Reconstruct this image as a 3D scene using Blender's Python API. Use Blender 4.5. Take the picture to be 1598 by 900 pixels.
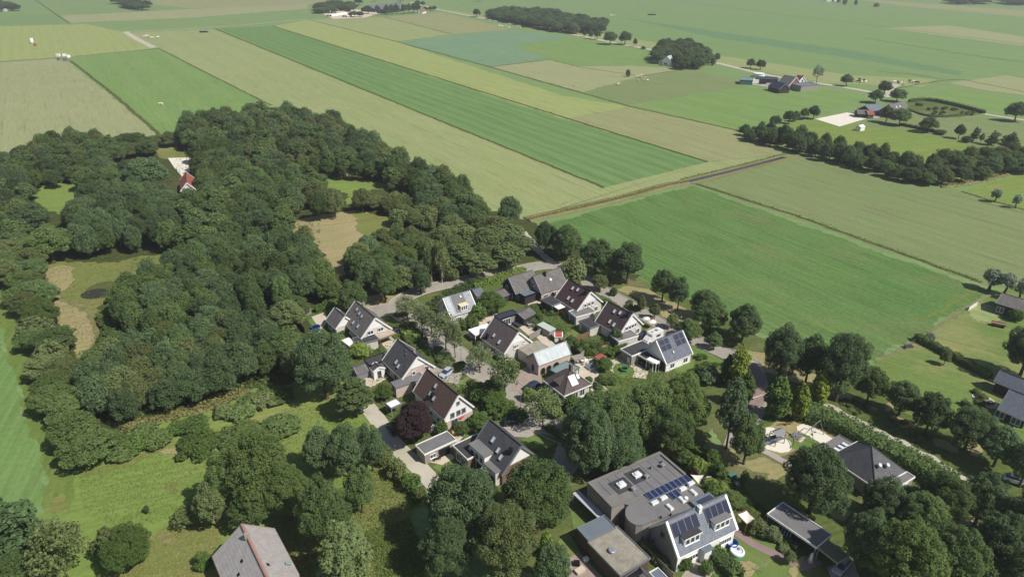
import bpy, math, random
import numpy as np
from mathutils import Vector, Matrix
for o in list(bpy.data.objects): bpy.data.objects.remove(o)
SC = bpy.context.scene; COL = SC.collection
R = math.radians
# ---------------------------------------------------------------- camera, sky, sun, exposure
CAM_H, TILT, FPX = 90.0, R(26.4), 1066.0
cam_d = bpy.data.cameras.new('camera'); cam = bpy.data.objects.new('camera', cam_d); COL.objects.link(cam)
cam.location = (0, 0, CAM_H); cam.rotation_euler = (R(90) - TILT, 0, 0)
cam_d.sensor_width = 36.0; cam_d.lens = FPX / 1598 * 36.0; cam_d.clip_start = 1.0; cam_d.clip_end = 20000
SC.camera = cam
SUN_EL, SUN_AZ = R(49), R(-29)           # the sun stands to the right and slightly behind the camera
w = bpy.data.worlds.new('World'); SC.world = w; w.use_nodes = True
nt = w.node_tree; bg = nt.nodes['Background']
sky = nt.nodes.new('ShaderNodeTexSky'); sky.sky_type = 'NISHITA'; sky.sun_disc = False
sky.sun_elevation = SUN_EL; sky.sun_rotation = R(90) - SUN_AZ
nt.links.new(sky.outputs[0], bg.inputs[0]); bg.inputs[1].default_value = 0.072
sd = bpy.data.lights.new('sun', 'SUN'); sd.energy = 4.6; sd.angle = R(0.53); sd.color = (1.0, 0.95, 0.87)
sun = bpy.data.objects.new('sun', sd); COL.objects.link(sun)
sv = Vector((math.cos(SUN_EL) * math.cos(SUN_AZ), math.cos(SUN_EL) * math.sin(SUN_AZ), math.sin(SUN_EL)))
sun.rotation_euler = sv.to_track_quat('Z', 'Y').to_euler(); sun.location = (0, 0, 300)
SC.view_settings.view_transform = 'Standard'; SC.view_settings.look = 'None'
SC.view_settings.gamma = 1.0; SC.view_settings.exposure = 0.1; SC.view_settings.use_curve_mapping = False
HAZE = 0.0002

# ---------------------------------------------------------------- map points: a survey of the photograph laid on flat ground
def at(px, py, z=0.0):
    x = (px - 799) / FPX; y = (450 - py) / FPX; c, s = math.cos(TILT), math.sin(TILT)
    t = (z - CAM_H) / (y * c - s)
    return Vector((x * t, (c + y * s) * t, z))
def row(px, py, x, y, z):                # image row of a point, for reading heights off the survey
    c, s = math.cos(TILT), math.sin(TILT); d = y * c - (z - CAM_H) * s
    return 450 - FPX * (y * s + (z - CAM_H) * c) / d
def height(px, py, top):                 # height of a thing whose foot is at px,py and whose top is at row top
    p = at(px, py); lo, hi = 0.0, 40.0
    for _ in range(40):
        m = (lo + hi) / 2
        if row(px, py, p.x, p.y, m) > top: lo = m
        else: hi = m
    return lo
def metre(px, py):                       # metres per picture column at a ground point
    return at(px + 1, py).x - at(px, py).x

# ---------------------------------------------------------------- materials
def lin(*c):
    return tuple(((v / 255) / 12.92 if v / 255 <= .04045 else ((v / 255 + .055) / 1.055) ** 2.4) for v in c) + (1.0,)
class NB:
    def __init__(s, name, rough=0.9, spec=0.1):
        s.m = bpy.data.materials.new(name); s.m.use_nodes = True; s.nt = s.m.node_tree
        s.b = s.nt.nodes['Principled BSDF']; s.b.inputs['Roughness'].default_value = rough
        s.b.inputs['Specular IOR Level'].default_value = spec
    def n(s, t, **k):
        n = s.nt.nodes.new(t)
        for a, v in k.items(): setattr(n, a, v)
        return n
    def l(s, a, b): s.nt.links.new(a, b)
    def put(s, sock, v):
        if hasattr(v, 'is_output'): s.l(v, sock)
        else: sock.default_value = v
    def math(s, op, a, b=0.0, c=0.0):
        n = s.n('ShaderNodeMath', operation=op)
        for i, v in enumerate((a, b, c)): s.put(n.inputs[i], v)
        return n.outputs[0]
    def mix(s, f, a, b, mode='MIX'):
        n = s.n('ShaderNodeMix', data_type='RGBA', blend_type=mode)
        s.put(n.inputs[0], f); s.put(n.inputs[6], a); s.put(n.inputs[7], b); return n.outputs[2]
    def noise(s, vec, scale, detail=3, rough=0.55):
        n = s.n('ShaderNodeTexNoise'); n.inputs['Scale'].default_value = scale
        n.inputs['Detail'].default_value = detail; n.inputs['Roughness'].default_value = rough
        if vec is not None: s.l(vec, n.inputs['Vector'])
        return n.outputs['Fac']
    def ramp(s, f, a, b):
        n = s.n('ShaderNodeMapRange'); s.put(n.inputs[0], f); n.inputs[1].default_value = a; n.inputs[2].default_value = b
        return n.outputs[0]
    def obj(s): return s.n('ShaderNodeTexCoord').outputs['Object']
    def uv(s): return s.n('ShaderNodeTexCoord').outputs['UV']
    def map(s, vec, rot=0.0, sc=(1, 1, 1)):
        # turn to the mowing direction first, then stretch
        v = s.n('ShaderNodeVectorRotate', rotation_type='Z_AXIS'); s.l(vec, v.inputs['Vector']); v.inputs['Angle'].default_value = -rot
        n = s.n('ShaderNodeVectorMath', operation='MULTIPLY'); s.l(v.outputs[0], n.inputs[0]); n.inputs[1].default_value = sc
        return n.outputs[0]
    def bump(s, h, strength, dist):
        n = s.n('ShaderNodeBump'); n.inputs['Strength'].default_value = strength; n.inputs['Distance'].default_value = dist
        s.l(h, n.inputs['Height']); s.l(n.outputs[0], s.b.inputs['Normal'])
    def col(s, c): s.put(s.b.inputs['Base Color'], c)

DITCH = R(-57.2)
def field_mat(name, c1, c2, c3=None, ang=DITCH, period=0.0, stripe=0.0, dry=None, dryamt=0.0, patch=0.012, streak=1.0, grain=0.5):
    k = NB(name, 1.0, 0.02); o = k.obj()
    big = k.noise(o, patch, 5, 0.6)
    st = k.noise(k.map(o, ang, (0.012, 0.28, 1)), 1.0, 4, 0.65)
    st2 = k.noise(k.map(o, ang, (0.05, 1.1, 1)), 1.0, 2, 0.6)
    f = k.math('ADD', k.math('MULTIPLY', big, 0.6), k.math('MULTIPLY', st, 0.4 * streak))
    c = k.mix(k.ramp(f, 0.3, 0.68), c1, c2)
    if period:
        sep = k.n('ShaderNodeSeparateXYZ'); k.l(k.map(o, ang), sep.inputs[0])
        wob = k.math('ADD', k.math('MULTIPLY', k.noise(o, 0.02, 3), period * 0.4), k.math('MULTIPLY', k.noise(k.map(o, ang, (0.004, 0.11, 1)), 1.0, 2), period * 1.3))
        s1 = k.math('SINE', k.math('MULTIPLY', k.math('ADD', sep.outputs[1], wob), 2 * math.pi / period))
        c = k.mix(k.math('MULTIPLY', k.math('MULTIPLY', k.ramp(s1, -0.7, 0.7), stripe), k.math('ADD', k.math('MULTIPLY', k.noise(k.map(o, ang, (0.01, 0.06, 1)), 1.0, 3), 1.1), 0.4)), c, c3)
    sp = k.n('ShaderNodeSeparateXYZ'); k.l(k.map(o, ang), sp.inputs[0])
    ln_ = k.math('SINE', k.math('MULTIPLY', k.math('ADD', sp.outputs[1], k.math('MULTIPLY', k.noise(o, 0.01, 2), 6.0)), 2 * math.pi / 11.0))
    tl = k.math('MULTIPLY', k.ramp(ln_, 0.9, 1.0), k.ramp(k.noise(k.map(o, ang, (0.02, 0.09, 1)), 1.0, 3), 0.48, 0.6))
    c = k.mix(k.math('MULTIPLY', tl, 0.5), c, tuple(v * 0.62 for v in c1[:3]) + (1,))
    if dry:
        d = k.noise(o, 0.03, 6, 0.65)
        c = k.mix(k.math('MULTIPLY', k.ramp(d, 0.5, 0.68), dryamt), c, dry)
    mid = k.noise(k.map(o, ang, (0.05, 0.14, 1)), 1.0, 6, 0.7)
    c = k.mix(k.math('MULTIPLY', k.ramp(mid, 0.42, 0.68), 0.8), c, c3 if c3 else c1)
    g = k.noise(o, 0.9, 5, 0.75)
    g2 = k.math('ADD', k.math('ADD', k.math('MULTIPLY', g, 0.4), k.math('MULTIPLY', mid, 0.3)), k.math('MULTIPLY', st2, 0.3))
    v = k.math('ADD', k.math('MULTIPLY', k.math('SUBTRACT', g2, 0.5), 3.8 * grain), 1.0)
    c = k.mix(1.0, c, k.n('ShaderNodeCombineColor').outputs[0], 'MULTIPLY') if False else c
    hs = k.n('ShaderNodeHueSaturation'); k.put(hs.inputs['Value'], v); k.put(hs.inputs['Color'], c)
    k.col(hs.outputs[0]); k.bump(g, 0.5, 0.25); return k.m

def plain(name, c, rough=0.8, spec=0.2, var=0.25, scale=1.2, dirt=None, dirtamt=0.0, bump=0.0, metal=0.0):
    k = NB(name, rough, spec); o = k.obj(); k.b.inputs['Metallic'].default_value = metal
    n = k.noise(o, scale, 5, 0.65); cc = c
    if dirt:
        cc = k.mix(k.math('MULTIPLY', k.ramp(k.noise(o, scale * 0.35, 5, 0.7), 0.42, 0.7), dirtamt), c, dirt)
    hs = k.n('ShaderNodeHueSaturation'); k.put(hs.inputs['Color'], cc)
    k.put(hs.inputs['Value'], k.math('ADD', k.math('MULTIPLY', k.math('SUBTRACT', n, 0.5), 2 * var), 1.0))
    k.col(hs.outputs[0])
    if bump: k.bump(n, 0.6, bump)
    return k.m
def tiles(name, c, c2, rowh=0.34, colw=0.30, moss=None, mossamt=0.0, rough=0.75, joint=0.45):
    k = NB(name, rough, 0.25); uv = k.uv(); o = k.obj()
    br = k.n('ShaderNodeTexBrick'); k.l(uv, br.inputs['Vector'])
    br.inputs['Color1'].default_value = c; br.inputs['Color2'].default_value = c2
    br.inputs['Mortar'].default_value = tuple(v * joint for v in c[:3]) + (1,)
    br.inputs['Scale'].default_value = 1.0; br.inputs['Mortar Size'].default_value = 0.035; br.inputs['Mortar Smooth'].default_value = 0.6
    br.inputs['Brick Width'].default_value = colw; br.inputs['Row Height'].default_value = rowh; br.offset = 0.5
    cc = br.outputs['Color']
    if moss: cc = k.mix(k.math('MULTIPLY', k.ramp(k.noise(o, 0.5, 6, 0.7), 0.45, 0.7), mossamt), cc, moss)
    hs = k.n('ShaderNodeHueSaturation'); k.put(hs.inputs['Color'], cc)
    k.put(hs.inputs['Value'], k.math('ADD', k.math('MULTIPLY', k.noise(o, 0.7, 5, 0.7), 0.7), 0.65))
    k.col(hs.outputs[0])
    sep = k.n('ShaderNodeSeparateXYZ'); k.l(uv, sep.inputs[0])
    k.bump(k.math('FRACT', k.math('DIVIDE', sep.outputs[1], rowh)), 0.7, 0.05); return k.m
def leafmat(name, c, c2, hue=0.01, val=0.2, trans=0.34):
    m = bpy.data.materials.new(name); m.use_nodes = True; k = NB.__new__(NB); k.m = m; k.nt = m.node_tree
    k.nt.nodes.clear(); out = k.n('ShaderNodeOutputMaterial')
    oi = k.n('ShaderNodeObjectInfo'); o = k.obj()
    at_ = k.n('ShaderNodeAttribute', attribute_name='leaf')
    n = k.noise(o, 0.35, 3, 0.6)
    cc = k.mix(k.ramp(k.math('ADD', k.math('MULTIPLY', n, 0.6), k.math('MULTIPLY', oi.outputs['Random'], 0.4)), 0.28, 0.72), c, c2)
    hs = k.n('ShaderNodeHueSaturation'); k.put(hs.inputs['Color'], cc)
    k.put(hs.inputs['Hue'], k.math('ADD', k.math('MULTIPLY', k.math('SUBTRACT', oi.outputs['Random'], 0.5), 2 * hue), 0.5))
    v = k.math('ADD', k.math('MULTIPLY', k.math('SUBTRACT', k.math('FRACT', k.math('MULTIPLY', oi.outputs['Random'], 7.31)), 0.5), 2 * val), 1.0)
    k.put(hs.inputs['Value'], k.math('MULTIPLY', v, k.math('ADD', k.math('MULTIPLY', at_.outputs['Fac'], 0.55), 0.72)))
    d = k.n('ShaderNodeBsdfDiffuse'); t = k.n('ShaderNodeBsdfTranslucent'); mx = k.n('ShaderNodeMixShader')
    k.l(hs.outputs[0], d.inputs[0]); tc = k.mix(1.0, hs.outputs[0], (1.0, 1.0, 0.72, 1), 'MULTIPLY'); k.l(tc, t.inputs[0])
    mx.inputs[0].default_value = trans; k.l(d.outputs[0], mx.inputs[1]); k.l(t.outputs[0], mx.inputs[2]); k.l(mx.outputs[0], out.inputs[0])
    return m

M = {}
# ground
def fl(*c): return tuple(v / 1.26 for v in lin(*c)[:3]) + (1.0,)
M['meadow'] = field_mat('far_meadow', fl(130,156,98), fl(142,163,108), fl(122,150,94), R(-35), 60, 0.3, fl(150,154,118), 0.3, 0.004)
M['f_dry'] = field_mat('dry_hay_meadow', fl(160,166,122), fl(172,173,130), fl(152,161,114), DITCH, 14, 0.25, fl(168,162,128), 0.5, 0.015)
M['f_dry2'] = field_mat('dry_pasture', fl(156,167,112), fl(168,173,122), fl(144,160,104), DITCH, 22, 0.3, fl(174,170,130), 0.45, 0.01)
M['f_green'] = field_mat('green_ley', fl(128,157,92), fl(140,164,100), fl(118,150,86), DITCH, 24, 0.4, fl(142,154,100), 0.3, 0.02)
M['f_stripe'] = field_mat('mown_striped_grass', fl(122,152,96), fl(130,158,102), fl(104,138,80), DITCH, 8.5, 0.75, fl(128,146,96), 0.25, 0.02)
M['f_yellow'] = field_mat('yellowing_hay', fl(162,173,108), fl(174,180,118), fl(148,165,102), DITCH, 9, 0.35, fl(166,164,120), 0.35, 0.015)
M['f_tan'] = field_mat('tan_stubble', fl(156,160,112), fl(168,166,122), fl(144,152,104), DITCH, 9, 0.3, fl(170,163,126), 0.4, 0.02)
M['f_maize'] = field_mat('maize_crop', fl(124,156,120), fl(136,162,130), fl(114,146,112), DITCH, 6, 0.3, fl(150,164,134), 0.35, 0.03)
M['f_near'] = field_mat('lush_grassland', fl(93,133,72), fl(117,143,82), fl(98,129,74), DITCH, 18, 0.35, fl(130,139,90), 0.75, 0.02, 1.0, 0.7)
M['f_far'] = field_mat('far_lush_grassland', fl(127,155,98), fl(138,161,106), fl(118,149,94), DITCH, 30, 0.3, fl(142,152,106), 0.35, 0.008)
M['f_far2'] = field_mat('far_dark_grassland', fl(112,146,104), fl(120,150,108), fl(104,138,98), DITCH, 20, 0.3, fl(128,146,106), 0.35, 0.01)
M['f_right'] = field_mat('grazed_pasture', fl(130,147,96), fl(144,153,106), fl(122,142,92), DITCH, 7, 0.4, fl(148,147,112), 0.4, 0.02)
M['f_left'] = field_mat('left_mown_field', fl(122,152,88), fl(132,160,98), fl(110,142,80), R(-72), 3.0, 0.35, fl(140,152,100), 0.25, 0.03)
M['f_verge'] = field_mat('rough_verge', fl(112,134,68), fl(126,143,76), fl(106,128,66), R(-72), 5, 0.2, fl(146,142,92), 0.4, 0.05)
M['f_lush'] = field_mat('meadow_grass', fl(130,152,78), fl(144,162,90), fl(122,144,74), R(20), 7, 0.2, fl(158,156,98), 0.75, 0.05, 0.5)
M['f_rough'] = field_mat('rough_dry_grass', fl(132,138,78), fl(148,146,90), fl(118,130,72), R(20), 7, 0.2, fl(162,148,110), 0.7, 0.08, 0.5, 0.5)
M['dryg'] = field_mat('parched_grass', fl(174,160,120), fl(188,172,132), fl(158,151,106), R(20), 9, 0.2, fl(146,148,96), 0.75, 0.06, 0.5, 0.4)
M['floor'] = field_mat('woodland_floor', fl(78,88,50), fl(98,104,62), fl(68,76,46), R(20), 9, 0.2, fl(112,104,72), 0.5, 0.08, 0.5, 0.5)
M['garden'] = field_mat('garden_ground', fl(98,116,62), fl(118,128,74), fl(90,104,58), R(20), 9, 0.2, fl(146,134,104), 0.8, 0.11, 0.5, 0.6)
M['lawn'] = field_mat('lawn_grass', fl(112,137,74), fl(128,148,82), fl(104,128,70), R(-52), 2, 0.2, fl(148,148,92), 0.4, 0.1, 0.6, 0.3)
M['lawn_dry'] = field_mat('dry_lawn', fl(130,143,86), fl(144,150,96), fl(120,136,78), R(-52), 2, 0.2, fl(168,156,114), 0.6, 0.06, 0.6, 0.3)
M['f_patchy'] = field_mat('patchy_pasture', fl(112,138,74), fl(130,148,84), fl(104,130,70), R(-35), 6, .2, fl(170,160,114), 0.9, 0.035, 1.0, 0.5)
M['bank'] = field_mat('reed_bank', fl(140,136,94), fl(158,150,108), fl(114,116,74), R(34), 6, 0.3, fl(168,156,120), 0.5, 0.08, 1, 0.6)
M['ditch'] = field_mat('ditch_growth', fl(98,104,64), fl(114,114,74), fl(86,92,56), R(34), 5, 0.3, fl(118,106,80), 0.6, 0.06, 1, 0.6)
M['sand'] = plain('pale_sand', lin(222,216,202), 1.0, 0.05, 0.05, 0.4, lin(210,202,184), 0.4, 0.01)
M['pave'] = plain('grey_paving', lin(168,162,152), 0.95, 0.1, 0.16, 0.8, lin(140,132,120), 0.5, 0.02)
M['road'] = plain('paved_road', lin(160,154,144), 0.95, 0.1, 0.15, 0.5, lin(130,124,114), 0.6, 0.01)
M['track'] = plain('concrete_track', lin(188,182,166), 0.95, 0.1, 0.12, 0.3, lin(150,146,120), 0.5)
M['brickpave'] = plain('red_brick_paving', lin(160,144,134), 0.95, 0.1, 0.18, 0.9, lin(136,122,116), 0.5, 0.02)
M['plaza'] = plain('purple_brick_paving', lin(146,126,122), 0.95, 0.1, 0.16, 0.6, lin(124,108,106), 0.5)
M['patio'] = plain('patio_slabs', lin(202,190,172), 0.9, 0.1, 0.16, 1.0, lin(170,156,140), 0.5)
M['kerb'] = plain('concrete_kerb', lin(182,178,170), 0.9, 0.1, 0.1)
M['pondmud'] = plain('pond_mud', lin(70,64,44), 0.7, 0.3, 0.3)
k = NB('dark_water', 0.25, 0.35); k.col(lin(66,72,72)); M['water'] = k.m
k = NB('pond_water', 0.45, 0.25); k.col(lin(54,54,46)); M['pond'] = k.m
# roofs
M['r_grey'] = tiles('grey_roof_tiles', lin(118,114,112), lin(104,102,102), moss=lin(128,122,108), mossamt=0.5)
M['r_dark'] = tiles('anthracite_roof_tiles', lin(90,90,94), lin(78,79,84), moss=lin(98,96,94), mossamt=0.45)
M['r_pyr'] = tiles('dark_hip_roof_tiles', lin(104,104,110), lin(92,93,99), moss=lin(100,96,94), mossamt=0.5)
M['r_brown'] = tiles('brown_roof_tiles', lin(106,86,80), lin(94,75,70), moss=lin(92,80,72), mossamt=0.5)
M['r_maroon'] = tiles('maroon_roof_tiles', lin(88,66,67), lin(77,58,60), moss=lin(80,68,67), mossamt=0.4)
M['r_plum'] = tiles('plum_grey_roof_tiles', lin(86,70,72), lin(76,62,65), moss=lin(82,72,72), mossamt=0.4)
M['r_umber'] = tiles('umber_roof_tiles', lin(106,96,96), lin(94,85,86), moss=lin(92,84,80), mossamt=0.4)
M['r_slate'] = tiles('slate_blue_roof_tiles', lin(116,122,134), lin(102,108,120), moss=lin(124,124,124), mossamt=0.3)
M['r_weather'] = tiles('weathered_roof_tiles', lin(116,113,112), lin(102,99,99), moss=lin(132,126,118), mossamt=0.5)
M['r_zinc'] = tiles('pale_metal_roof', lin(188,196,198), lin(174,184,186), 4.0, 0.6, lin(160,166,162), 0.4, 0.5, 0.75)
M['r_light'] = tiles('pale_grey_roof', lin(160,164,168), lin(148,152,156), 0.5, 0.6, lin(132,130,126), 0.5, 0.6)
M['r_slate_l'] = tiles('light_slate_roof_tiles', lin(130,136,148), lin(116,122,134), moss=lin(136,136,136), mossamt=0.3)
M['r_fibre'] = tiles('fibre_cement_roof', lin(174,171,169), lin(160,157,155), 0.6, 0.18, lin(164,140,132), 0.45, 0.9, 0.7)
M['r_red'] = tiles('red_roof_tiles', lin(168,98,80), lin(152,88,72), moss=lin(150,110,96), mossamt=.4)
M['redroof'] = plain('red_sheet_roof', lin(162,84,76), 0.6, 0.3, 0.15)
M['felt'] = plain('grey_roof_felt', lin(114,113,115), 0.9, 0.2, 0.25, 0.4, lin(134,130,126), 0.6, 0.02)
M['felt_l'] = plain('light_roof_edge', lin(118,116,113), 0.95, 0.15, 0.16, 0.7, lin(136,130,124), 0.6, 0.02)
M['sheet_l'] = plain('pale_sheet_roof', lin(178,182,188), 0.8, 0.2, 0.1, 0.6)
M['felt_d'] = plain('black_roof_felt', lin(66,66,70), 0.95, 0.15, 0.18, 0.7, lin(88,86,84), 0.5, 0.02)
M['felt_b'] = plain('blue_grey_roof_felt', lin(108,118,128), 0.8, 0.2, 0.14, 0.7, lin(92,100,108), 0.5)
M['felt_n'] = plain('navy_roof_felt', lin(52,58,80), 0.7, 0.3, 0.14, 0.7)
M['gravel'] = plain('gravel_roof', lin(154,149,138), 1.0, 0.05, 0.25, 1.6, lin(116,110,98), 0.8, 0.03)
M['woodroof'] = plain('weathered_boards', lin(182,172,156), 0.95, 0.1, 0.2, 1.5, lin(150,136,118), 0.5)
M['mossroof'] = plain('mossy_sheet_roof', lin(124,122,100), 0.95, 0.1, 0.2, 1.4, lin(96,100,76), 0.6)
M['tealroof'] = plain('teal_sheet_roof', lin(126,138,142), 0.8, 0.2, 0.12, 0.8, lin(98,120,122), 0.5)
M['greenroof'] = plain('pale_green_sheet', lin(180,194,184), 0.7, 0.2, 0.12, 0.8)
# walls
M['white'] = plain('white_paint', lin(234,233,230), 0.7, 0.2, 0.06, 0.8)
M['cream'] = plain('cream_brick', lin(206,200,194), 0.9, 0.1, 0.14, 2.5, lin(184,175,168), 0.4)
M['pinkbrick'] = plain('pink_grey_brick', lin(196,178,168), 0.9, 0.1, 0.16, 2.5, lin(170,152,143), 0.5)
M['brick'] = plain('brown_brick', lin(126,102,90), 0.9, 0.1, 0.2, 2.5, lin(106,86,78), 0.5)
M['darkbrick'] = plain('dark_brown_brick', lin(98,84,76), 0.9, 0.1, 0.2, 2.5, lin(84,72,66), 0.5)
M['greybrick'] = plain('grey_brick', lin(150,142,134), 0.9, 0.1, 0.16, 2.5, lin(126,118,112), 0.5)
M['darkwood'] = plain('dark_stained_boards', lin(58,54,54), 0.8, 0.2, 0.2, 2)
M['wood'] = plain('brown_timber', lin(132,104,76), 0.85, 0.15, 0.22, 2)
M['greywood'] = plain('grey_timber', lin(150,144,136), 0.9, 0.1, 0.2, 2)
M['rust'] = plain('red_ridge_tiles', lin(160,124,114), 0.9, 0.1, 0.2, 1.5)
M['dark'] = plain('dark_opening', lin(30,30,34), 0.8, 0.2, 0.2)
M['black'] = plain('black_metal', lin(24,24,26), 0.5, 0.4, 0.1)
M['steel'] = plain('galvanised_steel', lin(186,190,194), 0.4, 0.5, 0.08, 1, None, 0, 0, 0.6)
M['grey'] = plain('grey_paint', lin(120,122,126), 0.6, 0.3, 0.1)
M['teal'] = plain('teal_paint', lin(76,120,112), 0.7, 0.2, 0.1)
M['red'] = plain('red_paint', lin(168,60,50), 0.5, 0.3, 0.1)
M['blue'] = plain('blue_plastic', lin(40,84,156), 0.5, 0.4, 0.1)
M['cyan'] = plain('cyan_plastic', lin(110,196,206), 0.5, 0.4, 0.08)
M['paleyellow'] = plain('pale_yellow_blind', lin(222,212,160), 0.8, 0.2, 0.08)
M['yellow'] = plain('yellow_plastic', lin(222,190,96), 0.5, 0.4, 0.1)
M['orange'] = plain('orange_plastic', lin(206,126,70), 0.5, 0.4, 0.1)
M['green'] = plain('green_plastic', lin(60,130,84), 0.5, 0.4, 0.1)
M['purple'] = plain('dark_soil', lin(82,68,56), 1, 0.05, 0.3)
M['sail'] = plain('white_canvas', lin(236,232,222), 0.9, 0.1, 0.05)
M['bark'] = plain('tree_bark', lin(92,78,62), 1.0, 0.05, 0.3, 1.5)
M['birchbark'] = plain('pale_bark', lin(190,182,168), 1.0, 0.05, 0.25, 1.5)
M['skin'] = plain('cow_hide_pale', lin(226,214,190), 0.9, 0.1, 0.15, 0.6)
M['skin_d'] = plain('cow_hide_dark', lin(60,50,46), 0.9, 0.1, 0.2, 0.6)
k = NB('window_glass', 0.06, 0.6); k.col(lin(58,68,82)); M['glass'] = k.m
k = NB('skylight_glass', 0.35, 0.5); k.col(lin(214,220,226)); M['skyglass'] = k.m
k = NB('solar_cells', 0.22, 0.6); k.col(lin(38,48,82)); M['cell'] = k.m
k = NB('black_solar_cells', 0.25, 0.5); k.col(lin(42,46,66)); M['cell_k'] = k.m
def paint(name, c):
    k = NB(name, 0.25, 0.5); k.col(c); k.b.inputs['Coat Weight'].default_value = 0.5; return k.m
M['p_silver'] = paint('silver_car_paint', lin(178,184,196)); M['p_black'] = paint('black_car_paint', lin(22,23,28))
M['p_navy'] = paint('navy_car_paint', lin(44,50,66)); M['p_white'] = paint('white_car_paint', lin(226,226,224)); M['p_red'] = paint('red_vehicle_paint', lin(170,40,30))
# leaves
M['l_oak'] = leafmat('oak_leaves', lin(88,110,66), lin(114,134,84))
M['l_dark'] = leafmat('dark_leaves', lin(86,108,72), lin(112,132,92))
M['l_light'] = leafmat('light_leaves', lin(98,120,68), lin(120,138,84))
M['l_olive'] = leafmat('olive_leaves', lin(106,120,74), lin(126,136,90))
M['l_grey'] = leafmat('grey_green_leaves', lin(124,138,96), lin(140,150,110), 0.006, 0.1, 0.35)
M['l_birch'] = leafmat('birch_leaves', lin(104,124,78), lin(124,138,92), 0.008, 0.14, 0.3)
M['l_silver'] = leafmat('willow_leaves', lin(130,146,124), lin(152,164,144), 0.006, 0.1)
M['l_cone'] = leafmat('conifer_needles', lin(80,106,54), lin(104,126,62), 0.008, 0.12, 0.1)
M['l_gold'] = leafmat('golden_conifer_needles', lin(118,136,58), lin(140,152,68), 0.006, 0.08, 0.15)
M['l_spruce'] = leafmat('spruce_needles', lin(72,94,60), lin(88,108,72), 0.008, 0.12, 0.05)
M['l_blue'] = leafmat('bluish_leaves', lin(96,120,84), lin(116,136,98), 0.006, 0.1)
M['l_beech'] = leafmat('copper_beech_leaves', lin(54,44,48), lin(70,56,58), 0.006, 0.08)
M['l_hedge'] = leafmat('hedge_leaves', lin(88,112,60), lin(108,130,70), 0.01, 0.14)
M['l_lime'] = leafmat('lime_leaves', lin(130,154,76), lin(150,168,92), 0.006, 0.1)
M['l_weed'] = leafmat('weed_leaves', lin(108,132,66), lin(124,142,78), 0.006, 0.1)
M['l_straw'] = leafmat('straw_stems', lin(134,138,84), lin(150,148,96), 0.006, 0.1)
# ---------------------------------------------------------------- mesh helpers
class MB:
    def __init__(s): s.v = []; s.f = []; s.mi = []; s.uv = []
    def face(s, pts, mi=0, uv=None):
        i = len(s.v); s.v += [tuple(p) for p in pts]; s.f.append(tuple(range(i, i + len(pts)))); s.mi.append(mi)
        s.uv += uv if uv else [(0.0, 0.0)] * len(pts)
    def box(s, x0, x1, y0, y1, z0, z1, mi=0, T=None):
        c = [Vector((x, y, z)) for z in (z0, z1) for y in (y0, y1) for x in (x0, x1)]
        if T: c = [T @ p for p in c]
        for q in ((0, 2, 3, 1), (4, 5, 7, 6), (0, 1, 5, 4), (2, 6, 7, 3), (0, 4, 6, 2), (1, 3, 7, 5)):
            s.face([c[i] for i in q], mi)
        return s
    def prism(s, pts, z0, z1, mi=0, mtop=None, bottom=True):
        n = len(pts); a = sum(pts[i][0] * pts[(i + 1) % n][1] - pts[(i + 1) % n][0] * pts[i][1] for i in range(n))
        if a < 0: pts = pts[::-1]
        for i in range(n):
            p, q = pts[i], pts[(i + 1) % n]
            s.face([(p[0], p[1], z0), (q[0], q[1], z0), (q[0], q[1], z1), (p[0], p[1], z1)], mi)
        s.face([(p[0], p[1], z1) for p in pts], mi if mtop is None else mtop, [(p[0], p[1]) for p in pts])
        if bottom: s.face([(p[0], p[1], z0) for p in reversed(pts)], mi)
        return s
    def tube(s, a, b, r0, r1=None, n=6, mi=0, cap=True):
        a = Vector(a); b = Vector(b); r1 = r0 if r1 is None else r1; d = (b - a).normalized()
        u = d.orthogonal().normalized(); v = d.cross(u)
        A = [a + (u * math.cos(t) + v * math.sin(t)) * r0 for t in (2 * math.pi * i / n for i in range(n))]
        B = [b + (u * math.cos(t) + v * math.sin(t)) * r1 for t in (2 * math.pi * i / n for i in range(n))]
        for i in range(n): j = (i + 1) % n; s.face([A[i], A[j], B[j], B[i]], mi)
        if cap: s.face(B, mi); s.face(A[::-1], mi)
        return s
    def lathe(s, prof, n=16, c=(0, 0), mi=0):
        R_ = [[(c[0] + r * math.cos(2 * math.pi * i / n), c[1] + r * math.sin(2 * math.pi * i / n), z) for i in range(n)] for r, z in prof]
        for a, b in zip(R_, R_[1:]):
            for i in range(n): j = (i + 1) % n; s.face([a[i], a[j], b[j], b[i]], mi)
        return s
    def mesh(s, name, *mats):
        me = bpy.data.meshes.new(name); me.from_pydata(s.v, [], s.f)
        for m in mats: me.materials.append(M[m] if isinstance(m, str) else m)
        me.polygons.foreach_set('material_index', s.mi)
        l = me.uv_layers.new(name='UVMap'); l.data.foreach_set('uv', [c for p in s.uv for c in p])
        me.update(); return me
def link(name, me, parent=None, loc=None, mat=None):
    o = bpy.data.objects.new(name, me); COL.objects.link(o)
    if parent: o.parent = parent
    if mat is not None: o.matrix_local = mat
    elif loc is not None: o.location = loc
    return o
def part(name, mb, mats, parent, mat=None, label=None):
    if isinstance(mats, str): mats = (mats,)
    o = link(name, mb.mesh(name, *mats), parent, mat=mat)
    if label: o['label'] = label
    return o
def tag(o, label=None, cat=None, group=None, kind=None):
    for a, v in (('label', label), ('category', cat), ('group', group), ('kind', kind)):
        if v: o[a] = v
    return o
def thing(name, label, cat, loc=(0, 0, 0), rz=0.0, group=None):
    o = bpy.data.objects.new(name, None); COL.objects.link(o); o.location = loc; o.rotation_euler = (0, 0, rz)
    o.empty_display_size = 0.5; return tag(o, label, cat, group)
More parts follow.
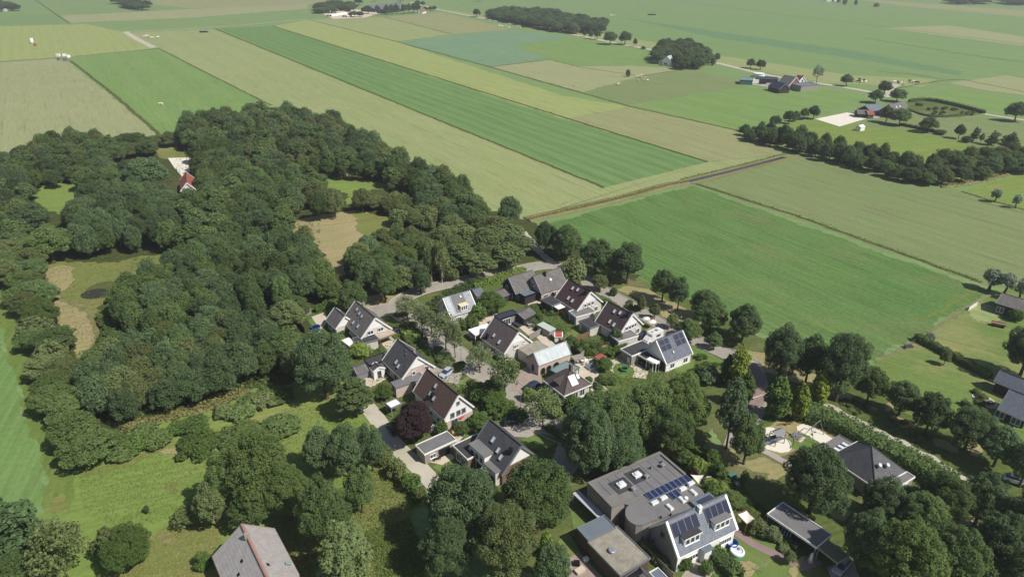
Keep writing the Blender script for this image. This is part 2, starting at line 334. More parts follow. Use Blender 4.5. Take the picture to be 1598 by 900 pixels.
def one(name, mb, mats, label, cat, loc=(0, 0, 0), rz=0.0, group=None):     # a thing that is one mesh
    if isinstance(mats, str): mats = (mats,)
    o = link(name, mb.mesh(name, *mats), None, loc); o.rotation_euler = (0, 0, rz); return tag(o, label, cat, group)

# ---------------------------------------------------------------- ground sheets
LAY = 0.025
_ly = {}
def lz(layer):
    _ly[layer] = _ly.get(layer, -1) + 1; return layer * LAY + (_ly[layer] % 16) * 0.0015
RAGGED = {'field': .8, 'clearing': .9, 'dry_grass': .8, 'rough_grass': 1.0, 'worn_grass': .6, 'bare_earth': .7, 'woodland_floor': 1.2, 'verge': .5, 'sand_pit': .25, 'pond_edge': .4, 'play_ground': .5, 'sandy_junction': .4, 'garden_ground': .6, 'meadow': .6, 'rubble_patch': .5}
def sheet(name, pts, mat, layer, kind='structure', px=True, smooth=0):
    P = [at(*p) for p in pts] if px else [Vector((p[0], p[1], 0)) for p in pts]
    if smooth:
        for _ in range(smooth):
            P = [q for i in range(len(P)) for q in (P[i] * 0.75 + P[(i + 1) % len(P)] * 0.25, P[i] * 0.25 + P[(i + 1) % len(P)] * 0.75)]
    if name in RAGGED:
        Q = []
        for i, a in enumerate(P):
            b = P[(i + 1) % len(P)]; n = min(200, max(1, int((b - a).length / 0.9))); Q += [a.lerp(b, j / n) for j in range(n)]
        rr = random.Random(len(P) * 7 + int(P[0].x)); ph = [rr.uniform(0, 6.28) for _ in range(6)]; P = []; s_ = 0.0
        for i, q in enumerate(Q):
            d = (Q[(i + 1) % len(Q)] - Q[i - 1]); d = d.normalized() if d.length > 1e-6 else Vector((1, 0, 0)); s_ += 0.9
            P.append(q + Vector((-d.y, d.x, 0)) * RAGGED[name] * (.8 * math.sin(s_ * .21 + ph[0]) + .6 * math.sin(s_ * .53 + ph[1]) + .4 * math.sin(s_ * 1.3 + ph[2]) + rr.uniform(-.5, .5)))
    a = sum(P[i].x * P[(i + 1) % len(P)].y - P[(i + 1) % len(P)].x * P[i].y for i in range(len(P)))
    if a < 0: P = P[::-1]
    zz = lz(layer); mb = MB(); mb.face([(p.x, p.y, zz) for p in P])
    o = link(name, mb.mesh(name, mat)); o['kind'] = kind; return o
def line(pts, px=True, sm=2):
    P = [at(*p) for p in pts] if px else [Vector(p) for p in pts]
    for _ in range(sm):
        P = [P[0]] + [q for i in range(len(P) - 1) for q in (P[i] * 0.75 + P[i + 1] * 0.25, P[i] * 0.25 + P[i + 1] * 0.75)] + [P[-1]]
    return P
def ribbon(P, prof, rnd=None, wob=0.0):   # sweep a cross-section (offset, height) along a line
    mb = MB(); rows = []
    for i, p in enumerate(P):
        d = (P[min(i + 1, len(P) - 1)] - P[max(i - 1, 0)]).normalized(); n = Vector((-d.y, d.x, 0))
        j = (rnd.uniform(-wob, wob) if rnd else 0)
        rows.append([(p.x + n.x * (o + (j if abs(o) > 0.2 else 0)), p.y + n.y * (o + (j if abs(o) > .2 else 0)), h) for o, h in prof])
    for a, b in zip(rows, rows[1:]):
        for i in range(len(prof) - 1): mb.face([a[i], b[i], b[i + 1], a[i + 1]][::-1])
    return mb
def strip(name, pts, width, mat, layer, wob=0.0, sm=2, seed=1):
    P = line(pts, sm=sm)
    if wob:
        Q = []
        for a, b in zip(P, P[1:]):
            n = max(1, int((b - a).length / 3)); Q += [a.lerp(b, i / n) for i in range(n)]
        P = Q + [P[-1]]
    zz = lz(layer); mb = ribbon(P, [(-width / 2, zz), (width / 2, zz)], random.Random(seed), wob)
    o = link(name, mb.mesh(name, mat)); o['kind'] = 'structure'; return o

# ---------------------------------------------------------------- leaves, crowns and trunks
def leaf_mesh(name, P, N, S, mat, rng, aspect=0.75, asize=None):
    n = len(P); N = N / (np.linalg.norm(N, axis=1, keepdims=True) + 1e-9)
    r = rng.normal(size=(n, 3)); T = np.cross(N, r); T /= (np.linalg.norm(T, axis=1, keepdims=True) + 1e-9); B = np.cross(N, T)
    S = S[:, None]; a = T * S; b = B * S * aspect
    V = np.stack([P - a, P - b * 0.9 + a * .15, P + a, P + b * 0.9 - a * .15], axis=1).reshape(-1, 3)
    me = bpy.data.meshes.new(name); me.vertices.add(4 * n); me.vertices.foreach_set('co', V.astype(np.float32).ravel())
    me.loops.add(4 * n); me.loops.foreach_set('vertex_index', np.arange(4 * n, dtype=np.int32))
    me.polygons.add(n); me.polygons.foreach_set('loop_start', np.arange(0, 4 * n, 4, dtype=np.int32))
    me.polygons.foreach_set('loop_total', np.full(n, 4, dtype=np.int32))
    at_ = me.attributes.new('leaf', 'FLOAT', 'FACE'); at_.data.foreach_set('value', rng.random(n).astype(np.float32))
    me.materials.append(mat); me.update(); me.validate(); return me
def unit(rng, n):
    d = rng.normal(size=(n, 3)); return d / np.linalg.norm(d, axis=1, keepdims=True)
def crown_mesh(name, seed, R_, z0, z1, nl, lr, per, ls, mat, shape='dome', zmin=-0.5, keep=0.35, zs=1.0):
    """leafy lobes spread over an uneven hull; leaves cover each lobe's outside, fewer where lobes meet"""
    rng = np.random.default_rng(seed); zc = (z0 + z1) / 2; rz = (z1 - z0) / 2
    D = unit(rng, nl * 6); D = D[D[:, 2] > zmin]
    pick = [D[0]]
    for d in D[1:]:
        if len(pick) >= nl: break
        if min(np.arccos(np.clip(np.dot(d, p), -1, 1)) for p in pick) > 1.55 / math.sqrt(nl): pick.append(d)
    D = np.array(pick); k = rng.uniform(0.66, 1.03, len(D)); zz = D[:, 2] * rz * k * 0.86
    if shape == 'dome': rad = np.full(len(D), R_)
    elif shape == 'oval': rad = R_ * (1.0 - 0.25 * np.clip(zz / rz, -1, 1))
    elif shape == 'cone': rad = R_ * np.clip(np.where(zz / rz < .25, 0.98 - 0.16 * (zz / rz), 0.94 - 0.95 * (zz / rz - .25)), 0.2, 1.05)
    elif shape == 'spire': rad = R_ * np.clip(0.6 - 0.6 * (zz / rz), 0.06, 1.2)
    C = np.stack([D[:, 0] * rad * k * 0.8, D[:, 1] * rad * k * 0.8, zc + zz], 1)
    rr = lr * rng.uniform(0.7, 1.25, len(C)) * np.clip(rad / R_, 0.45, 1)
    # a few inner lobes so that the crown is closed
    ni = max(3, nl // 5); Ci = np.stack([rng.normal(0, R_ * 0.22, ni), rng.normal(0, R_ * 0.22, ni), zc + rng.uniform(-0.45, 0.5, ni) * rz], 1)
    C = np.vstack([C, Ci]); rr = np.concatenate([rr, np.full(ni, lr * 1.3)])
    Ps, Ns = [], []
    for c, r in zip(C, rr):
        n = int(per * (r / lr) ** 2); d = unit(rng, n)
        p = c + d * r * rng.uniform(0.72, 1.08, (n, 1)) * np.array([1, 1, zs])
        nn = d * 0.62 + np.array([0, 0, 0.6]) + rng.normal(0, 0.42, (n, 3)); Ps.append(p); Ns.append(nn)
    P = np.vstack(Ps); N = np.vstack(Ns)
    inside = np.zeros(len(P), bool)
    for c, r in zip(C, rr): inside |= np.linalg.norm(P - c, axis=1) < r * 0.66
    ok = (~inside) | (rng.random(len(P)) < keep * 0.3); ok &= P[:, 2] > 0.05
    P, N = P[ok], N[ok]
    return leaf_mesh(name, P, N, ls * rng.uniform(0.6, 1.3, len(P)), mat, rng)
def trunk_mesh(name, seed, h, r, zb, spread, mat, nb=5):
    rnd = random.Random(seed); mb = MB(); p = Vector((0, 0, -0.1)); q = Vector((rnd.uniform(-.2, .2), rnd.uniform(-.2, .2), zb))
    mb.tube(p, Vector((0, 0, .5)), r * 1.5, r, 7, cap=False); mb.tube(Vector((0, 0, .5)), q, r, r * 0.75, 7, cap=False)
    t = q + Vector((rnd.uniform(-.4, .4), rnd.uniform(-.4, .4), (h - zb) * 0.7)); mb.tube(q, t, r * 0.7, r * 0.15, 5, cap=False)
    for i in range(nb):
        a = 2 * math.pi * (i + rnd.random() * .6) / nb; z = rnd.uniform(0.85, 1.35) * zb; b0 = q.lerp(t, max(0, min(1, (z - zb) / max(.1, (h - zb) * .7))))
        e = b0 + Vector((math.cos(a) * spread, math.sin(a) * spread, (h - zb) * rnd.uniform(.3, .55))); mid = b0.lerp(e, .5) + Vector((0, 0, -.3))
        mb.tube(b0, mid, r * .42, r * .28, 5, cap=False); mb.tube(mid, e, r * .28, r * .07, 4, cap=False)
    return mb.mesh(name, mat)
KIND = {}      # kind -> list of (crown mesh, trunk mesh), canonical radius, canonical height
def kind(k, n, Rc, H, zb, mk, tr, sp, bark, nb=5):
    KIND[k] = ([(mk(i), trunk_mesh('trunk', i + 7, H, tr, zb, sp, M[bark], nb)) for i in range(n)], Rc, H)
kind('oak', 8, 5.0, 13.0, 3.6, lambda i: crown_mesh('crown', 10 + i, 5.2, 1.7, 12.9, 92, 0.98, 230, 0.185, M['l_oak'], 'dome' if i % 2 else 'oval', -0.6), 0.35, 2.6, 'bark')
kind('grand', 4, 5.0, 13.0, 3.6, lambda i: crown_mesh('crown', 110 + i, 5.2, 1.4, 12.9, 130, 0.85, 330, 0.125, M['l_oak'], 'dome' if i % 2 else 'oval', -0.65), 0.35, 2.6, 'bark')
kind('tall', 5, 3.4, 14.0, 4.0, lambda i: crown_mesh('crown', 30 + i, 3.5, 1.2, 13.9, 84, 0.74, 150, 0.175, M['l_dark'], 'oval'), 0.25, 1.6, 'bark')
kind('wood', 7, 4.2, 11.0, 2.4, lambda i: crown_mesh('crown', 130 + i, 4.2, 0.7, 10.9, 78, 0.92, 190, 0.185, M['l_dark'], 'oval', -0.6, zs=1.2), 0.22, 1.6, 'bark')
kind('airy', 4, 3.4, 10.0, 2.6, lambda i: crown_mesh('crown', 50 + i, 3.5, 2.6, 9.9, 48, 0.72, 58, 0.18, M['l_grey'], 'oval', -0.75), 0.15, 2.0, 'bark', 8)
kind('birch', 4, 3.2, 11.0, 3.0, lambda i: crown_mesh('crown', 60 + i, 3.2, 2.6, 10.9, 40, 0.85, 95, 0.25, M['l_birch'], 'oval', -0.7), 0.16, 1.6, 'birchbark', 7)
kind('bush', 5, 2.0, 2.8, 0.5, lambda i: crown_mesh('crown', 70 + i, 2.0, -0.5, 2.75, 34, 0.55, 85, 0.18, M['l_hedge'], 'dome', -0.15), 0.07, 0.9, 'bark', 6)
kind('cone', 3, 2.0, 10.0, 1.0, lambda i: crown_mesh('crown', 80 + i, 2.2, 0.0, 10.0, 80, 0.6, 85, 0.2, M['l_cone'], 'cone', -0.97), 0.2, 1.0, 'bark', 5)
kind('spruce', 2, 2.4, 11.0, 1.0, lambda i: crown_mesh('crown', 90 + i, 2.9, 0.2, 11.0, 55, 0.7, 80, 0.25, M['l_spruce'], 'spire', -0.97), 0.2, 1.0, 'bark', 5)
kind('pollard', 2, 1.6, 4.4, 1.6, lambda i: crown_mesh('crown', 95 + i, 1.6, 1.2, 4.4, 22, 0.55, 90, 0.18, M['l_silver']), 0.25, 0.7, 'bark', 6)
_cnt = [0]
def plant(P, kd, h, r, mat, name, label, cat='tree', group=None, rnd=random.Random(5)):
    vs, Rc, H = KIND[kd]; cm, tm = vs[_cnt[0] % len(vs)]; _cnt[0] += 1
    t = thing(name, label, cat, (P.x, P.y, 0), rnd.uniform(0, 6.28), group)
    e = rnd.uniform(.88, 1.14); t.scale = (r / Rc * e, r / Rc / e, h / H)
    c = link('crown', cm, t); c.material_slots[0].link = 'OBJECT'; c.material_slots[0].material = M[mat]
    link('trunk', tm, t); return t
def tree(px, base, top, width, kd, mat, name, label, cat='tree', group=None):
    if kd == 'oak' and width > 66: kd = 'grand'
    return plant(at(px, base), kd, max(0.5, height(px, base, top)), width / 2 * metre(px, base), mat, name, label, cat, group)
def inside(p, poly):
    c = False; j = len(poly) - 1
    for i in range(len(poly)):
        a, b = poly[i], poly[j]
        if (a[1] > p[1]) != (b[1] > p[1]) and p[0] < (b[0] - a[0]) * (p[1] - a[1]) / (b[1] - a[1]) + a[0]: c = not c
        j = i
    return c
TAKEN = []; CLEAR = []
def clear(*pts): CLEAR.append([tuple(at(*p))[:2] for p in pts])
def column(x, y, z): return 799 + FPX * x / (y * math.cos(TILT) - (z - CAM_H) * math.sin(TILT))
def wood(poly, h, spacing, kinds, name, label, group, seed, hv=0.16, rk=0.82, cat='tree', nmax=260):
    """single trees at forest spacing inside a stand; poly is the stand's outline at mid-crown height"""
    rnd = random.Random(seed); Q = [at(x, y, h * 0.5) for x, y in poly]; Q2 = [(q.x, q.y) for q in Q]
    x0, x1 = min(q[0] for q in Q2), max(q[0] for q in Q2); y0, y1 = min(q[1] for q in Q2), max(q[1] for q in Q2); n = 0
    for _ in range(int((x1 - x0) * (y1 - y0) / spacing ** 2 * 14)):
        p = (rnd.uniform(x0, x1), rnd.uniform(y0, y1))
        if n >= nmax: break
        if not inside(p, Q2): continue
        if any(inside(p, q) for q in CLEAR): continue
        if any((p[0] - a) ** 2 + (p[1] - b) ** 2 < ((s + spacing) / 2) ** 2 for a, b, s in TAKEN): continue
        TAKEN.append((p[0], p[1], spacing)); kd, mat = rnd.choice(kinds); hh = h * rnd.uniform(1 - hv, 1 + hv)
        lb = label if isinstance(label, str) else next(l for xm, l in label if column(p[0], p[1], h * .5) < xm)
        plant(Vector((p[0], p[1], 0)), kd, hh, spacing * rk * rnd.uniform(0.88, 1.2), mat, name, lb, cat, group if isinstance(label, str) else group + lb[lb.find(' tree') + 5:], rnd); n += 1
    return n
def scatter(name, polys, n, ls, mat, seed, zmax=0.5, label=None, px=True):    # weeds, reeds, ground cover: one object nobody could count
    rng = np.random.default_rng(seed); P = []
    for poly, wgt in polys:
        Q = [tuple(at(*p))[:2] for p in poly] if px else poly
        a = np.array(Q); lo, hi = a.min(0), a.max(0); m = int(n * wgt); got = 0
        cand = rng.uniform(lo, hi, (m * 6, 2))
        keep = [c for c in cand if inside(c, Q)][:m]; P += keep
    P = np.array(P); z = rng.uniform(0.05, zmax, len(P)); P3 = np.column_stack([P, z])
    N = rng.normal(0, 0.6, (len(P), 3)) + np.array([0, 0, 0.7])
    o = link(name, leaf_mesh(name, P3, N, ls * rng.uniform(.5, 1.4, len(P)), M[mat], rng)); o['kind'] = 'stuff'
    if label: o['label'] = label
    return o
def fringe(name, P, width, n_per_m, ls, h, mat, seed):     # tall grass along a line
    rng = np.random.default_rng(seed); pts = []
    for a, b in zip(P, P[1:]):
        L = (b - a).length; n = int(L * n_per_m * width) + 1; t = rng.random(n)[:, None]
        d = (b - a) / max(L, 1e-6); nn = np.array([-d.y, d.x]); q = np.array(a[:2]) * (1 - t) + np.array(b[:2]) * t
        pts.append(q + nn * rng.normal(0, width * 0.35, (n, 1)))
    q = np.vstack(pts); z = rng.uniform(0.05, h, len(q)); N = rng.normal(0, .7, (len(q), 3)) + np.array([0, 0, .5])
    o = link(name, leaf_mesh(name, np.column_stack([q, z]), N, ls * rng.uniform(.5, 1.4, len(q)), M[mat], rng)); o['kind'] = 'stuff'; return o
def hedge(pts, width, h, mat, name, label, group=None, ls=0.22, dens=26, px=True, seed=0, cat='hedge', rag=0.12, sm=1):
    P = line(pts, px, sm); rng = np.random.default_rng(seed + 11); c0 = sum(P, Vector()) / len(P); pp, nn = [], []
    for a, b in zip(P, P[1:]):
        L = (b - a).length; d = (b - a) / max(L, 1e-6); n = int(L * (width + 2 * h) * dens); t = rng.random(n)
        s = rng.random(n) * (width + 2 * h)
        side = np.where(s < h, -1, np.where(s < 2 * h, 1, 0)); z = np.where(side == 0, h, np.where(side < 0, s, s - h))
        off = np.where(side == 0, (s - 2 * h) - width / 2, side * width / 2)
        hb = 1 + rag * np.sin(t * L * 1.7 + seed) + rng.normal(0, rag * .5, n)
        off = off * (1 + rng.normal(0, rag, n)); z = np.clip(z * hb, 0.02, None)
        bx = np.array([a.x, a.y])[None] + np.array([d.x, d.y])[None] * (t * L)[:, None] + np.array([-d.y, d.x])[None] * off[:, None]
        pp.append(np.column_stack([bx - np.array([c0.x, c0.y]), z]))
        nv = np.column_stack([-d.y * side, d.x * side, np.where(side == 0, 1.0, 0.25)]) + rng.normal(0, .4, (n, 3)); nn.append(nv)
    Pn, Nn = np.vstack(pp), np.vstack(nn)
    t = thing(name, label, cat, (c0.x, c0.y, 0), 0, group)
    link('foliage', leaf_mesh('foliage', Pn, Nn, ls * rng.uniform(.6, 1.3, len(Pn)), M[mat], rng), t)
    mb = ribbon([p - Vector((c0.x, c0.y, 0)) for p in P], [(-width * .38, 0), (-width * .36, h * .84), (width * .36, h * .84), (width * .38, 0)])
    part('core', mb, 'l_oak', t); return t
# ---------------------------------------------------------------- buildings
def slopeT(sgn, hw, hr, he):        # frame on a roof slope: x along the ridge, y down the slope, z out of it
    dn = Vector((sgn * hw, 0, he - hr)); ln = dn.length; dn /= ln; nr = Vector((sgn * (hr - he), 0, hw)).normalized()
    ax = Vector((0, -sgn, 0)); T = Matrix.Identity(4)
    for i in range(3): T[i][0], T[i][1], T[i][2] = ax[i], dn[i], nr[i]
    T[0][3], T[1][3], T[2][3] = 0, 0, hr; return T, ln
_sh = {}
def shared(key, fn):
    if key not in _sh: _sh[key] = fn()
    return _sh[key]
def panel_mesh(w, h, cell='cell'):
    def f():
        mb = MB(); mb.box(0, w, 0, h, 0.04, 0.1, 1); mb.face([(.05, .05, .103), (w - .05, .05, .103), (w - .05, h - .05, .103), (.05, h - .05, .103)], 0)
        return mb.mesh('solar_panel', cell, 'steel' if cell == 'cell' else 'grey')
    return shared(('sp', round(w, 2), round(h, 2), cell), f)
def win_mesh(w, h, bars=1, frame='white', glass='glass', deep=0.1):
    """frame with reveal, mullions and a set-back pane: face in the x-z plane looking along -y"""
    def f():
        mb = MB(); t = 0.09
        mb.box(0, w, -deep, 0.02, 0, t, 0); mb.box(0, w, -deep, 0.02, h - t, h, 0)
        mb.box(0, t, -deep, 0.02, t, h - t, 0); mb.box(w - t, w, -deep, 0.02, t, h - t, 0)
        for i in range(1, bars): x = w * i / bars; mb.box(x - .04, x + .04, -deep + .02, 0.01, t, h - t, 0)
        mb.box(-.06, w + .06, -deep - .08, 0.01, -.07, 0, 0)
        return mb.mesh('window', frame)
    def g():
        mb = MB(); mb.face([(.05, -0.03, .05), (w - .05, -0.03, .05), (w - .05, -.03, h - .05), (.05, -.03, h - .05)]); return mb.mesh('pane', glass)
    kx = (round(w, 2), round(h, 2), bars, frame, glass)
    return shared(('w',) + kx, f), shared(('p',) + kx, g)
def side_T(side, hx, hy):           # frames on the four walls of a box house: x to the right seen from outside, -y outwards
    a = {'y-': 0, 'x+': R(90), 'y+': R(180), 'x-': R(-90)}[side]; T = Matrix.Rotation(a, 4, 'Z')
    d = {'y-': (-hx, -hy), 'x+': (hx, -hy), 'y+': (hx, hy), 'x-': (-hx, hy)}[side]; return Matrix.Translation((d[0], d[1], 0)) @ T
def window(parent, T, x, z, w, h, bars=1, frame='white', glass='glass', name='window', sub=True):
    a, b = win_mesh(w, h, bars, frame, glass); o = link(name, a, parent, mat=T @ Matrix.Translation((x, 0, z)))
    if sub: link('pane', b, o)
    return o
def door(parent, T, x, w, h, mat, name='door'):
    mb = MB(); mb.box(0, w, -.08, .02, 0, h)
    for i in range(4): mb.box(.08, w - .08, -.1, -.08, .12 + i * (h - .16) / 4, .04 + (i + 1) * (h - .16) / 4)
    return part(name, mb, mat, parent, T @ Matrix.Translation((x, 0, 0)))
def skylight(parent, T, y, d, w=0.8, h=1.2, glass='skyglass', frame='grey'):
    def f():
        mb = MB(); t = .07
        mb.box(0, w, 0, t, 0, .12); mb.box(0, w, h - t, h, 0, .12); mb.box(0, t, t, h - t, 0, .12); mb.box(w - t, w, t, h - t, 0, .12); return mb.mesh('skylight', frame)
    def g():
        mb = MB(); mb.face([(.05, .05, .085), (w - .05, .05, .085), (w - .05, h - .05, .085), (.05, h - .05, .085)]); return mb.mesh('pane', glass)
    o = link('skylight', shared(('sk', w, h, frame), f), parent, mat=T @ Matrix.Translation((y, d, .12)))
    link('pane', shared(('skp', w, h, glass), g), o); return o
def gable(name, label, A, B, hr, hwp, hep, hwm=None, hem=None, roof='r_grey', wall='cream', clad='white', split=None, trim='white', cat='house', over=0.35,
          lights=(), wins=(), solar=(), chim=(), endwins=(), sidewins=(), cladback=None, bw=.2):
    """A, B: picture points of the near and far ridge ends, hr ridge height, hw/he half width and eave height on the + (left seen from A) and - side"""
    hwm = hwp if hwm is None else hwm; hem = hep if hem is None else hem
    a, b = at(A[0], A[1], hr), at(B[0], B[1], hr); d = (a - b); L = d.length; d /= L; m = (a + b) / 2
    t = thing(name, label, cat, (m.x, m.y, 0), math.atan2(d.y, d.x) - R(90)); y = L / 2; yi = y - over
    kp = (hr - hep) / hwp; km = (hr - hem) / hwm; xp, xm = hwp - over, hwm - over; th = 0.2
    zp, zm = hep + kp * over - th - .03, hem + km * over - th - .03; zr = hr - th - .03
    w_ = MB(); prof = [(xp, 0), (xp, zp), (0, zr), (-xm, zm), (-xm, 0)]
    w_.face([(x, yi, z) for x, z in prof]); w_.face([(x, -yi, z) for x, z in prof[::-1]])
    w_.face([(xp, -yi, 0), (xp, yi, 0), (xp, yi, zp), (xp, -yi, zp)]); w_.face([(-xm, yi, 0), (-xm, -yi, 0), (-xm, -yi, zm), (-xm, yi, zm)])
    part('wall', w_, wall, t)
    for sgn, hw, he, nm in ((1, hwp, hep, 0), (-1, hwm, hem, 1)):
        T, ln = slopeT(sgn, hw, hr, he); mb = MB(); mb.box(-y, y, 0.0, ln, -th, 0)
        mb.uv = [(0, 0)] * len(mb.uv); mb.face([(-y, 0, .004), (y, 0, .004), (y, ln, .004), (-y, ln, .004)], 0, [(0, 0), (2 * y, 0), (2 * y, ln), (0, ln)])
        part('roof_slope', mb, roof, t, T)
        g = MB(); g.box(-y - .02, y + .02, ln - .02, ln + .1, -.16, -.02); part('gutter', g, trim if trim != 'none' else roof, t, T)
    rc = MB(); rc.tube((0, -y, hr + .0), (0, y, hr + .0), .13, n=6); part('ridge', rc, roof, t)
    for ye, s in ((y, 1), (-y, -1)):
        for sgn, hw, he in ((1, hwp, hep), (-1, hwm, hem)):
            T, ln = slopeT(sgn, hw, hr, he); mb = MB(); q = -sgn * ye; q0, q1 = (q - sgn * s * .05, q + sgn * s * bw)
            mb.box(min(q0, q1), max(q0, q1), .03, ln, .006, .06); mb.box(min(q0, q), max(q0, q), .03, ln, -.3, .005)
            part('bargeboard', mb, trim, t, T)
    if clad and split is not None:
        for s in ((1,) if not cladback else (1, -1)):
            zb = max(split, max(zp, zm) + .02) if split >= max(zp, zm) else split
            xa = min(xp, (zr - zb) / kp) if zb > zp else xp; xb = min(xm, (zr - zb) / km) if zb > zm else xm
            pf = [(xa, zb)] + ([(xp, zp)] if zb < zp else []) + [(0, zr)] + ([(-xm, zm)] if zb < zm else []) + [(-xb, zb)]
            c = MB(); f0 = [(x, s * (yi + .07), z) for x, z in pf]; f1 = [(x, s * (yi + .002), z) for x, z in pf]
            c.face(f0 if s > 0 else f0[::-1])
            for i in range(len(pf)): j = (i + 1) % len(pf); c.face([f1[i], f1[j], f0[j], f0[i]][::(1 if s < 0 else -1)])
            part('gable_cladding', c, clad, t)
    TY = Matrix.Translation((0, yi, 0)) @ Matrix.Rotation(R(180), 4, 'Z')
    for x, z, ww, hh, bars in wins: window(t, TY @ Matrix.Translation((0, -.075, 0)), -x - ww / 2, z, ww, hh, bars, 'white' if wall != 'white' else 'grey')
    TB = Matrix.Translation((0, -yi, 0))
    for x, z, ww, hh, bars in endwins: window(t, TB, x - ww / 2, z, ww, hh, bars)
    for sgn, yy, z, ww, hh, bars in sidewins:
        TS = (Matrix.Translation((xp, 0, 0)) @ Matrix.Rotation(R(90), 4, 'Z')) if sgn > 0 else (Matrix.Translation((-xm, 0, 0)) @ Matrix.Rotation(R(-90), 4, 'Z'))
        window(t, TS, (yy if sgn > 0 else -yy) - ww / 2, z, ww, hh, bars)
    for sgn, fy, fd, ww, hh in lights:      # fy: 0 at A .. 1 at B, fd: 0 ridge .. 1 eave
        T, ln = slopeT(sgn, hwp if sgn > 0 else hwm, hr, hep if sgn > 0 else hem); skylight(t, T, -sgn * (y - fy * L) - ww / 2, fd * ln - hh / 2, ww, hh)
    for sgn, fy0, fy1, fd0, fd1, nc, nr, cell in solar:
        T, ln = slopeT(sgn, hwp if sgn > 0 else hwm, hr, hep if sgn > 0 else hem); u0, u1 = sorted((-sgn * (y - fy0 * L), -sgn * (y - fy1 * L)))
        pw, ph = (u1 - u0) / nc, (fd1 - fd0) * ln / nr
        for i in range(nc):
            for j in range(nr): link('solar_panel', panel_mesh(pw - .03, ph - .03, cell), t, mat=T @ Matrix.Translation((u0 + i * pw, fd0 * ln + j * ph, .06)))
    for sgn, fy, fd, mat in chim:
        hw, he = (hwp, hep) if sgn > 0 else (hwm, hem); x = sgn * hw * fd; z = hr - (hr - he) * fd; yy = y - fy * L
        c = MB(); c.box(x - .3, x + .3, yy - .3, yy + .3, z - .5, z + .95); c.box(x - .36, x + .36, yy - .36, yy + .36, z + .95, z + 1.03); c.tube((x, yy, z + 1.03), (x, yy, z + 1.3), .12, n=8)
        part('chimney', c, mat, t)
    t['_g'] = (L, hr, hwp, hep, hwm, hem); return t
def vent(parent, T, u, d, mat='steel', s=0.12, h=0.5):
    c = MB(); c.tube((u, d, -.1), (u, d, h), s, n=8); c.tube((u, d, h), (u, d, h + .12), s * 1.6, s * 1.3, n=8); part('vent', c, mat, parent, T)
def rectfit(pts, z):
    P = [at(x, y, z) for x, y in pts]; c = sum(P, Vector()) / 4
    u = ((P[1] - P[0]) + (P[2] - P[3])) / 2; v = ((P[2] - P[1]) + (P[3] - P[0])) / 2
    an = math.atan2(u.y, u.x); bn = math.atan2(v.y, v.x); df = (bn - an + math.pi) % (2 * math.pi) - math.pi
    an += (df - math.copysign(R(90), df)) / 2; return Vector((c.x, c.y, 0)), an, u.length / 2, v.length / 2
def flat(name, label, pts, h, wall='greybrick', roof='felt_d', trim='white', cat='garage', wins=(), doors=(), open_=False, z0=0.0, posts='wood', group=None, lip=0.12):
    """flat-roofed block; pts: its four roof corners in the picture. local x runs from pts[0] to pts[1]"""
    c, an, hx, hy = rectfit(pts, h); t = thing(name, label, cat, (c.x, c.y, 0), an, group)
    if open_:
        for i, (x, y) in enumerate(((-hx + .15, -hy + .15), (hx - .15, -hy + .15), (hx - .15, hy - .15), (-hx + .15, hy - .15))):
            mb = MB(); mb.box(x - .07, x + .07, y - .07, y + .07, 0, h - .2); part('post', mb, posts, t)
        for y in (-hy + .15, hy - .15):
            mb = MB(); mb.box(-hx + .05, hx - .05, y - .06, y + .06, h - .4, h - .203); part('beam', mb, posts, t)
    else:
        mb = MB(); mb.prism([(-hx + .1, -hy + .1), (hx - .1, -hy + .1), (hx - .1, hy - .1), (-hx + .1, hy - .1)], z0, h - .203); part('wall', mb, wall, t)
    mb = MB(); mb.box(-hx, hx, -hy, hy, h - .2, h - .05); mb.uv = [(0, 0)] * len(mb.uv); part('roof', mb, roof, t)
    if trim:
        for nm, bx in (('fascia', (-hx - .06, hx + .06, -hy - .06, -hy + .06)), ('fascia', (-hx - .06, hx + .06, hy - .06, hy + .06)),
                       ('fascia', (-hx - .06, -hx + .06, -hy + .061, hy - .061)), ('fascia', (hx - .06, hx + .06, -hy + .061, hy - .061))):
            mb = MB(); mb.box(*bx, h - .27, h + lip); part('fascia', mb, trim, t)
    for side, u, z, w_, hh, bars in wins:
        T = side_T(side, hx - .1, hy - .1); L = 2 * (hx if side[0] == 'y' else hy) - .2; window(t, T, u * L - w_ / 2, z, w_, hh, bars)
    for side, u, w_, hh, mat in doors:
        T = side_T(side, hx - .1, hy - .1); L = 2 * (hx if side[0] == 'y' else hy) - .2; door(t, T, u * L - w_ / 2, w_, hh, mat)
    t['_r'] = (hx, hy); return t
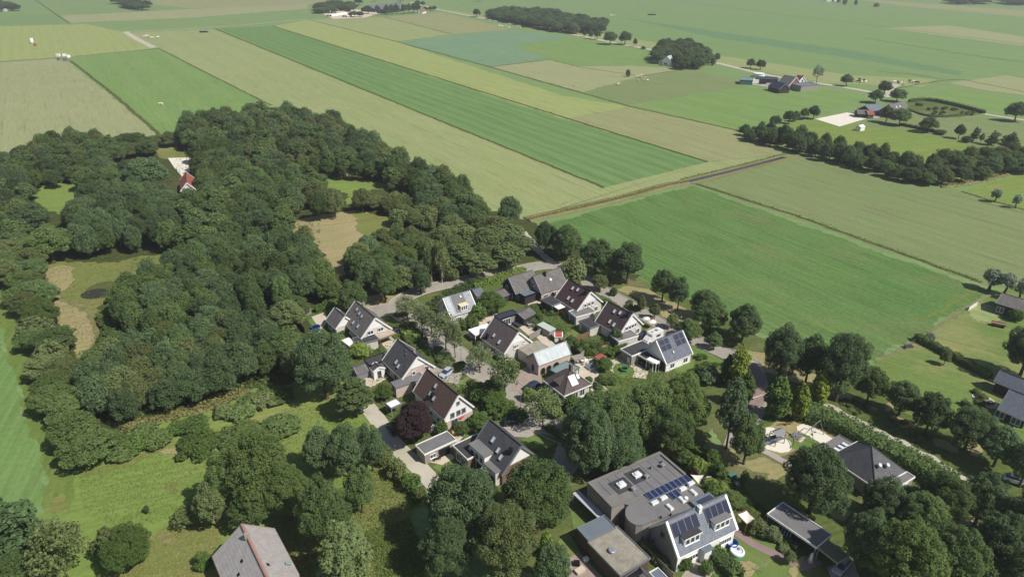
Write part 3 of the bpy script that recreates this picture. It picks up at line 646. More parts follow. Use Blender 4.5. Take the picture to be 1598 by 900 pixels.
def dormer(house, sgn, fy, fd0, fd1, w_, roof, bars=3, wall='white', extra=None):
    """flat-roofed dormer standing on a slope; part > window, roof"""
    L, hr, hwp, hep, hwm, hem = house['_g']; hw, he = (hwp, hep) if sgn > 0 else (hwm, hem)
    yy = L / 2 - fy * L; x0, x1 = hw * fd0, hw * fd1; zt = hr - (hr - he) * fd0 + .05; zb = hr - (hr - he) * fd1
    T = Matrix.Rotation(0 if sgn > 0 else R(180), 4, 'Z'); yl = yy if sgn > 0 else -yy
    mb = MB(); mb.box(x0, x1, yl - w_ / 2, yl + w_ / 2, zb - .3, zt - .12); o = part('dormer', mb, wall, house, T)
    r = MB(); r.box(x0 - .1, x1 + .2, yl - w_ / 2 - .15, yl + w_ / 2 + .15, zt - .118, zt + .03); part('dormer_roof', r, roof, o)
    f = MB(); f.box(x1 + .2, x1 + .26, yl - w_ / 2 - .18, yl + w_ / 2 + .18, zt - .15, zt + .06); part('fascia', f, 'white', o)
    n = bars; ww = (w_ - .3) / n
    for i in range(n):
        a, b = win_mesh(ww - .08, max(.4, zt - .35 - zb), 1, 'white', 'glass')
        TT = Matrix.Translation((x1, yl - w_ / 2 + .15 + i * ww + .04, zb + .15)) @ Matrix.Rotation(R(90), 4, 'Z')
        q = link('window', a, o, mat=TT)
        me = shared(('wp', a.name), lambda: None)
        pm = MB(); pm.face([(.05, -0.03, .05), (ww - .13, -0.03, .05), (ww - .13, -.03, max(.4, zt - .35 - zb) - .05), (.05, -.03, max(.4, zt - .35 - zb) - .05)])
        part('window_pane', pm, 'glass', o, TT)
    return o
# ---------------------------------------------------------------- the land
def rect(name, x0, x1, y0, y1, mat, layer):
    mb = MB(); mb.face([(x0, y0, layer * LAY), (x1, y0, layer * LAY), (x1, y1, layer * LAY), (x0, y1, layer * LAY)])
    o = link(name, mb.mesh(name, mat)); o['kind'] = 'structure'; return o
rect('ground', -6000, 6000, -1500, 9000, 'meadow', 0)
sheet('field', [(-60, 103), (0, 97), (90, 92), (106, 97), (252, 213), (160, 260), (-120, 330)], 'f_dry', 1)
sheet('field', [(-80, 44), (60, 40), (135, 38), (190, 50), (240, 76), (110, 90), (0, 96), (-90, 104)], 'f_yellow', 1)
sheet('field', [(112, 92), (248, 77), (425, 165), (430, 300), (300, 260), (256, 213)], 'f_green', 1)
sheet('field', [(198, 51), (333, 46), (943, 293), (815, 345), (640, 330), (425, 300), (421, 165), (250, 77)], 'f_dry2', 1)
sheet('field', [(335, 45.5), (425, 41), (1103, 253), (942, 293)], 'f_stripe', 1)
sheet('field', [(428, 41), (480, 31), (620, 66), (880, 150), (985, 167), (880, 186)], 'f_yellow', 1)
sheet('field', [(882, 186), (985, 167), (1165, 207), (1240, 239), (1108, 253)], 'f_tan', 1)
sheet('field', [(481, 31), (600, 27), (706, 54), (622, 65)], 'f_dry2', 1)
sheet('field', [(602, 27), (690, 20), (800, 46), (708, 54)], 'f_tan', 1)
sheet('maize_field', [(622, 66), (700, 56), (800, 47), (893, 58), (800, 72), (858, 93), (765, 104)], 'f_maize', 2)
sheet('field', [(803, 72), (896, 59), (1012, 80), (1030, 96), (985, 103), (900, 104), (862, 94)], 'f_green', 1)
sheet('field', [(766, 105), (858, 94), (900, 104), (985, 103), (1074, 108), (1000, 119), (910, 144)], 'f_dry', 1)
sheet('field', [(911, 144), (1000, 119), (1076, 108), (1150, 126), (1165, 135), (980, 164)], 'f_right', 1)
sheet('field', [(982, 165), (1167, 135), (1260, 134), (1350, 152), (1270, 184), (1240, 180), (1165, 207)], 'f_green', 1)
sheet('field', [(1084, 287), (1240, 243), (1270, 240), (1460, 293), (1500, 299), (1620, 333), (1660, 470), (1530, 441)], 'f_right', 1)
sheet('field', [(850, 350), (1080, 290), (1545, 455), (1365, 562), (1180, 520), (1010, 450), (900, 400)], 'f_near', 1)
sheet('field', [(1170, 205), (1262, 188), (1420, 205), (1598, 240), (1640, 262), (1598, 262), (1470, 284)], 'f_lush', 1)
sheet('field', [(1440, 206), (1330, 195), (1420, 178), (1500, 184), (1600, 186), (1640, 200), (1560, 240)], 'f_right', 2)
sheet('field', [(1500, 298), (1610, 268), (1680, 350), (1598, 327)], 'f_lush', 1)
sheet('field', [(700, 20), (740, -6), (1640, -30), (1640, 160), (1510, 128), (1450, 140), (1320, 125), (1130, 100), (1010, 72), (880, 48)], 'f_far', 1)
sheet('verge', [(700, 16), (880, 42), (960, 56), (1040, 70), (1130, 88), (1210, 100), (1320, 117), (1460, 124), (1440, 136), (1290, 130), (1130, 101), (960, 68), (880, 50), (700, 20)], 'f_dry2', 2)
sheet('field', [(960, 26), (1110, 58), (1330, 92), (1500, 118), (1500, 112), (1330, 80), (1120, 50), (1010, 34)], 'f_far2', 2)
sheet('field', [(1380, 44), (1640, 78), (1640, 64), (1480, 40)], 'f_dry', 2)
sheet('field', [(1330, -2), (1640, 20), (1640, 31), (1400, 9)], 'f_tan', 3)
sheet('field', [(1480, 130), (1570, 118), (1640, 130), (1640, 155), (1530, 140)], 'f_dry', 3)
sheet('field', [(1400, 165), (1480, 138), (1540, 145), (1640, 165), (1640, 180), (1500, 180)], 'f_green', 3)
sheet('field', [(90, 25), (200, 20), (480, 5), (480, 14), (300, 28), (110, 36)], 'f_dry', 1)
sheet('field', [(210, 4), (300, -4), (560, -10), (490, 7), (300, 14)], 'f_tan', 2)
sheet('field', [(-60, 20), (95, 24), (108, 36), (-80, 42)], 'f_far', 1)
sheet('field', [(-40, 470), (0, 512), (15, 562), (25, 590), (37, 630), (47, 667), (60, 707), (75, 745), (72, 785), (-40, 860)], 'f_left', 1)
sheet('verge', [(-40, 380), (24, 378), (70, 580), (105, 690), (122, 735), (112, 800), (72, 785), (75, 745), (60, 707), (47, 667), (25, 590), (0, 512), (-40, 470)], 'f_verge', 2)
# woodland floor, clearings
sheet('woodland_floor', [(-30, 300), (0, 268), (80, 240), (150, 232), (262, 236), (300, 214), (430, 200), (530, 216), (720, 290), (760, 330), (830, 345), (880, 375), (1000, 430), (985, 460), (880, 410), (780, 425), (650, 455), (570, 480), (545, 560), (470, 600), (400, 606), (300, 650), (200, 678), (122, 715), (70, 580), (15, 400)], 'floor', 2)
sheet('clearing', [(450, 350), (475, 340), (520, 335), (548, 326), (590, 335), (620, 355), (590, 385), (560, 380), (545, 400), (535, 440), (515, 415), (500, 385), (460, 370)], 'dryg', 3, smooth=2)
sheet('rough_grass', [(548, 326), (590, 335), (620, 355), (595, 383), (565, 366), (552, 345)], 'f_rough', 4, smooth=2)
sheet('clearing', [(500, 276), (560, 278), (612, 288), (600, 310), (545, 325), (540, 300), (500, 292)], 'f_lush', 3, smooth=1)
sheet('clearing', [(48, 300), (80, 285), (130, 287), (125, 310), (105, 335), (80, 330), (55, 320)], 'f_lush', 3, smooth=1)
sheet('clearing', [(238, 234), (275, 229), (294, 245), (262, 250), (246, 246)], 'f_rough', 3, smooth=1)
sheet('clearing', [(166, 256), (188, 253), (192, 275), (182, 286), (174, 270)], 'dryg', 3, smooth=1)
sheet('clearing', [(55, 420), (110, 405), (170, 412), (230, 400), (262, 396), (265, 408), (230, 425), (190, 440), (165, 470), (152, 500), (152, 545), (135, 562), (112, 560), (100, 510), (82, 470), (62, 450)], 'f_rough', 3, smooth=1)
sheet('dry_grass', [(62, 425), (100, 412), (122, 425), (110, 445), (85, 462), (95, 475), (130, 480), (148, 505), (150, 545), (128, 560), (108, 545), (100, 510), (80, 475), (62, 448)], 'dryg', 4, smooth=1)
strip('path', [(78, 462), (100, 470), (126, 476), (146, 496), (152, 528), (142, 556)], 1.3, 'bank', 6, .3)
sheet('dry_grass', [(130, 460), (185, 432), (192, 440), (150, 470)], 'bank', 4, smooth=1)
sheet('pond_edge', [(125, 455), (160, 440), (190, 440), (175, 462), (140, 468)], 'ditch', 5, smooth=2)
sheet('pond_water', [(122, 462), (138, 453), (160, 450), (172, 455), (158, 465), (136, 468)], 'pond', 6, smooth=2)
sheet('sand_paddock', [(262, 247), (298, 246), (300, 264), (288, 280), (272, 262)], 'sand', 4)
sheet('drive', [(280, 295), (296, 282), (306, 288), (300, 297)], 'sand', 5)
strip('path', [(178, 268), (183, 280), (190, 300)], 2.0, 'patio', 5)
# meadow at lower left
sheet('meadow', [(112, 715), (200, 672), (300, 645), (400, 600), (470, 595), (550, 560), (590, 640), (600, 720), (640, 760), (660, 830), (690, 910), (-60, 910), (-60, 850), (70, 800), (100, 760)], 'f_lush', 1)
sheet('rough_grass', [(430, 790), (520, 790), (600, 720), (650, 770), (640, 820), (660, 910), (430, 910)], 'f_rough', 2, smooth=1)
sheet('rough_grass', [(180, 880), (240, 835), (330, 800), (350, 850), (335, 910), (150, 910)], 'f_rough', 2, smooth=1)
sheet('bare_earth', [(252, 762), (268, 746), (284, 752), (278, 770), (262, 774)], 'f_rough', 2, smooth=2)
sheet('dry_grass', [(80, 780), (92, 766), (100, 785), (80, 800), (72, 800)], 'f_rough', 3, smooth=2)
strip('path', [(245, 703), (290, 705), (340, 700)], 1.6, 'dryg', 3, 0.4)
strip('field_track', [(120, 735), (160, 735), (220, 715), (245, 700), (300, 685)], 1.8, 'f_rough', 3, .4)
strip('brush_heap', [(190, 668), (260, 652), (330, 632), (385, 608)], 3.0, 'bank', 4, 0.8)
sheet('yard', [(22, 862), (58, 848), (66, 860), (36, 876)], 'sand', 3)
sheet('rubble_patch', [(246, 832), (268, 829), (274, 838), (262, 842), (272, 850), (252, 850)], 'bank', 3, smooth=1)
# verges, village ground
sheet('verge', [(880, 410), (1000, 440), (1110, 480), (1180, 525), (1290, 570), (1380, 580), (1440, 640), (1560, 700), (1640, 760), (1640, 910), (1200, 910), (1140, 800), (1130, 720), (1110, 640), (1150, 560), (980, 465)], 'garden', 2)
for q in ([(955, 452), (985, 445), (1040, 466), (1085, 488), (1110, 500), (1090, 512), (1045, 500), (1000, 470)], [(1130, 552), (1165, 540), (1230, 566), (1290, 592), (1280, 606), (1220, 590), (1165, 566)], [(1288, 604), (1318, 612), (1326, 622), (1302, 620)], [(1338, 626), (1362, 630), (1374, 644), (1352, 642)], [(1392, 650), (1418, 656), (1432, 670), (1404, 666)], [(1446, 678), (1478, 690), (1486, 702), (1458, 694)],
          [(1378, 640), (1384, 612), (1396, 600), (1400, 616), (1390, 645)], [(1500, 690), (1530, 690), (1535, 712), (1505, 712)], [(1140, 720), (1180, 708), (1215, 722), (1235, 742), (1200, 752), (1160, 756), (1130, 740)], [(1100, 700), (1130, 690), (1150, 712), (1128, 728)], [(1480, 800), (1530, 800), (1525, 820), (1485, 818)], [(1290, 790), (1330, 795), (1320, 815), (1290, 805)]):
    sheet('dry_grass', q, 'dryg', 3, smooth=2)
sheet('garden_ground', [(465, 490), (545, 455), (600, 462), (650, 450), (780, 415), (880, 400), (960, 450), (1150, 552), (1160, 600), (1120, 660), (1090, 720), (1200, 740), (1210, 910), (850, 910), (700, 800), (650, 720), (600, 690), (590, 640), (545, 600), (495, 520)], 'garden', 3)
sheet('pasture', [(1345, 580), (1368, 563), (1430, 533), (1540, 460), (1660, 430), (1660, 760), (1560, 700), (1400, 640)], 'f_patchy', 3)
sheet('worn_grass', [(1500, 480), (1530, 470), (1570, 490), (1530, 510)], 'f_dry2', 4, smooth=2)
# ditches between the fields
def ditch(pts, w_, seed, tuft=True, h=0.7, mat='l_weed', nm=6):
    strip('ditch', pts, w_, 'ditch', 4, w_ * .25, 0, seed)
    if tuft: fringe('ditch_grass', line(pts, sm=0), w_ * 0.9, nm, .22, h, mat, seed)
ditch([(335, 45), (560, 137), (943, 293)], 1.6, 1, True, .6, 'l_straw', 3); ditch([(425, 41), (760, 146), (1104, 253)], 1.6, 2, True, .6, 'l_weed', 3)
ditch([(110, 95), (180, 150), (252, 213)], 2.2, 3, True, .5, 'l_weed', 2); ditch([(250, 77), (330, 118), (424, 165)], 1.4, 4, False); ditch([(620, 66), (765, 105), (985, 167), (1165, 207), (1240, 240)], 1.5, 5, True, .6, 'l_weed', 2)
ditch([(-60, 103), (0, 97), (110, 89), (250, 76)], 2.0, 6, False); ditch([(600, 27), (706, 54)], 1.6, 7, False); ditch([(482, 31), (621, 66)], 1.2, 8, False)
ditch([(55, 0), (108, 37)], 2.0, 9, False); ditch([(765, 105), (858, 93)], 1.4, 10, False); ditch([(860, 94), (905, 105), (1000, 119)], 1.2, 11, False); ditch([(1000, 119), (1076, 107)], 1.2, 12, False)
ditch([(1062, 2), (1200, 21), (1380, 42), (1640, 75)], 2.0, 13, False); ditch([(1350, 60), (1500, 84), (1640, 104)], 1.6, 14, False)
ditch([(1400, 138), (1470, 126), (1500, 124), (1640, 152)], 1.6, 15, False); ditch([(1370, 112), (1430, 117), (1470, 124)], 1.5, 35, False)
ditch([(1086, 287), (1240, 336), (1400, 393), (1532, 441)], 1.5, 16, True, .8, 'l_weed', 6)
ditch([(1500, 299), (1545, 313), (1640, 338)], 1.2, 17, True, .6, 'l_weed', 4)
strip('fence_line', [(1368, 565), (1425, 535), (1450, 520), (1500, 482), (1548, 458)], 0.7, 'bank', 4, .15, 0, 5)
strip('grass_margin', [(1440, 500), (1530, 448)], 1.2, 'f_verge', 3, .3, 0, 6)
sheet('bank_meadow', [(815, 345), (943, 293), (1050, 267), (1106, 253), (1180, 247), (1240, 240), (1150, 263), (1072, 283), (960, 311), (822, 342)], 'f_dry2', 2)
# the main watercourse: raised banks, water between
def canal(pts, wd, wet):
    wd *= .75
    P = line(pts, sm=1); c0 = P[0]
    for s in (-1, 1):
        k_ = .3 if wet else 1.0; prof = sorted([(s * wd * .16 / k_ ** .5, .1), (s * wd * .34 / k_ ** .5, .1 + .4 * k_), (s * wd * .62 / k_ ** .3, .1 + .3 * k_), (s * wd * 1.0 / k_ ** .2, .09)])
        o = link('canal_bank', ribbon(P, prof, random.Random(3), .3).mesh('canal_bank', 'bank')); o['kind'] = 'structure'
    o = link('canal', ribbon(P, [(-wd * (.36 if wet else .2), .12), (wd * (.36 if wet else .2), .12)]).mesh('canal', 'water' if wet else 'ditch')); o['kind'] = 'structure'
    return P
P = canal([(822, 343), (880, 330), (960, 312), (1030, 292), (1072, 284)], 4.2, False); fringe('bank_grass', P, 2.6, 7, .2, .8, 'l_straw', 2); fringe('bank_grass', P, 1.8, 7, .2, .8, 'l_weed', 3)
P = canal([(1072, 284), (1150, 265), (1238, 242)], 4.6, True); Q = [p + Vector((-1.9, 2.6, 0)) for p in P]; fringe('bank_grass', Q, 1.6, 8, .22, .8, 'l_weed', 4)
P = canal([(1465, 291), (1500, 288), (1545, 278), (1640, 250)], 3.2, False); fringe('bank_grass', P, 4.5, 5, .25, .9, 'l_straw', 5)
strip('gateway', [(1225, 246), (1250, 238)], 5, 'f_right', 8, .5, 0)
# ---------------------------------------------------------------- roads and paths
strip('road', [(640, 4), (690, 17), (800, 38), (880, 51), (960, 68), (1040, 82), (1130, 101), (1200, 119), (1290, 132), (1360, 144), (1390, 152)], 6.0, 'track', 4, .3)
strip('farm_track', [(1390, 152), (1388, 138), (1402, 131)], 6, 'track', 5)
strip('farm_track', [(1405, 172), (1440, 180), (1475, 183), (1510, 173), (1545, 180), (1600, 188)], 4, 'track', 5)
strip('farm_track', [(195, 50), (215, 62), (240, 75)], 7, 'track', 5, .5); strip('farm_track', [(195, 50), (290, 46), (400, 38), (480, 30)], 3.5, 'track', 5, .5)
road_pts = [(560, 494), (592, 484), (625, 484), (655, 508), (690, 536), (722, 562), (756, 586), (792, 604), (808, 618), (818, 642), (845, 662), (890, 682), (930, 700)]
def road(name, pts, w_, mat, layer, kerbs=True):
    strip(name, pts, w_, mat, layer)
    if kerbs:
        P = line(pts)
        for s in (-1, 1):
            o = link('kerb', ribbon(P, sorted([(s * w_ / 2, .06), (s * w_ / 2 + s * .01, .29), (s * w_ / 2 + s * .16, .29), (s * w_ / 2 + s * .17, .06)])).mesh('kerb', 'kerb')); o['kind'] = 'structure'
road('street', road_pts, 6.4, 'road', 6)
road('street', [(620, 484), (622, 470), (650, 455), (695, 444), (750, 432), (800, 424), (850, 413), (880, 418), (905, 433), (940, 454), (985, 478), (1020, 500), (1050, 518), (1092, 534), (1150, 560), (1180, 574)], 5.2, 'road', 5)
strip('pavement', [(655, 524), (690, 550), (720, 574), (745, 590)], 2.6, 'pave', 7)
strip('path', [(815, 362), (828, 376), (840, 392), (852, 402), (866, 414)], 2.6, 'track', 6, .3)
sheet('sandy_junction', [(540, 476), (575, 462), (610, 455), (625, 470), (600, 490), (560, 495)], 'dryg', 4, smooth=1)
sheet('plaza', [(1152, 566), (1180, 568), (1195, 590), (1192, 632), (1160, 644), (1155, 620), (1172, 596)], 'plaza', 6)
strip('paving_line', [(1172, 600), (1192, 610)], .3, 'patio', 7, 0, 0); strip('paving_line', [(1165, 625), (1192, 616)], .3, 'patio', 7, 0, 0)
strip('road', [(1165, 560), (1182, 590), (1180, 630), (1160, 668), (1148, 700)], 5, 'road', 5)
strip('gravel_path', [(1262, 622), (1292, 632), (1330, 652), (1360, 668), (1410, 692), (1450, 712), (1490, 738), (1530, 760)], 1.5, 'track', 5, .4)
strip('path', [(1140, 690), (1190, 702), (1215, 716), (1240, 730)], 1.6, 'pave', 5)
road('lane', [(572, 634), (590, 655), (606, 682), (625, 704), (648, 724), (675, 752), (700, 780)], 3.6, 'track', 5, False)
sheet('driveway', [(797, 588), (822, 572), (845, 586), (846, 600), (820, 612), (800, 610)], 'brickpave', 7)
sheet('driveway', [(782, 664), (810, 640), (838, 648), (862, 670), (850, 685), (800, 682)], 'pave', 7)
sheet('driveway', [(1000, 520), (1022, 508), (1040, 520), (1030, 545), (1010, 540), (985, 535)], 'brickpave', 6)
sheet('driveway', [(664, 578), (690, 568), (722, 582), (715, 600), (690, 596)], 'pave', 7)
sheet('driveway', [(640, 520), (660, 512), (690, 530), (676, 545)], 'pave', 5)
sheet('driveway', [(852, 742), (872, 690), (900, 690), (910, 720), (880, 760)], 'road', 5)
sheet('terrace', [(938, 565), (970, 550), (1012, 580), (1008, 592), (960, 585)], 'patio', 6)
sheet('terrace', [(985, 560), (1000, 552), (1025, 570), (1018, 578)], 'brickpave', 7)
sheet('terrace', [(800, 490), (812, 488), (838, 515), (826, 525), (806, 508)], 'patio', 6)
sheet('terrace', [(837, 527), (848, 520), (866, 538), (856, 546)], 'patio', 6)
sheet('terrace', [(895, 560), (925, 560), (940, 600), (950, 610), (925, 612), (900, 585)], 'patio', 5)
sheet('terrace', [(670, 706), (690, 700), (712, 714), (690, 726), (672, 722)], 'patio', 6)
sheet('terrace', [(734, 490), (765, 478), (780, 495), (750, 512)], 'patio', 5)
sheet('terrace', [(820, 470), (845, 466), (855, 478), (830, 484)], 'patio', 5)
sheet('terrace', [(486, 495), (506, 488), (515, 500), (500, 515)], 'patio', 6)
sheet('terrace', [(548, 582), (590, 570), (606, 590), (580, 605), (556, 600)], 'patio', 6)
sheet('terrace', [(594, 535), (612, 528), (628, 540), (606, 550)], 'patio', 6)
sheet('terrace', [(672, 665), (694, 662), (720, 680), (700, 692), (680, 680)], 'patio', 5)
sheet('terrace', [(698, 682), (712, 676), (728, 676), (716, 690), (704, 694)], 'patio', 7)
sheet('terrace', [(883, 880), (898, 856), (930, 890), (950, 910), (890, 910)], 'brickpave', 5)
sheet('terrace', [(1060, 905), (1080, 875), (1104, 872), (1120, 885), (1100, 910)], 'pave', 6)
strip('path', [(1147, 830), (1175, 850), (1225, 872), (1250, 885)], 1.6, 'plaza', 6)
strip('path', [(1240, 885), (1262, 878), (1275, 872)], 2.2, 'plaza', 6)
sheet('yard', [(1290, 885), (1330, 870), (1345, 910), (1300, 910)], 'pave', 6)
# lawns
sheet('lawn', [(480, 500), (492, 496), (516, 522), (498, 524)], 'lawn', 6)
sheet('lawn', [(806, 690), (842, 676), (864, 682), (878, 690), (840, 706)], 'lawn', 8, smooth=1)
sheet('lawn', [(870, 530), (895, 512), (920, 525), (905, 532), (880, 540)], 'lawn_dry', 6)
sheet('lawn', [(955, 570), (975, 566), (992, 578), (985, 592), (960, 590)], 'lawn', 7, smooth=1)
sheet('lawn', [(1045, 575), (1065, 560), (1082, 562), (1085, 575), (1060, 585)], 'lawn', 6)
sheet('lawn', [(675, 730), (700, 712), (715, 722), (700, 745)], 'lawn', 6)
sheet('lawn', [(694, 688), (745, 668), (752, 676), (700, 698)], 'lawn', 5)
sheet('lawn', [(708, 600), (735, 585), (752, 600), (730, 615)], 'lawn_dry', 6)
sheet('lawn', [(770, 665), (800, 640), (804, 650), (780, 672)], 'lawn', 6)
sheet('lawn', [(890, 800), (912, 790), (942, 818), (915, 835), (895, 828)], 'lawn', 6)
sheet('lawn', [(870, 846), (885, 830), (905, 858), (892, 870)], 'lawn_dry', 6)
sheet('lawn', [(1110, 890), (1120, 852), (1150, 835), (1215, 850), (1260, 880), (1270, 910), (1120, 910)], 'lawn', 5)
sheet('worn_grass', [(1150, 884), (1175, 876), (1185, 890), (1160, 898)], 'dryg', 7, smooth=2)
sheet('worn_grass', [(1230, 895), (1255, 862), (1262, 870), (1245, 905)], 'dryg', 7, smooth=2)
sheet('lawn', [(945, 480), (958, 470), (1035, 510), (1030, 518)], 'lawn', 4)
sheet('lawn', [(1050, 528), (1070, 530), (1140, 570), (1110, 575)], 'lawn', 4)
# playground surface
sheet('play_ground', [(1180, 670), (1240, 655), (1300, 665), (1312, 680), (1275, 700), (1240, 700), (1215, 712), (1185, 702)], 'dryg', 4)
sheet('lawn', [(1222, 688), (1240, 676), (1262, 678), (1285, 694), (1262, 705), (1238, 702)], 'lawn', 5, smooth=1)
sheet('sand_pit', [(1188, 676), (1198, 666), (1206, 668), (1225, 684), (1240, 698), (1232, 709), (1214, 706), (1198, 703), (1188, 695)], 'sand', 6, smooth=2)
sheet('sand_pit', [(1239, 668), (1254, 660), (1262, 662), (1298, 682), (1308, 690), (1290, 697), (1262, 680)], 'sand', 6, smooth=1)
sheet('sand_arena', [(1272, 186), (1322, 176), (1358, 184), (1310, 198)], 'sand', 5)
sheet('garden_ground', [(1416, 160), (1450, 157), (1500, 168), (1534, 178), (1505, 182), (1470, 184), (1440, 181), (1416, 172)], 'garden', 5)
sheet('yard', [(1160, 126), (1205, 122), (1255, 136), (1230, 142), (1170, 132)], 'pave', 5)
sheet('yard', [(1335, 176), (1370, 164), (1400, 180), (1365, 186)], 'pave', 5)
sheet('yard', [(497, 19), (556, 15), (600, 20), (570, 28), (520, 30)], 'patio', 3)
# ---------------------------------------------------------------- houses along the curved street
h = gable('house', 'grey-roofed house with white gable and timber veranda beside the small gabled wing', (585.8, 495.7), (554.5, 468.1), 7.4, 4.4, 2.8, roof='r_grey', wall='cream', split=4.4,
    lights=((1, .42, .3, .7, 1.0), (1, .56, .28, .7, 1.0), (1, .72, .22, .7, 1.0), (1, .55, .72, .8, 1.1), (1, .33, .7, .8, 1.1)), wins=((1.6, 3.0, 1.6, 1.1, 2), (-1.2, 3.0, 1.6, 1.1, 2), (1.2, .4, 1.4, 1.9, 2)), sidewins=((1, -2, .8, 1.6, 1.2, 2), (1, 2, .8, 1.6, 1.2, 2)), chim=((-1, .75, .2, 'greybrick'),))
# its gabled dormer on the rear end of the roof
g = gable('house', 'small grey-roofed gabled wing with white verge beside the trampoline lawn', (538.2, 493.2), (522, 478.8), 5.4, 2.9, 2.5, roof='r_weather', wall='cream', split=2.6, lights=(), sidewins=((1, -1.2, .5, 1.6, 1.5, 2), (1, 1.2, .5, 1.6, 1.5, 2)))
flat('garage', 'flat dark garage in front of the grey house with timber veranda', [(547, 526), (584, 521), (590, 529), (559, 538)], 2.7, 'cream', 'felt_d', 'grey', doors=(('y-', .3, .9, 2, 'white'),))
flat('carport', 'white sheet lean-to roof beside the lime-green shrub', [(533, 530), (545, 525.5), (558, 537), (547.5, 542)], 2.4, roof='white', open_=True, trim=None, cat='lean-to')
t = flat('veranda', 'veranda roofed in pale weathered boards on brown timber posts', [(582.6, 521.3), (608, 512.5), (618.9, 519.4), (592, 529)], 2.7, roof='woodroof', open_=True, trim='wood', cat='veranda')
hx, hy = t['_r']
for i in range(9):
    mb = MB(); x = -hx + .2 + i * (2 * hx - .4) / 8; mb.box(x - .32, x + .32, -hy - .15, hy + .15, 2.66, 2.70 + .02 * (i % 2)); part('roof_board', mb, 'woodroof', t)

h = gable('house', 'dark grey-roofed house with white upper gable, silver car in its drive', (652, 556.3), (619.5, 528.1), 7.4, 4.4, 3.0, roof='r_dark', wall='pinkbrick', split=4.6,
    lights=((1, .5, .66, .8, 1.1), (1, .35, .72, .8, 1.1), (1, .45, .1, .3, .3), (1, .38, .2, .3, .3)), wins=((1.2, 2.9, .9, .9, 1), (-2.2, 2.9, 1.2, 1.1, 2)), sidewins=((1, -2.5, .5, 1.8, 1.9, 2), (1, 1.0, .5, 1.2, 1.9, 1)), chim=((-1, .3, .15, 'greybrick'),))
flat('garage', 'long grey flat garage with pinkish side wall between the two big gables', [(610, 597), (655, 581), (661, 589), (618, 606)], 2.9, 'pinkbrick', 'felt', 'grey', wins=(('x-', .5, 1, 1.2, .8, 2),), doors=(('y-', .75, 2.4, 2.1, 'wood'),))
flat('annex', 'black-roofed garden annex with white framed porch behind the dark grey house', [(568, 561), (597, 550), (606, 560), (577, 571)], 2.9, 'cream', 'felt_d', 'black', wins=(('y-', .35, .4, 1.3, 1.8, 2),))
gable('porch', 'little gabled porch with white frame and blue door', (591.5, 572.5), (584.5, 564.5), 3.2, 1.5, 2.4, roof='r_dark', wall='white', split=None, trim='white', cat='porch', over=.15, wins=((0, .2, .9, 1.9, 1),))
gable('shed', 'low grey garden shed with felt roof beside the black-roofed annex', (551, 573), (569.5, 567), 2.9, 2.0, 2.0, roof='r_weather', wall='grey', split=None, trim='grey', cat='shed', over=.12, endwins=((0, .9, .8, .7, 1),))

h = gable('house', 'large brown-roofed house with all white gable and red parasol below', (716.2, 616.2), (665, 573.7), 8.0, 3.75, 3.4, roof='r_brown', wall='white', split=None, trim='white',
    lights=((1, .56, .27, .8, 1.1), (1, .58, .62, .8, 1.1), (1, .45, .66, .8, 1.1)), wins=((.1, 5.6, .7, .7, 1), (1.6, 3.0, .9, 1.1, 2), (.1, 3.0, .9, 1.1, 2), (-1.2, 3.0, .9, 1.1, 2), (1.2, .4, 1.6, 1.9, 2)), sidewins=((1, -3, .5, 1.6, 1.9, 2), (1, .5, .9, 1.2, 1.2, 1), (1, 3.5, .9, 1.2, 1.2, 1)), chim=((1, .5, .66, 'dark'),))
mb = MB(); mb.box(-3.42, 3.42, 6.13, 6.2, 0, 2.4); part('brick_plinth', mb, 'pinkbrick', h)
flat('lean_to', 'pale corrugated lean-to at the lane beside the copper beech', [(602, 629), (618, 621.5), (627, 629), (610, 637)], 2.5, roof='white', open_=True, trim='grey', cat='lean-to', posts='greywood')

h = gable('house', 'anthracite-roofed house with blue skylights and dark flat garages on its garden side', (813.8, 695), (763.1, 653.1), 7.6, 4.6, 2.9, 4.2, 2.9, roof='r_dark', wall='brick', split=4.0, trim='grey',
    lights=((1, .62, .38, .85, 1.3), (1, .38, .52, .8, 1.2), (1, .24, .62, .8, 1.2)), wins=((1.2, .5, 1.6, 1.8, 3), (-1.5, .5, 1.6, 1.8, 3)), chim=((1, .12, .35, 'black'),))
L = h['_g'][0]
mb = MB(); mb.box(2.2, 5.2, -L / 2 + .6, -L / 2 + 5.6, 0, 4.3); o = part('rear_extension', mb, 'white', h)
mb = MB(); mb.box(2.1, 5.35, -L / 2 + .5, -L / 2 + 5.7, 4.302, 4.5); part('extension_roof', mb, 'felt', o)
for i in range(3): window(o, Matrix.Translation((5.2, -L / 2 + 1.0 + i * 1.5, 2.3)) @ Matrix.Rotation(R(90), 4, 'Z'), 0, 0, 1.2, 1.5, 1)
mb = MB(); mb.box(3.2, 5.4, -L / 2 + 5.8, L / 2 - .9, 0, 3.2); o = part('side_extension', mb, 'cream', h)
mb = MB(); mb.box(3.1, 5.5, -L / 2 + 5.75, L / 2 - .8, 3.202, 3.35); part('extension_roof', mb, 'felt', o)
for i in range(2): window(o, Matrix.Translation((5.4, -L / 2 + 6.4 + i * 1.6, .8)) @ Matrix.Rotation(R(90), 4, 'Z'), 0, 0, 1.1, 1.5, 1)
t = flat('garage', 'black flat garage with white edge joined to the anthracite-roofed house', [(705, 694.5), (746, 677), (770, 697), (730, 716)], 3.0, 'brick', 'felt_d', 'white', wins=(('x-', .35, .5, 1.4, 1.8, 2), ('x-', .75, .5, 1.4, 1.8, 2)), doors=(('y-', .5, .9, 2, 'red'),))
vent(t, Matrix.Identity(4), .4, -1.0, 'white', .22, 3.3); vent(t, Matrix.Identity(4), -1.2, -.4, 'white', .08, 3.2)
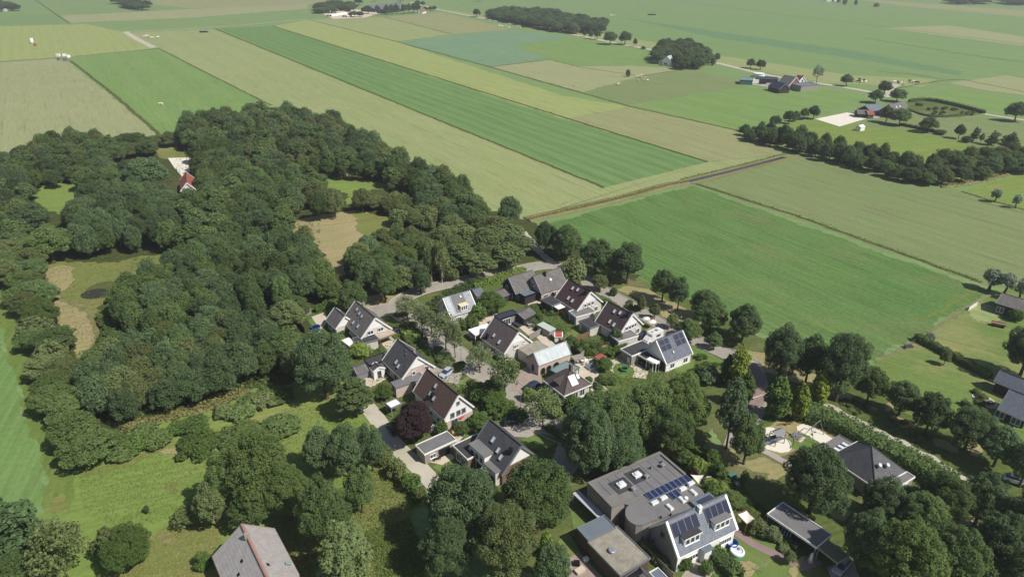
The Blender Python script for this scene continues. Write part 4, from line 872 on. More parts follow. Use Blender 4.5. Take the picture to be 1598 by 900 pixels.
t = flat('shed', 'long grey flat-roofed shed with covered seat along the lane', [(648, 694), (697.5, 673), (712, 686), (662.5, 709)], 2.7, 'greywood', 'felt', 'white', cat='shed', wins=(('y-', .25, .9, 1.4, 1.0, 2),), doors=(('y-', .62, 2.6, 2.1, 'dark'),))
# ring on the north-east side
h = gable('house', 'pale grey-roofed house with white dormer and metal roof strip', (690.6, 465), (733, 453), 7.0, 3.9, 3.1, roof='r_light', wall='cream', split=None, trim='white', sidewins=((-1, -2, .7, 1.6, 1.4, 3), (-1, 1.5, .7, 1.6, 1.4, 3)), wins=((0, 3.6, 1.0, 1.0, 1), (-1.4, .7, 1.4, 1.3, 2)), lights=((-1, .6, .18, .5, .7),), chim=())
T, ln = slopeT(-1, 3.9, 7.0, 3.1); L = h['_g'][0]
mb = MB(); mb.box(L / 2 - L * .74 - L / 2 + L * .0 + 0, 0, 0, 0, 0, 0) if False else mb.box(-L * .22, L * .22, .2, ln - .5, .01, .09); part('roof_panel', mb, 'felt', h, T)
mb = MB(); mb.box(L * .3, L * .46, .1, ln - .2, .01, .1); part('roof_panel', mb, 'r_zinc', h, T)
dormer(h, -1, .55, .5, .9, 2.2, 'paleyellow', 3)
gable('shed', 'blue-grey pitched shed right behind the white-dormer house', (737, 452), (750, 448.5), 3.4, 2.6, 2.3, roof='r_slate', wall='greybrick', split=None, trim='grey', cat='shed', over=.1)
flat('garage', 'low blue-grey lean-to at the right end of the white-dormer house', [(740, 473), (752, 468.5), (757, 478), (745, 482)], 2.5, 'greybrick', 'felt_b', None)
h = gable('barn_house', 'dark brick house with weathered roof and blue lean-to, left of the brick pair', (792.5, 433.1), (831.3, 421.3), 6.6, 3.4, 3.2, 3.8, 2.9, roof='r_weather', wall='darkwood', split=None, trim='grey', wins=((0.8, 2.6, 1, 1.2, 1), (-1.2, .6, 1.4, 1.5, 2)), sidewins=((-1, 2.5, .6, 1.4, 1.6, 2),))
h = gable('barn_house', 'weathered-roofed house with round skylight, right of the dark brick pair', (831.9, 430.6), (873.8, 417.5), 7.0, 3.8, 3.3, 3.9, 2.9, roof='r_weather', wall='pinkbrick', split=None, trim='grey', wins=((0.3, 3.6, .9, 1.1, 1),), sidewins=((-1, -3, .6, 1.6, 1.5, 3), (-1, 0, .6, 1.6, 1.5, 3), (-1, 3, .6, 1.6, 1.5, 3)), lights=((-1, .5, .45, .8, .9),), chim=((-1, .38, .15, 'black'),))
mb = MB(); mb.box(-3.5, 3.5, 4.62, 4.68, 0, 2.6); part('gable_panel', mb, 'darkwood', h)
flat('lean_to', 'blue-grey flat lean-to roof in the yard of the dark brick pair', [(805, 454), (821, 448), (838, 456.5), (818, 463)], 2.8, 'darkwood', 'felt_b', 'black', cat='lean-to')
gable('shed', 'low grey hip shed in front of the dark brick pair', (770, 456), (790, 449), 3.2, 2.4, 2.2, roof='r_grey', wall='darkwood', split=None, trim='grey', cat='shed', over=.12)
h = gable('house', 'maroon-roofed house with four skylights, nearest to the dark brick pair', (922.5, 455), (886.3, 435), 7.4, 4.7, 2.9, roof='r_maroon', wall='cream', split=4.3,
    lights=((1, .62, .25, .8, 1.1), (1, .43, .2, .8, 1.1), (1, .53, .7, .8, 1.2), (1, .35, .72, .8, 1.2)), wins=((1.6, 3.0, .9, 1.1, 1), (.3, 3.0, .9, 1.1, 1), (-1.0, 3.0, .9, 1.1, 1), (-2.4, .6, 1.2, 1.5, 2)), chim=((1, .12, .18, 'black'),))
flat('garage', 'dark garage with pale lean-to, left of the maroon-roofed house', [(845, 467.5), (860, 460.5), (876, 471), (861, 478)], 2.8, 'darkwood', 'felt_d', 'grey', wins=(('y-', .5, .8, 1.2, 1.2, 2),))
flat('lean_to', 'small white lean-to roof beside the maroon-roofed house', [(861, 475), (872, 471), (881, 478), (871, 482.5)], 2.4, roof='white', open_=True, trim=None, cat='lean-to')
flat('garage', 'long cream garage in front of the maroon-roofed house', [(885, 484), (918, 479.5), (930, 486), (900, 495)], 2.7, 'cream', 'felt', 'white', doors=(('x-', .5, 2.2, 2.0, 'grey'),))
h = gable('house', 'dark umber-roofed house with four skylights, camper parked at its side', (988.2, 489.4), (948.2, 469.4), 7.4, 4.5, 2.8, roof='r_plum', wall='cream', split=4.2,
    lights=((1, .58, .25, .8, 1.1), (1, .38, .2, .8, 1.1), (1, .52, .7, .8, 1.2), (1, .34, .74, .8, 1.2)), wins=((1.7, 3.0, .9, 1.1, 1), (.6, 3.0, .9, 1.1, 1), (-.5, 3.0, .9, 1.1, 1), (-1.5, 3.0, .8, 1.1, 1), (-2.6, .6, 1.2, 1.5, 2)), chim=((1, .12, .18, 'black'),))
flat('garage', 'small dark garage beside the dry lawn behind the umber-roofed house', [(904.5, 502), (922, 493), (936, 507), (921, 512)], 2.7, 'cream', 'felt_d', 'grey', doors=(('x-', .5, 2.2, 2.0, 'grey'),))
flat('garage', 'pale-walled garage in front of the umber-roofed house', [(949, 521), (985, 516.5), (996.5, 523), (967, 533)], 2.7, 'cream', 'felt', 'white', doors=(('x-', .5, 2.6, 2.1, 'grey'),))
h = gable('house', 'slate-roofed house with eight black solar panels', (1023, 530.6), (1065, 514.4), 7.2, 4.2, 2.5, 4.2, 2.6, roof='r_slate', wall='white', split=None, trim='white', solar=((-1, .06, .4, .06, .52, 2, 2, 'cell_k'), (-1, .6, .94, .06, .52, 2, 2, 'cell_k')), lights=((-1, .38, .66, .5, .6),), sidewins=((-1, 2, .6, 1.4, 1.4, 2), (-1, -2.4, .6, 1.4, 1.4, 2)))
mb = MB(); mb.box(-3.6, 3.6, 4.12, 4.2, .0, 2.5); part('gable_panel', mb, 'r_slate', h)  # slate-coloured sheet on the white left gable, its shade put into the colour
t = flat('garage', 'large white-edged flat garage left of the slate-roofed house', [(968.8, 544.4), (1002.5, 530.8), (1017, 541), (987.5, 557)], 2.9, 'greybrick', 'felt_d', 'white', doors=(('x-', .75, .9, 2, 'white'),))
flat('carport', 'carport with white front beam and a dark car beneath', [(996, 552), (1011, 545), (1031, 559), (1020, 569)], 2.6, roof='felt_d', open_=True, trim='white', cat='carport', posts='white')
flat('awning', 'white awning slab on the front of the carport', [(1009, 559.5), (1014, 556), (1030, 563.5), (1024, 568)], 2.86, roof='white', open_=True, trim=None, cat='awning', posts='white')
h = gable('house', 'umber-roofed house in the middle with white canopy on its left', (810, 517.5), (771.3, 493), 7.4, 4.5, 2.8, roof='r_umber', wall='cream', split=4.4, lights=((1, .62, .62, .8, 1.1), (1, .35, .72, .8, 1.2)), wins=((1.0, 2.9, .9, 1.1, 2), (.2, 2.9, .5, 1.1, 1), (-1.8, 3.4, .5, .7, 1)), chim=((1, .78, .85, 'dark'),), sidewins=((1, 0, .6, 1.8, 1.6, 3),))
flat('canopy', 'bright white canopy roof left of the umber-roofed house', [(733, 514), (761, 503), (768, 512), (742, 525)], 2.5, roof='white', open_=True, trim=None, cat='canopy', posts='white')
flat('shed', 'navy flat-roofed garden room behind the umber-roofed house', [(770, 492.5), (800, 483), (808, 489.5), (780, 497.5)], 2.8, 'greybrick', 'felt_n', 'black', cat='shed', wins=(('y-', .4, .3, 2.4, 2, 3),))
gable('shed', 'grey pitched shed right of the navy flat roof', (808, 489), (826, 479.5), 3.2, 2.3, 2.3, roof='r_weather', wall='darkwood', split=None, trim='grey', cat='shed', over=.12)
h = gable('barn', 'narrow pale metal-roofed brick barn with arched windows', (832, 550.6), (883.8, 532.5), 5.4, 2.9, 2.7, 2.2, 3.0, roof='r_zinc', wall='pinkbrick', split=None, trim='grey', cat='barn', over=.15, wins=((0, .2, 1.6, 2.2, 1),))
for yy, r_ in ((3.4, .6), (1.7, .65), (-.4, .8)):
    pf = [(-r_, .2), (r_, .2)] + [(r_ * math.cos(R(a)), 1.3 + r_ * math.sin(R(a))) for a in range(0, 181, 20)]
    mb = MB(); xx = -2.05
    mb.face([(xx - .07, yy + u, z) for u, z in pf][::-1], 1); q = [(u * 1.16, .1 if z < .3 else 1.3 + (z - 1.3) * 1.16) for u, z in pf]
    for i in range(len(pf)): j = (i + 1) % len(pf); mb.face([(xx - .09, yy + pf[i][0], pf[i][1]), (xx - .09, yy + pf[j][0], pf[j][1]), (xx - .09, yy + q[j][0], q[j][1]), (xx - .09, yy + q[i][0], q[i][1])][::-1], 0)
    part('arched_window', mb, ('brick', 'dark'), h)
flat('garage', 'pale gravel-roofed garage between the umber house and the metal-roofed barn', [(810, 545), (838, 528), (854.5, 541), (824, 554)], 2.9, 'cream', 'gravel', None, doors=(('y-', .3, 2.4, 2.1, 'dark'),))
t = flat('veranda', 'teal sheet-roofed veranda between barn and hip-roofed bungalow', [(853.5, 578), (886, 563.5), (906, 575), (880, 585)], 2.6, roof='tealroof', open_=True, trim='teal', cat='veranda', posts='teal')
mb = MB(); mb.box(-t['_r'][0] + .1, -t['_r'][0] + .16, -t['_r'][1] + .2, t['_r'][1] - .2, 0, 1.6); part('side_panel', mb, 'teal', t)
flat('pergola', 'grey timber pergola with seats behind the metal-roofed barn', [(893, 556), (907, 550), (910, 557), (897, 563)], 2.2, roof='greywood', open_=True, trim=None, cat='pergola', posts='greywood')
# hip-roofed bungalow
def hip(name, label, pts, he, rl, hr, roof, wall, trim, cat, ridge=0.0):
    c, an, hx, hy = rectfit(pts, he); t = thing(name, label, cat, (c.x, c.y, 0), an)
    mb = MB(); mb.box(-hx + .4, hx - .4, -hy + .4, hy - .4, 0, he - .02); part('wall', mb, wall, t)
    q = [Vector((-hx, -hy, he)), Vector((hx, -hy, he)), Vector((hx, hy, he)), Vector((-hx, hy, he))]
    e0, e1 = Vector((rl[0] * hx - ridge, rl[1] * hy, hr)), Vector((rl[0] * hx + ridge, rl[1] * hy, hr)); Ts = []
    for pl in ((q[0], q[1], e1, e0), (q[1], q[2], e1), (q[2], q[3], e0, e1), (q[3], q[0], e0)):
        u = (pl[1] - pl[0]).normalized(); n = u.cross(pl[2] - pl[0]).normalized(); v = n.cross(u); mb = MB()
        if ridge < .01 and len(pl) == 4: pl = pl[:3]
        mb.face(pl, 0, [((p - pl[0]).dot(u), (p - pl[0]).dot(v)) for p in pl]); part('roof_slope', mb, roof, t)
        T = Matrix.Identity(4)
        for i in range(3): T[i][0], T[i][1], T[i][2], T[i][3] = u[i], v[i], n[i], pl[0][i]
        Ts.append(T)
    for a, b in ((q[0], e0), (q[1], e1), (q[2], e1), (q[3], e0)):
        mb = MB(); mb.tube(a, b, .1, n=6); part('hip_ridge', mb, roof, t)
    for x0, x1, y0, y1 in ((-hx - .05, hx + .05, -hy - .1, -hy), (-hx - .05, hx + .05, hy, hy + .1), (-hx - .1, -hx, -hy + .001, hy - .001), (hx, hx + .1, -hy + .001, hy - .001)):
        mb = MB(); mb.box(x0, x1, y0, y1, he - .25, he + .05); part('gutter', mb, trim, t)
    mb = MB(); mb.box(-hx + .01, hx - .01, -hy + .01, hy - .01, he - .14, he - .02); part('soffit', mb, trim, t)
    return t, Ts, hx, hy
t, Ts, hx, hy = hip('bungalow', 'hip-roofed brown bungalow with white skylights, dark car at its drive', [(844.4, 591.3), (880.6, 617.5), (925, 598.8), (890, 577)], 3.0, (0, 0), 6.2, 'r_umber', 'cream', 'white', 'house', 0.6)
T = Ts[1]; S = 2 * hy
for u, d in ((.36, .45), (.48, .45)): skylight(t, T, u * S, 1.2, .9, 2.4, 'skyglass', 'white')
skylight(t, T, .62 * S, 2.2, .8, 1.2)
S0 = 2 * hx; o = part('dormer', MB().box(S0 * .42, S0 * .42 + 1.6, 1.2, 1.3, 0, 1.5), 'dark', t, Ts[0])
mb = MB(); a = (S0 * .42 - .2, 1.2, 0); b = (S0 * .42 + 1.8, 1.2, 0); c = (S0 * .42 + .8, 1.25, 2.0); d = (S0 * .42 + .8, 4.2, .05); mb.face([a, c, d]); mb.face([c, b, d]); part('dormer_roof', mb, 'r_umber', o)
mb = MB(); mb.box(-hx * .1, -hx * .1 + .8, hy * .15, hy * .15 + .6, 5.2, 7.4); part('chimney', mb, 'brick', t)
for side, us in (('x+', (.15, .45, .72)), ('y-', (.2, .55, .85))):
    TT = side_T(side, hx - .4, hy - .4); LL = 2 * (hx if side[0] == 'y' else hy) - .8
    for u in us: window(t, TT, u * LL - .7, .7, 1.4, 1.7, 2)
# ---------------------------------------------------------------- the flat-roofed hall and its neighbours
c, an, hx, hy = rectfit([(916.9, 754), (1029, 703), (1076, 743.7), (957, 792.6)], 5.4)
t = thing('hall', 'large grey flat-roofed hall with ten blue solar panels and round end', 'hall', (c.x, c.y, 0), an)
I4 = Matrix.Identity(4)
mb = MB(); mb.box(-hx, hx, -hy + .6, hy, 0, 5.1); part('wall', mb, 'greybrick', t)
mb = MB(); mb.box(-hx + .001, hx - .001, -hy + .601, hy - .001, 5.1, 5.2); part('roof', mb, 'felt', t)
for i in range(1, 9):
    u = -hx + i * 2 * hx / 9; mb = MB(); mb.box(u - .05, u + .05, -hy + .62, hy - .72, 5.2, 5.212); part('roof_seam', mb, 'felt_d', t)
for b in ((-hx, hx, hy - .7, hy), (-hx, -hx + .8, -hy + .6, hy - .701), (hx - .5, hx, -hy + .6, hy - .701)):
    mb = MB(); mb.box(*b, 5.203, 5.5); part('parapet', mb, 'felt_l', t)
mb = MB(); mb.box(-hx + .2, -hx + 5.0, -hy + .6, -hy + 3.2, 5.203, 5.215); part('roof_patch', mb, 'felt_l', t)
for x, y in ((-hx * .42, hy * .1), (hx * .06, hy * .25)):
    mb = MB(); mb.box(x - 1.8, x + 1.8, y - 1.6, y + 1.6, 5.203, 5.23); part('roof_patch', mb, 'felt_d', t)
    mb = MB(); mb.box(x - .75, x + .75, y - .6, y + .6, 5.2, 5.65, 1); mb.lathe([(.62, 5.65), (.5, 5.85), (0, 5.92)], 12, (x, y), 0); part('dome_light', mb, ('skyglass', 'white'), t)
for x, y in ((-hx * .3, -hy * .45), (hx * .18, -hy * .12), (hx * .72, hy * .1)): vent(t, Matrix.Translation((0, 0, 5.2)), x, y, 'steel', .28, .7)
for x, y in ((hx * .45, hy * .3), (hx * .78, hy * .35)): vent(t, Matrix.Translation((0, 0, 5.2)), x, y, 'black', .12, .35)
# lower part with rounded end
y1, y0 = -hy + .6, -hy - 6.6; x0, x1 = -hx * .38, hx + 3.0
Ri = Matrix.Rotation(-an, 3, 'Z'); pts = []
for q in ((1060.8, 750.8), (1069, 759), (1074, 757), (1080, 756), (1086, 757), (1091.5, 760), (1096, 764), (1099, 769), (1101, 775), (1112, 785), (1062, 799), (1029, 808), (1003, 817.5), (992, 818), (985, 815), (979.5, 810), (976, 803.5), (975.6, 797), (977.6, 791), (981.5, 787.6), (974.6, 785.6)):
    v = Ri @ (at(q[0], q[1], 4.95) - c); pts.append((v.x, v.y))
mb = MB(); mb.prism([(sum(p[0] for p in pts) / len(pts) * .015 + p[0] * .985, sum(p[1] for p in pts) / len(pts) * .015 + p[1] * .985) for p in pts], 0, 4.6); part('lower_wall', mb, 'greybrick', t)
cx = sum(p[0] for p in pts) / len(pts); cy = sum(p[1] for p in pts) / len(pts)
mb = MB(); mb.prism(pts, 4.602, 4.95); part('lower_roof', mb, 'felt', t)
for i in range(9): link('solar_panel', panel_mesh(1.02, 1.7), t, mat=Matrix.Translation((x0 + 1.9 + i * 1.08, y1 - .75 - .9, 4.98)) @ Matrix.Rotation(R(6), 4, 'X'))
for i in range(2): link('solar_panel', panel_mesh(1.02, 1.7), t, mat=Matrix.Translation((x0 + 5.3 + i * 1.08, y1 - 3.6, 4.98)) @ Matrix.Rotation(R(6), 4, 'X'))
for x, y, a in ((x0 + 2.1, y1 - 2.5, 0), (x0 + 4.2, y1 - 2.4, 0), (x0 + 8.6, y1 - 2.4, 0), (x0 + 10.8, y1 - 2.1, 0), (x0 + 3.6, y1 - 4.6, 90), (x0 + 6.6, y1 - 4.3, 90), (x0 + 9.6, y1 - 4.0, 90)):
    T = Matrix.Translation((x, y, 4.95)) @ Matrix.Rotation(R(a), 4, 'Z'); mb = MB(); mb.box(-.7, .7, -.35, .35, 0, .3, 1); mb.box(-.62, .62, -.28, .28, .3, .42, 0); part('rooflight', mb, ('skyglass', 'white'), t, T)
vent(t, Matrix.Translation((0, 0, 4.95)), x0 + 7.2, y1 - 4.7, 'white', .25, .6)
for x, y in ((x0 + .8, y1 - 5.6), (x0 + 2.6, y1 - 6.0)): vent(t, Matrix.Translation((0, 0, 4.95)), x, y, 'black', .1, .3)
for x, z in ((-hx + 1.5, 1.2), (-hx + 1.5, 3.2)): pass
TT = side_T('y-', hx, hy - .6)
window(t, TT, 1.6, 2.2, .5, 1.0, 1, 'grey')
for a in (30, 60, 100, 130):
    px, py = x0 - 2.9 * math.sin(R(a)), (y1 + y0) / 2 - 2.9 * math.cos(R(a)) - .4
    window(t, Matrix.Translation((px, py, 0)) @ Matrix.Rotation(R(-a), 4, 'Z'), -.4, 1.0, .8, 1.3, 1, 'grey')
for u in (.55, .65, .8): window(t, side_T('y-', hx, -y0), hx * 2 * u, 1.2, 1.4, 1.8, 2, 'grey')
mb = MB(); mb.box(x0 + 7.2, x0 + 11.6, y0 - .8, y0 + 1.6, 4.952, 5.6); part('roof_light_box', mb, 'felt_b', t)
mb = MB(); mb.box(x0 + 8.0, x0 + 11.2, y0 - .4, y0 + 1.0, 5.6, 5.66); part('roof_glazing', mb, 'glass', t)
flat('walkway', 'long pale grey covered walkway roof along the left wall of the hall', [(896.5, 767), (903.5, 763.5), (943, 803.5), (932, 811)], 2.6, roof='sheet_l', open_=True, trim=None, cat='walkway', posts='greywood')
t = flat('annex', 'low building with pale gravel roof and one stubby vent', [(917, 843.5), (963, 822.5), (1015, 868), (968, 900)], 3.3, 'darkbrick', 'gravel', 'grey', cat='building', wins=(('y+', .3, .8, 1.4, 1.3, 2),))
vent(t, Matrix.Translation((0, 0, 3.25)), -t['_r'][0] * .35, t['_r'][1] * .1, 'steel', .4, .35)
mb = MB(); q = t['_r']; mb.box(q[0] * .2, q[0] + .8, q[1] * .1, q[1] * .5, 0.2, 3.25); o = part('window_bay', mb, 'white', t) if False else None
flat('annex', 'blue-grey felt-roofed end of the gravel-roofed building', [(900.6, 822.5), (942, 805), (963, 822), (917, 843)], 3.6, 'darkbrick', 'felt_b', 'grey', cat='building')
hip('pavilion', 'dark hip-roofed pavilion at the bottom edge below the gravel roof', [(970, 905), (999, 884), (1028, 912), (1000, 940)], 2.8, (0, 0), 4.8, 'r_dark', 'brick', 'grey', 'pavilion', .4)
flat('lean_to', 'small pale flat roof beside the dark hip-roofed pavilion', [(1014, 892), (1026, 886), (1044, 902), (1030, 912)], 2.6, 'white', 'felt_b', 'white', cat='lean-to')
# white house with dormers
h = gable('house', 'white house with slate roof, two dormers and solar panels above a garden pool', (1038.5, 812.7), (1132.9, 770), 8.2, 3.75, 3.6, roof='r_slate_l', wall='white', clad='greybrick', split=0.0, trim='white', bw=.4, chim=((-1, .52, .12, 'white'),),  # grey cladding puts the shade on the white left gable into its colour
    solar=((-1, .04, .46, .12, .5, 4, 1, 'cell_k'), (-1, .58, .97, .12, .52, 4, 1, 'cell_k')), sidewins=((-1, -4.2, 1.2, 2.6, 1.1, 5), (-1, -.2, .1, 1.2, 2.1, 1), (-1, 3.2, 1.2, 2.8, 1.1, 5)), wins=((0.5, 4.2, 1, 1.1, 1),))
dormer(h, -1, .26, .44, .8, 3.3, 'felt_d', 3); dormer(h, -1, .76, .42, .78, 3.4, 'felt', 3)
mb = MB(); mb.box(-4.4, -3.401, -.2, 1.3, 0, 2.9); o = part('entrance_bay', mb, 'white', h); mb = MB(); mb.box(-4.6, -3.3, -.5, 1.6, 2.9, 3.05); part('bay_roof', mb, 'felt_b', o)
# carport barn at lower right
t = flat('barn', 'long open-fronted shed with dark felt roof under the oaks', [(1196, 801), (1222.4, 784.5), (1298, 833), (1275, 854)], 3.2, roof='felt', open_=True, trim='white', cat='shed', posts='greywood')
q = t['_r']; mb = MB(); mb.box(q[0] - .4, q[0] - .3, -q[1] + .2, q[1] - .2, 0, 2.95); part('back_wall', mb, 'darkwood', t)
t = flat('carport', 'mossy corrugated carport at the right end of the open-fronted shed', [(1275.5, 854.5), (1293.7, 841), (1322, 867.5), (1308.5, 877.5)], 2.9, roof='mossroof', open_=True, trim='greywood', cat='carport', posts='greywood')
# pyramid-roofed hall by the playground
t, Ts, hx, hy = hip('pavilion_hall', 'big slate pyramid-roofed hall beside the playground', [(1300.6, 709.6), (1364, 768), (1411.5, 731.6), (1335.7, 688)], 3.2, (0, 0), 7.4, 'r_pyr', 'greybrick', 'white', 'hall', 0.01)
for T, u, d in ((Ts[2], .62, 1.6), (Ts[2], .42, 2.2), (Ts[2], .3, 2.6)): pass
for a in (.55, .35): vent(t, Ts[1], hy * 2 * a, 2.4 + (.6 - a) * 3, 'steel', .28, .7)
t = flat('annex', 'dark flat-roofed end of the pyramid-roofed hall with three rooflights', [(1279, 697), (1310, 679), (1334, 691.5), (1301, 711)], 3.0, 'greybrick', 'felt', 'grey', cat='building', wins=(('x-', .5, .8, 1.6, 1.4, 2),))
for i in range(3): mb = MB(); y = (-.45 + .4 * i) * t['_r'][0]; mb.box(y - .4, y + .4, -1.5, -.3, 2.95, 3.3, 1); mb.box(y - .34, y + .34, -1.45, -.35, 3.3, 3.38, 0); part('rooflight', mb, ('skyglass', 'steel'), t)
flat('annex', 'low dark flat roof at the right corner of the pyramid-roofed hall', [(1387, 749), (1411, 732), (1426, 744.5), (1405, 758)], 2.8, 'greybrick', 'felt', 'white', cat='building', wins=(('y-', .5, .8, 1.4, 1.4, 2),))
# houses at the right edge
gable('house', 'long grey-roofed house at the right edge above the orchard meadow', (1564, 457), (1610, 470.6), 4.6, 4.0, 3.0, 4.2, 3.0, roof='r_weather', wall='darkwood', split=None, trim='grey', sidewins=((-1, -3, .5, 1.8, 1.6, 2), (-1, 2, .5, 1.8, 1.6, 2)), wins=((0, .5, 1.8, 1.8, 2),))
gable('house', 'slate-roofed house wing at the right edge, upper of two', (1561.6, 576), (1614, 596.5), 5.2, 2.4, 2.8, 2.2, 2.8, roof='r_slate', wall='darkwood', split=None, trim='grey', sidewins=((-1, -1, .5, 1.6, 1.6, 2),), wins=((0, .5, 1.8, 1.8, 2),))
gable('house', 'slate-roofed house wing at the right edge, below the round terrace', (1576, 606), (1622, 624.5), 5.9, 3.4, 2.7, 4.0, 2.3, roof='r_slate', wall='darkwood', split=None, trim='grey', wins=((0, .5, 2.4, 1.8, 3),), sidewins=((-1, -1, .4, 1.8, 1.6, 2), (-1, 2, .4, 1.8, 1.6, 2)))
# old barn, lower left
t = gable('barn', 'old grey barn with red ridge tiles at the bottom edge', (377, 817), (424, 915), 8.2, 4.7, 4.4, 5.2, 4.4, roof='r_fibre', wall='brick', split=None, trim='greywood', cat='barn', over=.2, wins=((0, 1.0, 2.4, 2.6, 1),), chim=())
L = t['_g'][0]; mb = MB()
for i in range(int(L / .45)): y = -L / 2 + i * .45; mb.tube((0, y, 8.22), (0, y + .43, 8.24), .24, .27, 8)
part('ridge_tiles', mb, 'rust', t)
mb = MB(); mb.box(-.5, .3, L / 2 - 3.6, L / 2 - 3.1, 8.0, 9.1); part('chimney', mb, 'gravel', t)
T, ln = slopeT(1, 4.7, 8.2, 4.4)
T2, l2 = slopeT(-1, 5.2, 8.2, 4.4)
for TT, u, d in ((T, 2.0, 1.0), (T2, 1.0, 2.2), (T2, -.5, 3.5)): part('roof_hole', MB().box(u, u + .6, d, d + .5, .006, .03), 'dark', t, TT)
skylight(t, T, L * .0 + 1.6, ln * .72, .5, .9, 'cyan', 'grey')
